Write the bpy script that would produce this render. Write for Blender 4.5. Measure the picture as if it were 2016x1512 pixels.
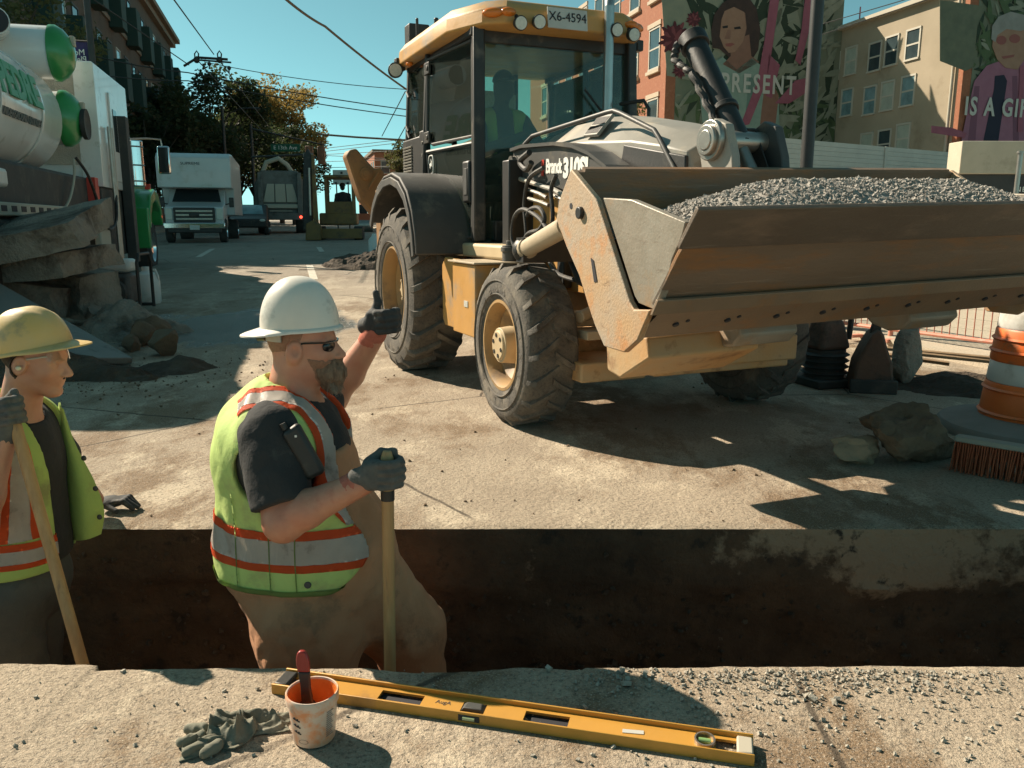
import bpy, bmesh, math, random
import numpy as np
from mathutils import Vector, Matrix, Quaternion
for o in list(bpy.data.objects): bpy.data.objects.remove(o)
scene = bpy.context.scene
COL = scene.collection
R_ = math.radians
# ---------------------------------------------------------------- camera
CAM_H = 1.2; FPX = 1600.0; PITCH = math.atan((756 - 440) / FPX)
cam = bpy.data.cameras.new('camera'); cam_o = bpy.data.objects.new('camera', cam); COL.objects.link(cam_o)
cam.sensor_width = 36.0; cam.lens = 36.0 * FPX / 2016.0; cam.clip_end = 3000; cam.clip_start = 0.05
cam_o.location = (0, 0, CAM_H); cam_o.rotation_euler = (math.pi / 2 - PITCH, 0, 0)
scene.camera = cam_o
# ---------------------------------------------------------------- sky, sun, exposure
SUN_EL = R_(37); SUN_AZ = math.atan2(-0.83, 0.56)        # azimuth measured from +Y towards +X
world = bpy.data.worlds.new('World'); scene.world = world; world.use_nodes = True
wn = world.node_tree.nodes; wl = world.node_tree.links; wn.clear()
sky = wn.new('ShaderNodeTexSky'); sky.sky_type = 'NISHITA'; sky.sun_disc = False
sky.sun_elevation = SUN_EL; sky.sun_rotation = SUN_AZ; sky.air_density = 0.8; sky.dust_density = 0.45; sky.ozone_density = 0.6
tint = wn.new('ShaderNodeMix'); tint.data_type = 'RGBA'; tint.blend_type = 'MULTIPLY'; tint.inputs[0].default_value = 1
tint.inputs[7].default_value = (0.72, 1.0, 0.95, 1)
bg = wn.new('ShaderNodeBackground'); bg.inputs[1].default_value = 0.063
wo = wn.new('ShaderNodeOutputWorld')
bw = wn.new('ShaderNodeRGBToBW'); teal = wn.new('ShaderNodeMix'); teal.data_type = 'RGBA'; teal.blend_type = 'MULTIPLY'; teal.inputs[0].default_value = 1; teal.inputs[7].default_value = (0.43, 1.07, 1.10, 1)
grade = wn.new('ShaderNodeMix'); grade.data_type = 'RGBA'; grade.inputs[0].default_value = 0.7
wl.new(sky.outputs[0], bw.inputs[0]); wl.new(bw.outputs[0], teal.inputs[6]); wl.new(tint.outputs[2], grade.inputs[6]); wl.new(teal.outputs[2], grade.inputs[7])
wl.new(sky.outputs[0], tint.inputs[6]); wl.new(grade.outputs[2], bg.inputs[0]); wl.new(bg.outputs[0], wo.inputs[0])
sun = bpy.data.lights.new('sun', 'SUN'); sun.energy = 5.0; sun.angle = R_(0.53); sun.color = (1.0, 0.86, 0.68)
sun_o = bpy.data.objects.new('sun', sun); COL.objects.link(sun_o)
sd = Vector((math.sin(SUN_AZ) * math.cos(SUN_EL), math.cos(SUN_AZ) * math.cos(SUN_EL), math.sin(SUN_EL)))
sun_o.rotation_euler = (-sd).to_track_quat('-Z', 'Y').to_euler(); sun_o.location = sd * 60
vs = scene.view_settings; vs.view_transform = 'Standard'; vs.look = 'None'; vs.exposure = 0.92; vs.gamma = 1.0; vs.use_curve_mapping = False
scene.render.engine = 'CYCLES'
scene.cycles.max_bounces = 8
# ---------------------------------------------------------------- helpers
rnd = random.Random(7)
def tag(o, label=None, cat=None, group=None, kind=None):
    if label: o['label'] = label
    if cat: o['category'] = cat
    if group: o['group'] = group
    if kind: o['kind'] = kind
    return o
def empty(name, loc=(0, 0, 0), rz=0.0, label=None, cat=None, group=None):
    o = bpy.data.objects.new(name, None); COL.objects.link(o); o.empty_display_size = 0.2
    o.location = loc; o.rotation_euler = (0, 0, rz)
    return tag(o, label, cat, group)
def link(name, me, mat, parent=None, sharp=40, bevel=0.0, seg=2):
    if mat is not None: me.materials.append(mat)
    if sharp is not None:
        bm = bmesh.new(); bm.from_mesh(me)
        bmesh.ops.recalc_face_normals(bm, faces=bm.faces)
        lim = math.radians(sharp)
        for f in bm.faces: f.smooth = True
        for e in bm.edges:
            if len(e.link_faces) != 2 or e.calc_face_angle(0) > lim: e.smooth = False
        bm.to_mesh(me); bm.free()
    o = bpy.data.objects.new(name, me); COL.objects.link(o)
    if parent is not None: o.parent = parent
    if bevel > 0:
        b = o.modifiers.new('bevel', 'BEVEL'); b.width = bevel; b.segments = seg; b.limit_method = 'ANGLE'; b.angle_limit = R_(35); b.harden_normals = False
    return o
def rotm(axis, deg): return Matrix.Rotation(math.radians(deg), 3, axis)
class MB:
    def __init__(s): s.v = []; s.f = []
    def add(s, vs, fs):
        n = len(s.v); s.v += [tuple(p) for p in vs]; s.f += [tuple(i + n for i in q) for q in fs]; return s
    def box(s, c, d, rot=None, taper=None):
        x, y, z = (k / 2 for k in d); tx, ty = taper or (1, 1)
        P = [(-x, -y, -z), (x, -y, -z), (x, y, -z), (-x, y, -z), (-x * tx, -y * ty, z), (x * tx, -y * ty, z), (x * tx, y * ty, z), (-x * tx, y * ty, z)]
        if rot is not None: P = [rot @ Vector(p) for p in P]
        P = [(p[0] + c[0], p[1] + c[1], p[2] + c[2]) for p in P]
        return s.add(P, [(0, 3, 2, 1), (4, 5, 6, 7), (0, 1, 5, 4), (1, 2, 6, 5), (2, 3, 7, 6), (3, 0, 4, 7)])
    def b2(s, x0, x1, y0, y1, z0, z1): return s.box(((x0 + x1) / 2, (y0 + y1) / 2, (z0 + z1) / 2), (x1 - x0, y1 - y0, z1 - z0))
    def hexa(s, P): return s.add(P, [(0, 3, 2, 1), (4, 5, 6, 7), (0, 1, 5, 4), (1, 2, 6, 5), (2, 3, 7, 6), (3, 0, 4, 7)])
    def prism(s, poly, axis, a, b, poly2=None):
        poly2 = poly2 or poly; n = len(poly)
        def P(p, t): return {'x': (t, p[0], p[1]), 'y': (p[0], t, p[1]), 'z': (p[0], p[1], t)}[axis]
        return s.add([P(p, a) for p in poly] + [P(p, b) for p in poly2],
                     [tuple(range(n - 1, -1, -1)), tuple(range(n, 2 * n))] + [(i, (i + 1) % n, (i + 1) % n + n, i + n) for i in range(n)])
    def cyl(s, p0, p1, r0, r1=None, n=16, cap=True):
        r1 = r0 if r1 is None else r1; p0 = Vector(p0); p1 = Vector(p1); d = (p1 - p0).normalized()
        u = d.orthogonal().normalized(); w = d.cross(u)
        ring = lambda p, r: [p + (u * math.cos(2 * math.pi * i / n) + w * math.sin(2 * math.pi * i / n)) * r for i in range(n)]
        F = [(i, (i + 1) % n, n + (i + 1) % n, n + i) for i in range(n)]
        if cap: F += [tuple(range(n - 1, -1, -1)), tuple(range(n, 2 * n))]
        return s.add(ring(p0, r0) + ring(p1, r1), F)
    def tube(s, pts, r, n=8, closed=False):
        pts = [Vector(p) for p in pts]; m = len(pts); rs = r if isinstance(r, (list, tuple)) else [r] * m
        V = []; u = None
        for i, p in enumerate(pts):
            a = pts[(i - 1) % m] if (closed or i > 0) else p; b = pts[(i + 1) % m] if (closed or i < m - 1) else p
            d = (b - a).normalized()
            u = d.orthogonal().normalized() if u is None else (u - d * u.dot(d)).normalized()
            w = d.cross(u)
            V += [p + (u * math.cos(2 * math.pi * k / n) + w * math.sin(2 * math.pi * k / n)) * rs[i] for k in range(n)]
        F = []
        for i in range(m if closed else m - 1):
            j = (i + 1) % m
            F += [(i * n + k, i * n + (k + 1) % n, j * n + (k + 1) % n, j * n + k) for k in range(n)]
        if not closed: F += [tuple(range(n - 1, -1, -1)), tuple((m - 1) * n + k for k in range(n))]
        return s.add(V, F)
    def lathe(s, prof, c=(0, 0, 0), axis='z', n=24, a0=0, a1=360):
        V = []; full = abs(a1 - a0) >= 360; m = n if full else n + 1
        for i in range(m):
            a = math.radians(a0 + (a1 - a0) * i / n); ca, sa = math.cos(a), math.sin(a)
            for r, t in prof:
                p = {'z': (r * ca, r * sa, t), 'x': (t, r * ca, r * sa), 'y': (r * sa, t, r * ca)}[axis]
                V.append((p[0] + c[0], p[1] + c[1], p[2] + c[2]))
        k = len(prof); F = []
        for i in range(n if full else n):
            j = (i + 1) % m
            F += [(i * k + q, j * k + q, j * k + q + 1, i * k + q + 1) for q in range(k - 1)]
        return s.add(V, F)
    def ball(s, c, r, n=12, m=8, rot=None):
        r = (r, r, r) if not isinstance(r, (list, tuple)) else r
        V = []; F = []
        for i in range(m + 1):
            t = math.pi * i / m
            for k in range(n):
                a = 2 * math.pi * k / n
                p = Vector((r[0] * math.sin(t) * math.cos(a), r[1] * math.sin(t) * math.sin(a), r[2] * math.cos(t)))
                if rot is not None: p = rot @ p
                V.append((p[0] + c[0], p[1] + c[1], p[2] + c[2]))
        for i in range(m):
            for k in range(n): F.append((i * n + k, (i + 1) * n + k, (i + 1) * n + (k + 1) % n, i * n + (k + 1) % n))
        return s.add(V, F)
    def mesh(s, name='m'):
        me = bpy.data.meshes.new(name); me.from_pydata(s.v, [], s.f); me.validate(); return me
    def build(s, name, mat, parent=None, bevel=0.0, sharp=40, weld=True, seg=2):
        me = s.mesh(name)
        if weld:
            bm = bmesh.new(); bm.from_mesh(me); bmesh.ops.remove_doubles(bm, verts=bm.verts, dist=1e-5); bm.to_mesh(me); bm.free()
        return link(name, me, mat, parent, sharp, bevel, seg)
def part(name, mat, parent, fn, bevel=0.0, sharp=40):
    m = MB(); fn(m); return m.build(name, mat, parent, bevel, sharp)
def dup(o, parent=None, loc=None, rz=None, label=None):
    c = o.copy(); COL.objects.link(c)
    if parent is not None: c.parent = parent
    if loc is not None: c.location = loc
    if rz is not None: c.rotation_euler[2] = rz
    if label: c['label'] = label
    for ch in [x for x in bpy.data.objects if x.parent == o]: dup(ch, c)
    return c
_fontcache = {}
def text(name, s, size, mat, parent, M4, depth=0.004, xs=1.0, bold=0.0, spacing=1.0):
    cu = bpy.data.curves.new(name, 'FONT'); cu.body = s; cu.size = size; cu.extrude = depth; cu.align_x = 'CENTER'; cu.align_y = 'CENTER'
    cu.offset = bold; cu.space_character = spacing; cu.resolution_u = 3
    t = bpy.data.objects.new('tmp', cu); COL.objects.link(t)
    dg = bpy.context.evaluated_depsgraph_get(); me = bpy.data.meshes.new_from_object(t.evaluated_get(dg))
    bpy.data.objects.remove(t); bpy.data.curves.remove(cu)
    me.transform(Matrix.Diagonal((xs, 1, 1, 1))); me.transform(M4); me.materials.clear()
    return link(name, me, mat, parent, 40)
def frame(origin, xdir, ydir):
    x = Vector(xdir).normalized(); y = Vector(ydir); y = (y - x * y.dot(x)).normalized(); z = x.cross(y)
    M4 = Matrix.Identity(4)
    for i in range(3): M4[i][0] = x[i]; M4[i][1] = y[i]; M4[i][2] = z[i]; M4[i][3] = origin[i]
    return M4
# ---- signed distance modelling (surface nets) for bodies, cloth, rocks
def sdf_mesh(fn, lo, hi, res, name='m'):
    lo = np.array(lo, float); hi = np.array(hi, float)
    n = np.ceil((hi - lo) / res).astype(int) + 1
    ax = [lo[i] + res * np.arange(n[i]) for i in range(3)]
    X, Y, Z = np.meshgrid(*ax, indexing='ij')
    D = fn(X.ravel(), Y.ravel(), Z.ravel()).reshape(n)
    S = D < 0
    cn = n - 1
    cnt = np.zeros(cn); acc = np.zeros((*cn, 3))
    offs = [(0, 0, 0), (1, 0, 0), (0, 1, 0), (1, 1, 0), (0, 0, 1), (1, 0, 1), (0, 1, 1), (1, 1, 1)]
    sl = lambda o: tuple(slice(o[i], o[i] + cn[i]) for i in range(3))
    for a in range(8):
        for b in range(a + 1, 8):
            if bin(a ^ b).count('1') != 1: continue
            da = D[sl(offs[a])]; db = D[sl(offs[b])]; m = (da < 0) != (db < 0)
            t = np.where(m, da / np.where(m, da - db, 1), 0)
            for i in range(3): acc[..., i] += np.where(m, offs[a][i] + t * (offs[b][i] - offs[a][i]), 0)
            cnt += m
    act = cnt > 0; idx = -np.ones(cn, int); idx[act] = np.arange(act.sum())
    cells = np.argwhere(act); V = lo + res * (cells + acc[act] / cnt[act][:, None])
    F = []
    for ax_ in range(3):
        o = [0, 0, 0]; o[ax_] = 1
        A = S[:n[0] - o[0], :n[1] - o[1], :n[2] - o[2]]; B = S[o[0]:, o[1]:, o[2]:]
        e = np.argwhere(A != B); u, w = [(1, 2), (2, 0), (0, 1)][ax_]
        ok = (e[:, u] > 0) & (e[:, w] > 0) & (e[:, u] < cn[u]) & (e[:, w] < cn[w]) & (e[:, ax_] < cn[ax_]); e = e[ok]
        def c(du, dw):
            q = e.copy(); q[:, u] -= du; q[:, w] -= dw; return idx[q[:, 0], q[:, 1], q[:, 2]]
        Q = np.stack([c(1, 1), c(0, 1), c(0, 0), c(1, 0)], 1)
        fl = A[tuple(e.T)]; Q[~fl] = Q[~fl][:, ::-1]; F.append(Q)
    F = np.concatenate(F); me = bpy.data.meshes.new(name)
    me.from_pydata(V.tolist(), [], F.tolist()); me.validate()
    me.polygons.foreach_set('use_smooth', [True] * len(me.polygons))
    return me
def smin(a, b, k): h = np.clip(.5 + .5 * (b - a) / k, 0, 1); return b + (a - b) * h - k * h * (1 - h)
def smax(a, b, k): return -smin(-a, -b, k)
def s_ell(p, c, r, rot=None):
    q = np.stack([p[0] - c[0], p[1] - c[1], p[2] - c[2]])
    if rot is not None: q = np.array(rot).T @ q
    r = np.array(r)[:, None]; k0 = np.sqrt(((q / r) ** 2).sum(0)); k1 = np.sqrt(((q / r ** 2) ** 2).sum(0)) + 1e-9
    return k0 * (k0 - 1) / k1
def s_cap(p, a, b, ra, rb=None):
    rb = ra if rb is None else rb
    a = np.array(a, float); b = np.array(b, float); ab = b - a
    q = np.stack([p[0] - a[0], p[1] - a[1], p[2] - a[2]]); t = np.clip((ab[:, None] * q).sum(0) / (ab @ ab), 0, 1)
    return np.sqrt(((q - ab[:, None] * t) ** 2).sum(0)) - (ra + (rb - ra) * t)
def s_box(p, c, h, r=0.0, rot=None):
    q = np.stack([p[0] - c[0], p[1] - c[1], p[2] - c[2]])
    if rot is not None: q = np.array(rot).T @ q
    q = np.abs(q) - (np.array(h)[:, None] - r)
    return np.sqrt((np.maximum(q, 0) ** 2).sum(0)) + np.minimum(q.max(0), 0) - r
_ng = {}
def vnoise(p, scale, seed=0):
    if seed not in _ng: _ng[seed] = np.random.default_rng(seed).uniform(-1, 1, (32, 32, 32))
    G = _ng[seed]; q = np.stack(p) * scale + 1000.5; i = np.floor(q).astype(int); f = q - i; f = f * f * (3 - 2 * f)
    r = 0
    for a in (0, 1):
        for b in (0, 1):
            for c in (0, 1):
                w = (f[0] if a else 1 - f[0]) * (f[1] if b else 1 - f[1]) * (f[2] if c else 1 - f[2])
                r = r + w * G[(i[0] + a) % 32, (i[1] + b) % 32, (i[2] + c) % 32]
    return r
def fbm(p, s, seed=0, o=3): return sum(vnoise(p, s * 2 ** k, seed + k) * .5 ** k for k in range(o))
def sobj(name, fn, lo, hi, res, mat, parent=None, smooth=0):
    me = sdf_mesh(fn, lo, hi, res, name)
    if smooth:
        bm = bmesh.new(); bm.from_mesh(me)
        for _ in range(smooth): bmesh.ops.smooth_vert(bm, verts=bm.verts, factor=.5, use_axis_x=True, use_axis_y=True, use_axis_z=True)
        bm.to_mesh(me); bm.free()
    return link(name, me, mat, parent, None)
def rock_obj(name, mat, loc, size, seed, rz=0, parent=None, cuts=9, n=3, rough=.06):
    r = random.Random(seed); bm = bmesh.new(); bmesh.ops.create_icosphere(bm, subdivisions=n, radius=1)
    for _ in range(cuts):
        d = Vector((r.uniform(-1, 1), r.uniform(-1, 1), r.uniform(-1, 1))).normalized(); k = r.uniform(.5, .82)
        for v in bm.verts:
            t = v.co.dot(d)
            if t > k: v.co -= d * (t - k)
    P = np.array([v.co[:] for v in bm.verts]).T; N = fbm(P, 2.2, seed % 20, 3)
    for v, q in zip(bm.verts, N): v.co *= 1 + rough * q * 2; v.co.x *= size[0]; v.co.y *= size[1]; v.co.z *= size[2]
    z0 = min(v.co.z for v in bm.verts)
    for v in bm.verts: v.co.z -= z0 + .03 * size[2]
    me = bpy.data.meshes.new(name); bm.to_mesh(me); bm.free()
    o = link(name, me, mat, parent, 28); o.location = loc; o.rotation_euler = (0, 0, rz); return o
# ---- scene layout helpers
_c, _s = math.cos(PITCH), math.sin(PITCH)
def ray(u, v):
    a = (u - 1008) / FPX; b = (756 - v) / FPX; return Vector((a, _c + b * _s, -_s + b * _c))
def atY(u, v, Y): r = ray(u, v); return Vector((0, 0, CAM_H)) + r * (Y / r.y)
def gz(y): return float(np.interp(y, [-50, 7.5, 17, 28, 42, 90, 400], [0, 0, .31, .55, .7, 1.2, 3]))
ST = R_(15); SU = Vector((-math.sin(ST), math.cos(ST), 0)); SN = Vector((math.cos(ST), math.sin(ST), 0))   # street axis and its right-hand normal
def st(s, t, z=0.0): return SU * s + SN * t + Vector((0, 0, z))
def lateral_at_px(u, T):           # point of the line t=T seen in pixel column u
    k = (u - 1008) / FPX * _c; Y = T / (SN.x * k + SN.y); return Vector((k * Y, Y, 0))
# ---------------------------------------------------------------- materials
def lin(r, g, b): 
    f = lambda c: (c / 255 / 12.92) if c / 255 <= .04045 else ((c / 255 + .055) / 1.055) ** 2.4
    return (f(r), f(g), f(b))
def M(name, c1, c2=None, scale=6, rough=.6, metal=0, bump=0, bscale=60, dirt=None, damt=.5, dscale=2.5, spec=.5, stretch=(1, 1, 1), rvar=0, detail=6, bdist=.01, coat=0, alpha=1, trans=0, fine=None, scratch=None):
    m = bpy.data.materials.new(name); m.use_nodes = True; nt = m.node_tree; N = nt.nodes; Lk = nt.links
    b = N['Principled BSDF']; b.inputs['Roughness'].default_value = rough; b.inputs['Metallic'].default_value = metal
    b.inputs['Specular IOR Level'].default_value = spec; b.inputs['Coat Weight'].default_value = coat
    tc = N.new('ShaderNodeTexCoord'); mp = N.new('ShaderNodeMapping'); mp.inputs['Scale'].default_value = stretch; Lk.new(tc.outputs['Object'], mp.inputs[0])
    def noise(sc, det=detail, ro=.6):
        n = N.new('ShaderNodeTexNoise'); n.inputs['Scale'].default_value = sc; n.inputs['Detail'].default_value = det; n.inputs['Roughness'].default_value = ro; Lk.new(mp.outputs[0], n.inputs[0]); return n
    def mix(fac, a, c):
        x = N.new('ShaderNodeMix'); x.data_type = 'RGBA'
        if isinstance(fac, (int, float)): x.inputs[0].default_value = fac
        else: Lk.new(fac, x.inputs[0])
        for s_, i in ((a, 6), (c, 7)):
            if isinstance(s_, tuple): x.inputs[i].default_value = (*s_, 1)
            else: Lk.new(s_, x.inputs[i])
        return x.outputs[2]
    def ramp(fac, lo, hi):
        r = N.new('ShaderNodeMapRange'); r.inputs[1].default_value = lo; r.inputs[2].default_value = hi; Lk.new(fac, r.inputs[0]); r.clamp = True; return r.outputs[0]
    col = c1
    if c2 is not None: col = mix(ramp(noise(scale).outputs[0], .32, .68), c1, c2)
    if fine is not None: col = mix(ramp(noise(fine[1], 3).outputs[0], .5, .75), col, fine[0])
    if dirt is not None:
        d = ramp(noise(dscale, 8, .68).outputs[0], .64 - .3 * damt, .76 - .2 * damt); col = mix(d, col, dirt)
    if scratch is not None:
        m2 = N.new('ShaderNodeMapping'); m2.inputs['Scale'].default_value = scratch[2]; m2.inputs['Rotation'].default_value = scratch[3]; Lk.new(tc.outputs['Object'], m2.inputs[0])
        n2 = N.new('ShaderNodeTexNoise'); n2.inputs['Scale'].default_value = 14; n2.inputs['Detail'].default_value = 4; n2.inputs['Roughness'].default_value = .7; Lk.new(m2.outputs[0], n2.inputs[0])
        g2 = N.new('ShaderNodeMath'); g2.operation = 'MULTIPLY'; Lk.new(ramp(n2.outputs[0], .58, .66), g2.inputs[0]); Lk.new(ramp(noise(2.2).outputs[0], .42, .62), g2.inputs[1]); g3 = N.new('ShaderNodeMath'); g3.operation = 'MULTIPLY'; Lk.new(g2.outputs[0], g3.inputs[0]); g3.inputs[1].default_value = scratch[1]; col = mix(g3.outputs[0], col, scratch[0])
    if isinstance(col, tuple): b.inputs['Base Color'].default_value = (*col, 1)
    else: Lk.new(col, b.inputs['Base Color'])
    if rvar:
        r = N.new('ShaderNodeMapRange'); r.inputs[1].default_value = .3; r.inputs[2].default_value = .7; r.inputs[3].default_value = max(0, rough - rvar); r.inputs[4].default_value = min(1, rough + rvar)
        Lk.new(noise(scale * 2.3).outputs[0], r.inputs[0]); Lk.new(r.outputs[0], b.inputs['Roughness'])
    if bump:
        bp = N.new('ShaderNodeBump'); bp.inputs['Strength'].default_value = bump; bp.inputs['Distance'].default_value = bdist
        Lk.new(noise(bscale, 5).outputs[0], bp.inputs['Height']); Lk.new(bp.outputs[0], b.inputs['Normal'])
    if trans: b.inputs['Transmission Weight'].default_value = trans
    return m
def glass_mat(name, tintc, rough=.02, op=.35):
    m = bpy.data.materials.new(name); m.use_nodes = True; N = m.node_tree.nodes; Lk = m.node_tree.links; N.clear()
    o = N.new('ShaderNodeOutputMaterial'); mx = N.new('ShaderNodeMixShader'); t = N.new('ShaderNodeBsdfTransparent'); g = N.new('ShaderNodeBsdfGlossy'); d = N.new('ShaderNodeBsdfDiffuse'); m2 = N.new('ShaderNodeMixShader')
    fr = N.new('ShaderNodeFresnel'); fr.inputs[0].default_value = 1.45
    t.inputs[0].default_value = (*tintc, 1); g.inputs['Roughness'].default_value = rough; d.inputs[0].default_value = (.30, .36, .30, 1)
    m2.inputs[0].default_value = op
    Lk.new(t.outputs[0], m2.inputs[1]); Lk.new(d.outputs[0], m2.inputs[2]); Lk.new(fr.outputs[0], mx.inputs[0]); Lk.new(m2.outputs[0], mx.inputs[1]); Lk.new(g.outputs[0], mx.inputs[2]); Lk.new(mx.outputs[0], o.inputs[0])
    return m
def emis(name, c, s):
    m = bpy.data.materials.new(name); m.use_nodes = True; b = m.node_tree.nodes['Principled BSDF']
    b.inputs['Base Color'].default_value = (*c, 1); b.inputs['Emission Color'].default_value = (*c, 1); b.inputs['Emission Strength'].default_value = s; return m
K = {}
DUST = (.30, .24, .17)
K['yellow'] = M('deere yellow paint', (.52, .275, .075), (.46, .25, .08), 3, .5, 0, .1, 40, DUST, .35, 3, rvar=.1)
K['yellow_dirty'] = M('worn dusty yellow steel', (.50, .27, .10), (.42, .30, .17), 4, .6, 0, .25, 50, (.20, .09, .035), .35, 5)
K['black'] = M('black painted steel', (.018, .018, .017), (.03, .028, .025), 5, .5, 0, .1, 60, (.10, .085, .065), .25, 4)
K['grey_dark'] = M('charcoal grey paint', (.055, .055, .052), (.07, .067, .06), 5, .5, 0, .08, 60, (.16, .135, .10), .3, 4)
K['fender'] = M('dusty black plastic', (.05, .049, .046), (.075, .07, .062), 4, .65, 0, .15, 120, (.15, .13, .10), .3, 5)
K['grey_hood'] = M('dusty light grey hood', (.31, .29, .25), (.25, .235, .20), 5, .5, 0, .06, 60, (.42, .36, .27), .35, 3)
K['rubber'] = M('dusty tyre rubber', (.085, .078, .068), (.13, .115, .095), 6, .9, 0, .5, 90, (.21, .18, .14), .45, 5, fine=((.05, .046, .042), 60))
K['rubber_dark'] = M('dark tyre rubber', (.03, .028, .026), (.05, .046, .04), 6, .9, 0, .4, 90)
K['bucket_in'] = M('bare worn bucket steel', (.30, .27, .22), (.24, .20, .15), 4, .5, .15, .2, 70, (.33, .20, .10), .35, 3, rvar=.12, scratch=((.16, .12, .085), .6, (3, .5, 3), (.6, 0, 0)))
K['bucket_front'] = M('rusty scuffed bucket steel', (.17, .115, .075), (.21, .15, .105), 3, .6, .1, .25, 70, (.30, .135, .045), .5, 3.4, stretch=(.35, 1.6, 1.6), rvar=.1, scratch=((.38, .32, .26), .6, (.12, 3, 3), (0, .12, 0)))
K['bucket_side'] = M('dusty orange worn bucket plate', (.46, .29, .15), (.38, .32, .25), 4, .65, .05, .3, 90, (.50, .21, .06), .42, 5, scratch=((.22, .14, .08), .7, (3, .6, 2.2), (.9, 0, 0)))
K['steel'] = M('bare steel', (.42, .40, .36), (.34, .31, .27), 8, .35, .8, .1, 90)
K['stack'] = M('weathered silver pipe', (.42, .42, .40), (.34, .34, .32), 6, .32, .85)
K['chrome'] = M('chrome', (.75, .75, .74), None, 5, .12, 1.0)
K['cyl_tan'] = M('dusty tan cylinder', (.38, .30, .20), (.45, .37, .26), 6, .55, 0, .1, 60)
K['glass'] = glass_mat('cab glass', (.80, .90, .83), .02, .07)
K['glass_dark'] = M('dark window glass', (.02, .028, .03), None, 5, .06, 0)
K['hose'] = M('black hose', (.02, .02, .02), (.04, .036, .03), 20, .6, 0, .2, 200, (.13, .11, .08), .3, 10)
K['white'] = M('white paint', (.66, .66, .62), (.58, .58, .54), 3, .4, 0, 0, 40, (.40, .37, .31), .25, 3)
K['letter_white'] = M('white lettering', (.78, .77, .72), None, 4, .5)
K['red'] = M('red paint', (.55, .05, .03), None, 4, .45)
K['orange'] = M('orange plastic', (.80, .17, .03), (.70, .14, .03), 5, .45, 0, 0, 40, (.35, .16, .08), .2, 6)
K['amber'] = M('amber lens', (.62, .17, .02), None, 5, .2)
K['lamp_lens'] = M('work lamp lens', (.62, .60, .52), (.5, .49, .43), 60, .25)
K['plate'] = M('licence plate', (.50, .50, .46), (.44, .43, .39), 8, .5)
K['ink'] = M('flat black', (.02, .02, .025), None, 4, .7)  # plain black for print; also paints the shade inside holes and slots
K['seat'] = M('dark seat vinyl', (.03, .03, .03), None, 4, .7)
K['concrete'] = M('pale dusty concrete', (.44, .37, .28), (.33, .275, .20), 1.1, .9, 0, .9, 70, (.17, .13, .09), .25, .9, detail=10, bdist=.012, fine=((.22, .19, .15), 55))
K['dirt'] = M('damp dark soil', (.05, .036, .024), (.095, .07, .047), 5, .95, 0, 1, 25, (.14, .105, .07), .3, 3, detail=10, bdist=.05)
K['rubble'] = M('broken concrete', (.33, .295, .24), (.22, .195, .155), 2.5, .95, 0, 1, 22, (.075, .058, .042), .45, 2, detail=10, bdist=.04)
K['rock'] = M('brown rock', (.115, .078, .048), (.19, .135, .085), 5, .95, 0, .9, 40, (.06, .045, .03), .4, 6, detail=10, bdist=.02)
K['gravel'] = M('grey crushed stone', (.24, .22, .195), (.37, .34, .30), 40, .9, 0, .4, 200)
K['gravel_light'] = M('pale stone chips', (.42, .38, .31), (.30, .27, .22), 50, .9, 0, .3, 200)
K['wood'] = M('ash wood handle', (.50, .30, .13), (.40, .22, .09), 9, .55, 0, .15, 60, (.22, .13, .07), .25, 6, stretch=(6, 6, .6))
K['plank'] = M('weathered wood', (.30, .20, .11), (.20, .13, .07), 8, .8, 0, .3, 60)
# people
K['skin'] = M('sun tanned skin', (.58, .29, .18), (.50, .20, .125), 11, .48, 0, .3, 260, (.44, .15, .09), .25, 7, bdist=.002)
K['skin2'] = M('tanned skin', (.55, .29, .185), (.47, .21, .13), 11, .48, 0, .3, 260, (.42, .16, .10), .25, 7, bdist=.002)
for n_ in ('skin', 'skin2'):
    b_ = K[n_].node_tree.nodes['Principled BSDF']; b_.inputs['Subsurface Weight'].default_value = .12; b_.inputs['Subsurface Radius'].default_value = (.012, .005, .003); b_.inputs['Subsurface Scale'].default_value = 1.0
K['hair'] = M('dark cropped hair', (.035, .024, .017), (.06, .04, .026), 60, .8, 0, .6, 300, bdist=.004)
K['stubble'] = M('short brown beard', (.27, .14, .085), (.36, .185, .115), 150, .8, 0, .8, 350, bdist=.004)
K['beard'] = M('grizzled grey beard', (.30, .19, .12), (.14, .08, .05), 90, .8, 0, .9, 220, stretch=(1, 1, .35), bdist=.008)
K['beard_hair'] = M('wiry grey-brown hair', (.38, .28, .20), (.18, .115, .075), 40, .6)
K['vest'] = M('lime hi-vis fabric', (.48, .62, .19), (.42, .55, .16), 6, .8, 0, .35, 26, (.36, .38, .15), .42, 6, bdist=.01)
K['vest_edge'] = M('darker lime vest binding', (.30, .40, .12), (.26, .34, .10), 20, .85)
K['vest2'] = M('dusty lime hi-vis fabric', (.40, .52, .13), (.34, .45, .12), 6, .85, 0, .35, 26, (.26, .27, .10), .35, 5, bdist=.01)
K['stripe_o'] = M('orange safety stripe', (.86, .115, .02), (.76, .11, .025), 9, .7, 0, .2, 60)
K['stripe_s'] = M('silver reflective tape', (.70, .63, .57), (.60, .53, .48), 9, .45, .0, .15, 60, (.26, .22, .18), .2, 9)
K['shirt'] = M('black cotton shirt', (.022, .022, .023), (.035, .034, .033), 8, .9, 0, .4, 40, (.075, .07, .062), .2, 7, bdist=.01)
K['overall'] = M('brown canvas overalls', (.50, .255, .135), (.40, .19, .095), 5, .9, 0, .5, 20, (.20, .115, .065), .3, 4, bdist=.015)
K['jeans'] = M('dark grey work trousers', (.062, .066, .06), (.09, .092, .082), 6, .9, 0, .4, 40, (.04, .042, .04), .3, 4, bdist=.01)
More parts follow.
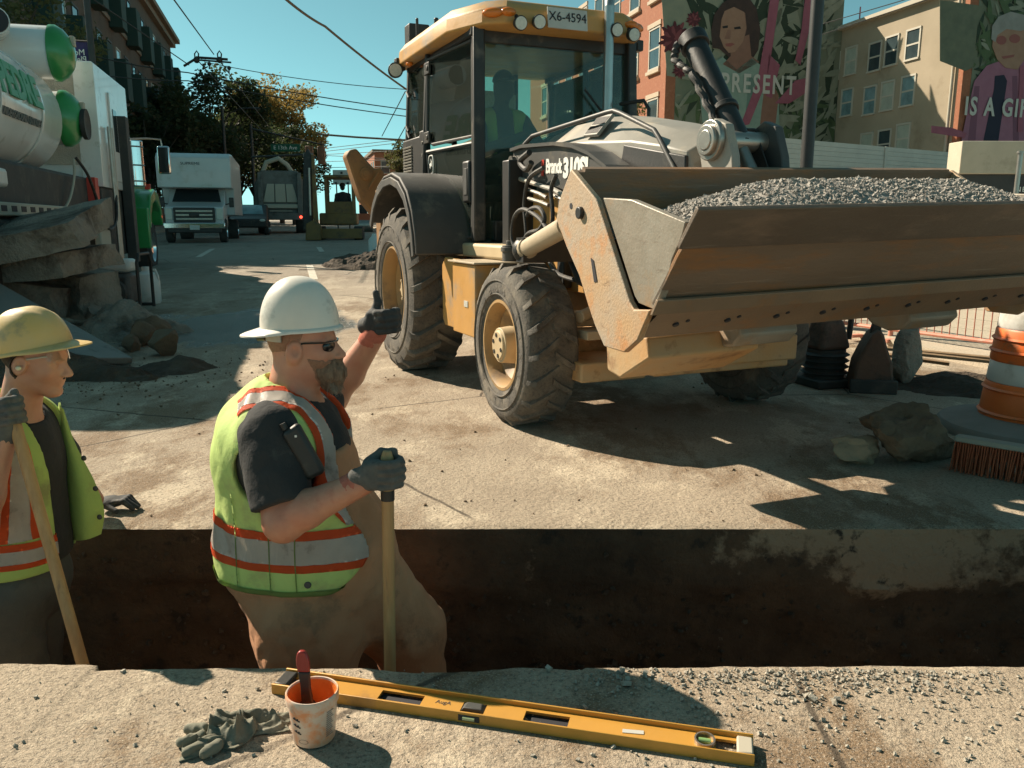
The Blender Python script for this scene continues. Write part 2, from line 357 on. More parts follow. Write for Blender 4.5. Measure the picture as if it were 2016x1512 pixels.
K['glove'] = M('grey knit glove', (.085, .085, .08), (.14, .135, .122), 25, .95, 0, .7, 260, (.05, .048, .045), .3, 18, bdist=.004)
K['glove_dark'] = M('black coated glove', (.03, .031, .032), (.05, .05, .048), 20, .8, 0, .4, 120, (.14, .13, .115), .2, 14, bdist=.004)
K['cuff'] = M('red knit cuff', (.55, .17, .11), (.42, .12, .08), 60, .95, 0, .8, 200, bdist=.003)
K['hat_white'] = M('scuffed white hard hat', (.74, .69, .61), (.68, .63, .55), 8, .38, 0, .03, 60, (.44, .41, .35), .18, 9)
K['hat_yellow'] = M('dirty yellow hard hat', (.66, .42, .12), (.60, .43, .19), 7, .42, 0, .05, 60, (.33, .26, .14), .35, 9)
K['strap'] = M('grey plastic strap', (.42, .39, .33), None, 4, .5)
K['shades'] = M('black sunglasses', (.012, .012, .013), None, 4, .15)
K['goggles'] = glass_mat('clear safety glasses', (.93, .95, .92), .03, .06)
K['earplug'] = M('cream earplug', (.72, .66, .45), None, 4, .6)
# ---------------------------------------------------------------- ground, trench, pavements
def road_mat():
    m = bpy.data.materials.new('dusty street surface'); m.use_nodes = True; N = m.node_tree.nodes; L_ = m.node_tree.links; b = N['Principled BSDF']
    geo = N.new('ShaderNodeNewGeometry')
    def mp(sc=(1, 1, 1), rz=0):
        q = N.new('ShaderNodeMapping'); q.inputs['Scale'].default_value = sc; q.inputs['Rotation'].default_value = (0, 0, rz); L_.new(geo.outputs['Position'], q.inputs[0]); return q.outputs[0]
    p0 = mp(); p1 = mp((1, .55, 1), -.26)
    def nz(v, sc, det=6, ro=.6, dis=0):
        n = N.new('ShaderNodeTexNoise'); n.inputs['Scale'].default_value = sc; n.inputs['Detail'].default_value = det; n.inputs['Roughness'].default_value = ro; n.inputs['Distortion'].default_value = dis; L_.new(v, n.inputs[0]); return n.outputs[0]
    def rng(f, a, c, lo=0, hi=1):
        r = N.new('ShaderNodeMapRange'); r.inputs[1].default_value = a; r.inputs[2].default_value = c; r.inputs[3].default_value = lo; r.inputs[4].default_value = hi; L_.new(f, r.inputs[0]); return r.outputs[0]
    def mix(f, a, c):
        x = N.new('ShaderNodeMix'); x.data_type = 'RGBA'
        if isinstance(f, float): x.inputs[0].default_value = f
        else: L_.new(f, x.inputs[0])
        for s_, i in ((a, 6), (c, 7)):
            if isinstance(s_, tuple): x.inputs[i].default_value = (*s_, 1)
            else: L_.new(s_, x.inputs[i])
        return x.outputs[2]
    def mul(a, c):
        x = N.new('ShaderNodeMath'); x.operation = 'MULTIPLY'; L_.new(a, x.inputs[0])
        if isinstance(c, float): x.inputs[1].default_value = c
        else: L_.new(c, x.inputs[1])
        return x.outputs[0]
    sp = N.new('ShaderNodeSeparateXYZ'); L_.new(geo.outputs['Position'], sp.inputs[0])
    base = mix(rng(nz(p0, 1.1, 10, .7), .36, .66), (.45, .37, .275), (.32, .255, .185))
    base = mix(mul(rng(nz(p1, 1.1, 12, .72, .2), .50, .58), .85), base, (.20, .128, .07))       # brown mud
    base = mix(mul(rng(nz(p1, 1.6, 12, .75), .52, .60), .85), base, (.60, .505, .375))              # pale dried dust
    far = rng(sp.outputs[1], 10, 18)
    base = mix(mul(far, .8), base, mix(rng(nz(p0, .5, 6), .35, .65), (.22, .195, .165), (.30, .265, .22)))
    sp1 = nz(p0, 70, 5, .75); sp2 = nz(p0, 150, 3, .7)
    base = mix(mul(rng(sp1, .50, .62), .75), base, (.12, .10, .08)); base = mix(mul(rng(sp2, .53, .66), .6), base, (.60, .52, .41))
    vo = N.new('ShaderNodeTexVoronoi'); vo.feature = 'DISTANCE_TO_EDGE'; vo.inputs['Scale'].default_value = .32
    wv = N.new('ShaderNodeMix'); wv.data_type = 'RGBA'; wv.inputs[0].default_value = .05; nc = N.new('ShaderNodeTexNoise'); nc.inputs['Scale'].default_value = 3.0; nc.inputs['Detail'].default_value = 6; L_.new(p0, nc.inputs[0]); L_.new(p0, wv.inputs[6]); L_.new(nc.outputs[1], wv.inputs[7]); L_.new(wv.outputs[2], vo.inputs[0])
    ck = mul(rng(vo.outputs['Distance'], .0035, .0015), rng(nz(p0, .7, 3), .42, .5)); base = mix(mul(ck, .8), base, (.05, .04, .03))
    dst = N.new('ShaderNodeVectorMath'); dst.operation = 'DISTANCE'; dst.inputs[1].default_value = (-3.1, 9.2, .1); L_.new(geo.outputs['Position'], dst.inputs[0])
    wa = N.new('ShaderNodeMath'); wa.operation = 'ADD'; L_.new(rng(dst.outputs['Value'], .3, 1.9, .62, 0.), wa.inputs[0]); L_.new(nz(p1, 2.0, 8, .65), wa.inputs[1]); wet = rng(wa.outputs[0], .70, .80)
    base = mix(mul(wet, .75), base, (.075, .072, .06))
    damp = rng(nz(p1, .75, 8, .65, .6), .60, .68)
    base = mix(mul(damp, .7), base, (.10, .075, .05))
    L_.new(base, b.inputs['Base Color']); mn = N.new('ShaderNodeMath'); mn.operation = 'MINIMUM'; L_.new(rng(damp, 0, 1, .92, .6), mn.inputs[0]); L_.new(rng(wet, 0, 1, .95, .2), mn.inputs[1]); L_.new(mn.outputs[0], b.inputs['Roughness']); b.inputs['Specular IOR Level'].default_value = .3
    bp = N.new('ShaderNodeBump'); bp.inputs['Strength'].default_value = .9; bp.inputs['Distance'].default_value = .02
    bp2 = N.new('ShaderNodeBump'); bp2.inputs['Strength'].default_value = .8; bp2.inputs['Distance'].default_value = .006
    L_.new(nz(p0, 26, 6, .7), bp.inputs['Height']); L_.new(nz(p0, 130, 3, .7), bp2.inputs['Height']); L_.new(bp.outputs[0], bp2.inputs['Normal']); L_.new(bp2.outputs[0], b.inputs['Normal'])
    return m
K['road'] = road_mat()
def wall_mat():
    m = bpy.data.materials.new('cut trench side'); m.use_nodes = True; N = m.node_tree.nodes; L_ = m.node_tree.links; b = N['Principled BSDF']; geo = N.new('ShaderNodeNewGeometry')
    def nz(sc, det=8, ro=.65):
        n = N.new('ShaderNodeTexNoise'); n.inputs['Scale'].default_value = sc; n.inputs['Detail'].default_value = det; n.inputs['Roughness'].default_value = ro; L_.new(geo.outputs['Position'], n.inputs[0]); return n.outputs[0]
    def rng(f, a, c):
        r = N.new('ShaderNodeMapRange'); r.inputs[1].default_value = a; r.inputs[2].default_value = c; L_.new(f, r.inputs[0]); return r.outputs[0]
    def mix(f, a, c):
        x = N.new('ShaderNodeMix'); x.data_type = 'RGBA'; L_.new(f, x.inputs[0])
        for s_, i in ((a, 6), (c, 7)):
            if isinstance(s_, tuple): x.inputs[i].default_value = (*s_, 1)
            else: L_.new(s_, x.inputs[i])
        return x.outputs[2]
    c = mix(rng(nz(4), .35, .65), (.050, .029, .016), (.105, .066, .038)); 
    sx = N.new('ShaderNodeSeparateXYZ'); L_.new(geo.outputs['Position'], sx.inputs[0])
    def mm(op, a, b_):
        q = N.new('ShaderNodeMath'); q.operation = op
        for s_, i in ((a, 0), (b_, 1)):
            if isinstance(s_, float): q.inputs[i].default_value = s_
            else: L_.new(s_, q.inputs[i])
        return q.outputs[0]
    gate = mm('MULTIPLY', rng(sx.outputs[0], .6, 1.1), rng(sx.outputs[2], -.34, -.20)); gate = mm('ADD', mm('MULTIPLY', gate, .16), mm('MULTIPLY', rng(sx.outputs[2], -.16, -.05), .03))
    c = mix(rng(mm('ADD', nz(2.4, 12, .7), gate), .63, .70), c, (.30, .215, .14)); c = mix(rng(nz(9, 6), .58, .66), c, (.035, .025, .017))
    L_.new(c, b.inputs['Base Color']); b.inputs['Roughness'].default_value = .95
    bp = N.new('ShaderNodeBump'); bp.inputs['Strength'].default_value = 1; bp.inputs['Distance'].default_value = .03; L_.new(nz(22), bp.inputs['Height']); L_.new(bp.outputs[0], b.inputs['Normal'])
    return m
K['trench'] = wall_mat()
YN, YF, TZ = 2.05, 3.09, -0.84
ex = np.unique(np.concatenate([np.linspace(-9, -2.2, 40), np.linspace(-2.2, 2.4, 420), np.linspace(2.4, 11, 50)]))
def edge_noise(x, seed): return np.array(fbm((x, 0 * x, 0 * x), 2.5, seed, 5)) * .012 + np.array(vnoise((x, 0 * x, 0 * x), 45, seed + 8)) * .004
near_e = YN + edge_noise(ex, 3) + np.where(ex < -1.15, .028, 0) * np.clip((-1.13 - ex) / .02, 0, 1) - .02 * np.clip((ex + .4) / .12, 0, 1) * np.clip((.0 - ex) / .1, 0, 1) + .01 * (ex > .2)
far_e = YF + edge_noise(ex, 5) * .6
def strip(rows, mat, name, sharp=60):
    m = MB(); n = len(rows[0])
    for r in rows: m.v += [tuple(map(float, p)) for p in r]
    for i in range(len(rows) - 1):
        for k in range(n - 1): m.f.append((i * n + k, i * n + k + 1, (i + 1) * n + k + 1, (i + 1) * n + k))
    return m.build(name, mat, None, sharp=sharp, weld=False)
bow = lambda x: -0.004 * 0
nz1 = np.array(fbm((ex, 0 * ex, 0 * ex), 9, 2, 4))
g_near = strip([[(x, -18, 0) for x in ex * 4], [(x, 1.2, 0) for x in ex]] + [[(x, e - .03 + .0 * n_, .0) for x, e, n_ in zip(ex, near_e, nz1)], [(x, e, -.008 - .004 * n_) for x, e, n_ in zip(ex, near_e, nz1)], [(x, e - .01 + .02 * n_, -.22) for x, e, n_ in zip(ex, near_e, nz1)], [(x, e - .04 + .04 * n_, TZ - .02) for x, e, n_ in zip(ex, near_e, nz1)]], K['road'], 'street_near_side', 50)
tag(g_near, kind='structure')
ys = [3.15, 4.5, 6, 7.5, 9, 12, 17, 22, 28, 35, 42, 60, 90, 160, 400]
rows = [[(x, e + .004, -.006) for x, e in zip(ex, far_e)], [(x, e + .03, 0) for x, e in zip(ex, far_e)]]
for y in ys: rows.append([(x * (1 + max(0, y - 6) * .22) * (1 if y < 6.5 else 1), y, gz(y)) for x in ex])
g_far = strip(rows, K['road'], 'road'); tag(g_far, kind='structure')
# ground left and right of the trench ends and behind
m = MB(); m.b2(-60, -9, -18, 3.2, -.5, -.002).b2(11, 60, -18, 3.2, -.5, -.002)
tag(m.build('ground', K['road']), kind='structure')
# trench sides, floor
zz = np.concatenate([[-.006], np.linspace(-.03, -.84, 34)])
rows = []
wx = np.unique(np.concatenate([np.linspace(-9, -2.2, 30), np.linspace(-2.2, 2.4, 190), np.linspace(2.4, 11, 40)]))
fe = np.interp(wx, ex, far_e)
for z in zz:
    dd = np.array(fbm((wx, 0 * wx + z, 0 * wx), 3.2, 11, 5)) * (.012 if z > -.24 else .045) + (-.0 if z > -.24 else .03 * np.clip((-z - .24) / .1, 0, 1))
    if z > -.02: dd = 0 * dd
    rows.append([(x, y + .004 + d_, z) for x, y, d_ in zip(wx, fe, dd)])
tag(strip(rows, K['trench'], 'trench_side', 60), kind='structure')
fx = np.linspace(-9, 11, 120); rows = []
for y in np.linspace(YN - .1, YF + .12, 16): rows.append([(x, y, TZ + .03 * float(vnoise((np.array([x]), np.array([y]), np.array([0.])), 4, 9)[0])) for x in fx])
tag(strip(rows, K['dirt'], 'trench_floor', 80), kind='structure')
m = MB(); m.b2(-9.2, -9, YN - .3, YF + .3, TZ - .1, -.003).b2(11, 11.2, YN - .3, YF + .3, TZ - .1, -.003)
tag(m.build('trench_end', K['dirt']), kind='structure')
# pavements (street coordinates), raised with kerb
K['pavement'] = M('pale pavement', (.50, .43, .33), (.42, .36, .27), 1.5, .9, 0, .5, 60, (.30, .25, .18), .3, 1.2, detail=9, fine=((.30, .26, .2), 50))
def pave(name, s0, s1, t0, t1, hgt=.13):
    m = MB(); ss = np.linspace(s0, s1, 24)
    for a, b_ in zip(ss[:-1], ss[1:]):
        P = []
        for dz in (-.4, hgt):
            for s_, t_ in ((a, t0), (a, t1), (b_, t1), (b_, t0)):
                q = st(s_, t_); P.append((q.x, q.y, gz(q.y) + dz))
        m.hexa(P)
    return tag(m.build(name, K['pavement'], sharp=20), kind='structure')
pave('pavement_right', 5.2, 70, 5.6, 21, .06); pave('pavement_left', 16, 120, -9.6, -6.6)
# lane markings
K['marking'] = M('worn white road paint', (.62, .58, .49), (.40, .36, .29), 12, .8, 0, .3, 80)
def marking(u0, v0, u1, v1, w, s):
    r = ray((u0 + u1) / 2, (v0 + v1) / 2); Y = 10.
    for _ in range(30): Y = (CAM_H - gz(Y)) / -r.z * r.y
    X = r.x / r.y * Y; m = MB(); d = SU * s / 2; n_ = SN * w / 2; c = Vector((X, Y, 0)); P = []
    for q in (c - d - n_, c - d + n_, c + d + n_, c + d - n_): P.append((q.x, q.y, gz(q.y) + .006))
    m.add(P, [(0, 1, 2, 3)]); return tag(m.build('lane_marking', K['marking'], sharp=None), kind='structure')
marking(607, 546, 620, 524, .14, 3.2); marking(629, 497, 632, 485, .14, 2.6); marking(392, 501, 420, 494, .14, 4.0); marking(640, 470, 642, 466, .14, 3.0)
# damp patch that catches the sky, left of the hard hat
K['wet'] = M('wet asphalt', (.075, .08, .075), (.11, .105, .09), 3, .22, 0, .25, 30)
def blob_sheet(name, mat, cx, cy, rx, ry, seed, z, rz=0, kind='structure'):
    m = MB(); n = 40; V = [(cx, cy, gz(cy) + z)]
    for i in range(n):
        a = 2 * math.pi * i / n; k = 1 + .5 * float(fbm((np.array([math.cos(a)]), np.array([math.sin(a)]), np.array([seed * 1.])), 1.5, seed % 9, 4)[0])
        x = rx * k * math.cos(a); y = ry * k * math.sin(a); X = cx + x * math.cos(rz) - y * math.sin(rz); Y = cy + x * math.sin(rz) + y * math.cos(rz); V.append((X, Y, gz(Y) + z))
    m.add(V, [(0, i + 1, (i + 1) % n + 1) for i in range(n)]); return tag(m.build(name, mat, sharp=None), kind=kind)
0 and blob_sheet('wet_patch', K['wet'], -3.35, 9.6, .8, 1.1, 3, .005, .3)
0 and blob_sheet('wet_patch', K['wet'], -2.75, 8.4, .5, .5, 5, .005, .3)
K['stain'] = M('oily dark street stain', (.055, .042, .03), (.09, .07, .05), 3, .7, 0, .8, 40, bdist=.015)
0 and blob_sheet('stain', K['stain'], .75, 4.55, .5, .16, 12, .004, .2); 0 and blob_sheet('stain', K['stain'], .95, 4.05, .25, .12, 14, .004, .2); 0 and blob_sheet('stain', K['stain'], .25, 4.35, .3, .2, 15, .004)

# ---------------------------------------------------------------- buildings
K['brick_brown'] = M('weathered brown masonry', (.085, .062, .045), (.11, .082, .06), 1.2, .9, 0, .5, 8, (.055, .042, .032), .3, .8)
K['trim_tan'] = M('tan stone trim', (.20, .16, .115), (.16, .13, .095), 2, .85)
K['win_frame'] = M('pale window frame', (.45, .42, .35), None, 4, .6)
K['win_frame_dk'] = M('dark window frame', (.05, .05, .045), None, 4, .6)
K['pane'] = M('window pane', (.05, .075, .08), (.03, .045, .05), 1.5, .05, 0)
K['pane_teal'] = M('pane with painted sky reflection', (.22, .36, .38), (.10, .17, .18), 1.2, .08, 0)  # sky reflection is put into the pale teal base colour
K['green_awning'] = M('dark green awning', (.018, .045, .036), None, 4, .8)
K['brick_red'] = M('red brick masonry', (.34, .135, .07), (.28, .10, .052), 9, .9, 0, .4, 40, (.40, .21, .13), .2, 5)  # red brick with random tone variation
K['stone_pale'] = M('pale stone sill', (.50, .41, .30), (.44, .36, .27), 5, .85)
K['stucco'] = M('stained tan stucco', (.36, .30, .215), (.30, .25, .175), .5, .92, 0, .3, 14, (.22, .17, .11), .35, .35, detail=10)
K['gutter'] = M('pale gutter', (.42, .38, .30), None, 4, .7)
K['mural_base'] = M('mural ground paint', (.12, .145, .095), (.20, .20, .14), .5, .85, 0, .2, 30)
WINC = {}; K['blind'] = M('pale blind behind glass', (.42, .46, .38), (.30, .34, .29), 1.5, .15)
def window(parent, fr, w, h, key, mats=('win_frame', 'pane'), sash=True, sill=None):
    """window opening at frame fr (x right, y up, z out of the wall): frame proud of wall with recessed pane"""
    if key not in WINC:
        m = MB(); t = .09
        m.b2(-w / 2 - t, -w / 2, -h / 2, h / 2, -.05, .05).b2(w / 2, w / 2 + t, -h / 2, h / 2, -.05, .05).b2(-w / 2 - t, w / 2 + t, h / 2, h / 2 + t, -.05, .06).b2(-w / 2 - t, w / 2 + t, -h / 2 - t, -h / 2, -.05, .09)
        if sash: m.b2(-w / 2, w / 2, -.04, .04, -.03, .04)
        fm = m.mesh('window'); fm.materials.append(K[mats[0]])
        m = MB(); m.b2(-w / 2 + .004, w / 2 - .004, -h / 2 + .004, h / 2 - .004, -.02, .018); pm = m.mesh('pane'); pm.materials.append(K[mats[1]])
        WINC[key] = (fm, pm)
    fm, pm = WINC[key]
    o = bpy.data.objects.new('window', fm); COL.objects.link(o); o.parent = parent; o.matrix_local = fr
    p = bpy.data.objects.new('pane', pm); COL.objects.link(p); p.parent = o
    return o
def block(m, s0, s1, t0, t1, z0, z1):
    P = [];
    for z in (z0, z1):
        for s_, t_ in ((s0, t0), (s0, t1), (s1, t1), (s1, t0)): q = st(s_, t_); P.append((q.x, q.y, z))
    return m.hexa(P)
def wbox(m, fr, x0, x1, y0, y1, z0, z1): fbox_(m, fr, x0, x1, y0, y1, z0, z1)
def fbox_(m, fr, x0, x1, y0, y1, z0, z1):
    m.hexa([tuple(fr @ Vector(p)) for p in [(x0, y0, z0), (x1, y0, z0), (x1, y1, z0), (x0, y1, z0), (x0, y0, z1), (x1, y0, z1), (x1, y1, z1), (x0, y1, z1)]])
# --- tall brown block on the left
lb = empty('apartment_building', st(36, -9.5), 0, 'tall brown masonry block with green bays along the left side of the street', 'building')
off = -Vector(st(36, -9.5))
def at(m): m.v = [tuple(Vector(p) + off) for p in m.v]; return m
m = MB(); block(m, 36, 82, -26, -9.5, 0, 16.6); at(m).build('wall', K['brick_brown'], lb)
m = MB(); block(m, 35.6, 82.4, -26, -9.1, 16.6, 17.0); block(m, 35.3, 82.7, -26, -8.75, 17.0, 17.35); at(m).build('cornice', K['trim_tan'], lb)
for z in (12.6, 5.2): m = MB(); block(m, 35.9, 82.1, -26, -9.38, z, z + .25); at(m).build('string_course', K['trim_tan'], lb)
ff = lambda s_, z: frame(Vector(st(s_, -9.5, z)) + off, SU * 1.0, (0, 0, 1))
for i in range(17):
    s_ = 38 + i * 2.6
    for j, z in enumerate((3.4, 7.0, 10.4, 14.4)):
        w = window(lb, ff(s_, z), 1.15, 2.0, 'lb%d' % ((i * 7 + j * 3) % 5 == 0), ('win_frame_dk' if (i + j) % 3 else 'win_frame', 'pane_teal' if (i * 7 + j * 3) % 5 == 0 else 'pane'))
    if i % 2 == 0:
        for z in (9.4, 13.4):
            m = MB(); fbox_(m, ff(s_ + 1.3, z), -.75, .75, -1.1, 1.2, .02, .75); m.build('green_bay', K['green_awning'], lb, bevel=.03)
fe2 = lambda t_, z: frame(Vector(st(36, t_, z)) + off, SN, (0, 0, 1))
for i in range(4):
    for j, z in enumerate((4.0, 6.6, 9.2, 11.8)): window(lb, fe2(-11 - i * 3.4, z), 2.3, 1.1, 'lbe', ('win_frame_dk', 'pane_teal'), False)
# --- far buildings closing the street
def plain_building(s0, s1, t0, t1, h, mat, label, seed):
    b = empty('building', st(s0, t0), 0, label, 'building'); o2 = -Vector(st(s0, t0)); z0 = gz(st(s0, t0).y) - .3
    m = MB(); block(m, s0, s1, t0, t1, z0, z0 + h); m.v = [tuple(Vector(p) + o2) for p in m.v]; m.build('wall', mat, b)
    m = MB(); block(m, s0 - .3, s1 + .3, min(t0, t1) - .3, max(t0, t1) + .3, z0 + h, z0 + h + .4); m.v = [tuple(Vector(p) + o2) for p in m.v]; m.build('parapet', K['trim_tan'], b)
    n = int(abs(t1 - t0) / 2.6); tl = min(t0, t1)
    for i in range(n):
        for j in range(int(h / 3)): window(b, frame(Vector(st(s0, tl + 1.5 + i * 2.6, z0 + 2 + j * 3)) + o2, SN, (0, 0, 1)), 1.1, 1.6, 'pb', ('win_frame', 'pane'))
    face = min(t0, t1) if tl > 0 else max(t0, t1); sg = -1 if tl > 0 else 1; k = int((s1 - s0) / 3)
    for i in range(k):
        for j in range(int(h / 3)): window(b, frame(Vector(st(s0 + 1.5 + i * 3, face, z0 + 2 + j * 3)) + o2, SU * (1 if sg > 0 else -1), (0, 0, 1)), 1.1, 1.6, 'pb', ('win_frame', 'pane'))
    return b
plain_building(86, 120, -9.5, -24, 10, K['brick_red'], 'lower brick building far down the left side behind the trees', 1)
plain_building(130, 160, -9.5, -24, 12, K['stucco'], 'tan building farthest down the left side of the street', 2)
plain_building(78, 110, 19.8, 34, 9, K['stucco'], 'tan building far down the right side behind the cab', 3)
plain_building(120, 150, 12, 30, 10, K['brick_red'], 'low brick building at the far right end of the street', 4)
# --- right side: red brick building with the mural wall
PR = Vector((18.4, 48.5, 0)); T2 = PR.dot(SN); S2 = PR.dot(SU); T1 = lateral_at_px(1297, 1).dot(SN)
C1 = PR - SN * 10.5; T1 = C1.dot(SN)
rb = empty('brick_building', C1, 0, 'red brick building with a painted end wall reading PRESENT', 'building'); offr = -C1
m = MB(); block(m, S2, S2 + 26, T1, T2, -1, 14.2); m.v = [tuple(Vector(p) + offr) for p in m.v]; m.build('wall', K['brick_red'], rb)
fs = lambda s_, z: frame(Vector(st(s_, T1, z)) + offr, -SU, (0, 0, 1))
for i in range(8):
    for j, z in enumerate((3.2, 6.9, 10.6, 14.3)):
        window(rb, fs(S2 + 1.6 + i * 2.9, z), 1.25, 2.0, 'rb', ('win_frame', 'pane'))
        m = MB(); fbox_(m, fs(S2 + 1.6 + i * 2.9, z), -.85, .85, -1.3, -1.12, .0, .16); m.build('stone_sill', K['stone_pale'], rb)
        m = MB(); fbox_(m, fs(S2 + 1.6 + i * 2.9, z), -.85, .85, 1.12, 1.36, .0, .10); m.build('stone_lintel', K['stone_pale'], rb)
m = MB(); block(m, S2 - .15, S2 + .5, T1 - .12, T1 + .45, -1, 14.3); m.v = [tuple(Vector(p) + offr) for p in m.v]; m.build('corner_pier', K['brick_red'], rb)
# painted wall pieces are thin flat shapes on the wall
def mural(parent, origin, xd, W, H, z0, items):
    fr = frame(origin + Vector((0, 0, z0)), xd, (0, 0, 1)); return fr
def patch(name, parent, fr, pts, z, mat, th=.012):
    k = len(pts); m = MB(); V = [tuple(fr @ Vector((x, y, z))) for x, y in pts] + [tuple(fr @ Vector((x, y, z + th))) for x, y in pts]
    m.add(V, [tuple(range(k - 1, -1, -1)), tuple(range(k, 2 * k))] + [(i, (i + 1) % k, (i + 1) % k + k, i + k) for i in range(k)]); return m.build(name, mat, parent, sharp=None)
def ell(cx, cy, rx, ry, n=20, rot=0): return [(cx + rx * math.cos(a) * math.cos(rot) - ry * math.sin(a) * math.sin(rot), cy + rx * math.cos(a) * math.sin(rot) + ry * math.sin(a) * math.cos(rot)) for a in [2 * math.pi * i / n for i in range(n)]]
PM = lambda n, c, c2=None: M('mural ' + n, c, c2, 2.5, .85, 0, .15, 25)
P_ = dict(olive=PM('olive', (.15, .155, .10), (.11, .12, .08)), cream=PM('cream', (.26, .26, .18), (.21, .22, .16)), hair=PM('dark hair', (.04, .024, .02), (.065, .036, .028)), skin=PM('skin', (.34, .19, .125), (.29, .155, .10)), skin_dk=PM('skin shadow', (.22, .11, .075), (.26, .13, .09)), teal=PM('pale teal shirt', (.19, .27, .22), (.25, .32, .26)), teal_dk=PM('teal fold', (.13, .20, .165)),
     pink=PM('pink ribbon', (.32, .10, .135), (.27, .08, .11)), leaf=PM('leaf green', (.055, .085, .04), (.085, .12, .05)), leaf_lt=PM('pale leaf', (.19, .20, .14), (.26, .26, .19)), leaf_dk=PM('dark leaf', (.022, .036, .02), (.032, .048, .026)), maroon=PM('maroon flower', (.12, .025, .03), (.075, .016, .022)), maroon_lt=PM('petal', (.20, .05, .055)),
     mauve=PM('mauve shirt', (.27, .105, .15), (.31, .13, .18)), mauve_dk=PM('mauve fold', (.18, .07, .105)), navy=PM('navy tie', (.018, .018, .035)), grey=PM('grey hair', (.30, .28, .25), (.23, .215, .19)), ink=PM('ink', (.012, .012, .012)), white=PM('letter', (.50, .48, .42)), lip=PM('lip', (.26, .085, .07)))
def leaves(name, parent, fr, box, n, mat, lmin, lmax, wr, seed, z, avoid=None, up=None):
    r = random.Random(seed); m = MB()
    for i in range(n):
        for _ in range(20):
            x = r.uniform(box[0], box[1]); y = r.uniform(box[2], box[3])
            if avoid is None or not avoid(x, y): break
        else: continue
        L = r.uniform(lmin, lmax); a = r.uniform(0, 2 * math.pi) if up is None else up + r.uniform(-.9, .9); w = L * wr * r.uniform(.7, 1.3); bend = r.uniform(-.25, .25); zz = z + i % 7 * .0015
        up_ = []; dn = []
        for k in range(6):
            t = k / 5; ww = w * math.sin(math.pi * min(max(t, .02), .98)) ** .8; aa = a + bend * t; cx = x + L * t * math.cos(aa); cy = y + L * t * math.sin(aa)
            nx, ny = -math.sin(aa), math.cos(aa); up_.append((cx + nx * ww, cy + ny * ww)); dn.append((cx - nx * ww, cy - ny * ww))
        P = up_ + dn[::-1]; P = [(min(max(px, box[4]), box[5]), max(py, 0)) for px, py in P]
        V = [tuple(fr @ Vector((px, py, zz))) for px, py in P]; base = len(m.v); m.v += V; m.f.append(tuple(range(base, base + 12)))
    o = m.build(name, mat, parent, sharp=None, weld=False); tag(o, kind='stuff'); return o
f1 = frame(Vector((0, 0, 0)) + Vector(C1) + offr + SU * -.16 + Vector((0, 0, 3.0)), SN, (0, 0, 1)); W1 = 10.5
mu = patch('mural', rb, f1, [(.45, -4), (W1, -4), (W1, 11.2), (.45, 11.2)], -.1, K['mural_base'], .10)
# pixel -> wall coordinates of the painted wall
def wallpx(C, u, v, z0=3.0):
    r = ray(u, v); o = Vector((0, 0, CAM_H)); t = (C - o).dot(SU) / r.dot(SU); q = o + r * t; return ((q - C).dot(SN), q.z - z0)
w1 = lambda pts: [wallpx(C1, u, v) for u, v in pts]
noman = lambda C, poly: (lambda x, y: any(False for _ in ()))
patch('paint', mu, f1, w1([(1300, 0), (1560, 0), (1590, 120), (1560, 200), (1310, 150)]), .004, P_['cream'])
leaves('painted_leaves', mu, f1, (.5, W1 - .3, 0, 10.6, .46, W1 - .02), 150, P_['leaf_dk'], 1.0, 2.6, .10, 1, .018)
leaves('painted_leaves', mu, f1, (.5, W1 - .3, 0, 5.5, .46, W1 - .02), 110, P_['leaf'], .8, 2.2, .09, 2, .03)
leaves('painted_leaves', mu, f1, (5.2, W1 - .3, 0, 10.6, .46, W1 - .02), 130, P_['leaf_lt'], .6, 1.7, .11, 3, .042, None, .8)
leaves('painted_leaves', mu, f1, (.5, 3.2, 0, 8, .46, W1 - .02), 40, P_['leaf_lt'], .6, 1.5, .07, 4, .042)
for (u, v, r_, seed) in ((1325, 78, 1.05, 1), (1362, 40, .5, 2), (1335, 140, .5, 4)):
    x, y = wallpx(C1, u, v); patch('flower', mu, f1, ell(x, y, r_ * .62, r_ * .62), .056, P_['maroon']); rr = random.Random(seed)
    for k in range(26):
        a = k * 2.4; q = r_ * (.35 + .6 * k / 26); patch('petal', mu, f1, ell(x + q * .7 * math.cos(a), y + q * .7 * math.sin(a), r_ * .3, r_ * .10, 10, a), .060 + (26 - k) * .0005, P_['maroon_lt' if k % 3 == 0 else 'maroon'], .004)
# generic figure: dark hair, pale teal shirt, looking down to one side
patch('paint', mu, f1, w1([(1396, 60), (1402, 30), (1418, 8), (1440, -6), (1468, -4), (1484, 18), (1492, 60), (1488, 100), (1470, 128), (1440, 122), (1412, 98), (1398, 96)]), .080, P_['hair'])
patch('paint', mu, f1, w1([(1432, 84), (1470, 70), (1474, 112), (1490, 124), (1450, 146), (1418, 128), (1434, 112)]), .086, P_['skin_dk'])
patch('paint', mu, f1, w1([(1416, 40), (1422, 24), (1440, 16), (1460, 26), (1464, 56), (1458, 84), (1442, 104), (1430, 106), (1420, 94), (1412, 74)]), .092, P_['skin'])
patch('paint', mu, f1, w1([(1446, 20), (1462, 28), (1465, 58), (1459, 84), (1446, 102), (1450, 70)]), .098, P_['skin_dk'], .004)
for q in ([(1417, 54), (1428, 52), (1428, 57), (1418, 58)], [(1440, 56), (1452, 54), (1454, 59), (1441, 60)]): patch('paint', mu, f1, w1(q), .102, P_['ink'], .003)
patch('paint', mu, f1, w1([(1423, 88), (1436, 86), (1442, 89), (1433, 94), (1424, 93)]), .102, P_['lip'], .003)
patch('paint', mu, f1, w1([(1428, 60), (1434, 62), (1433, 79), (1421, 79)]), .102, P_['skin_dk'], .003)
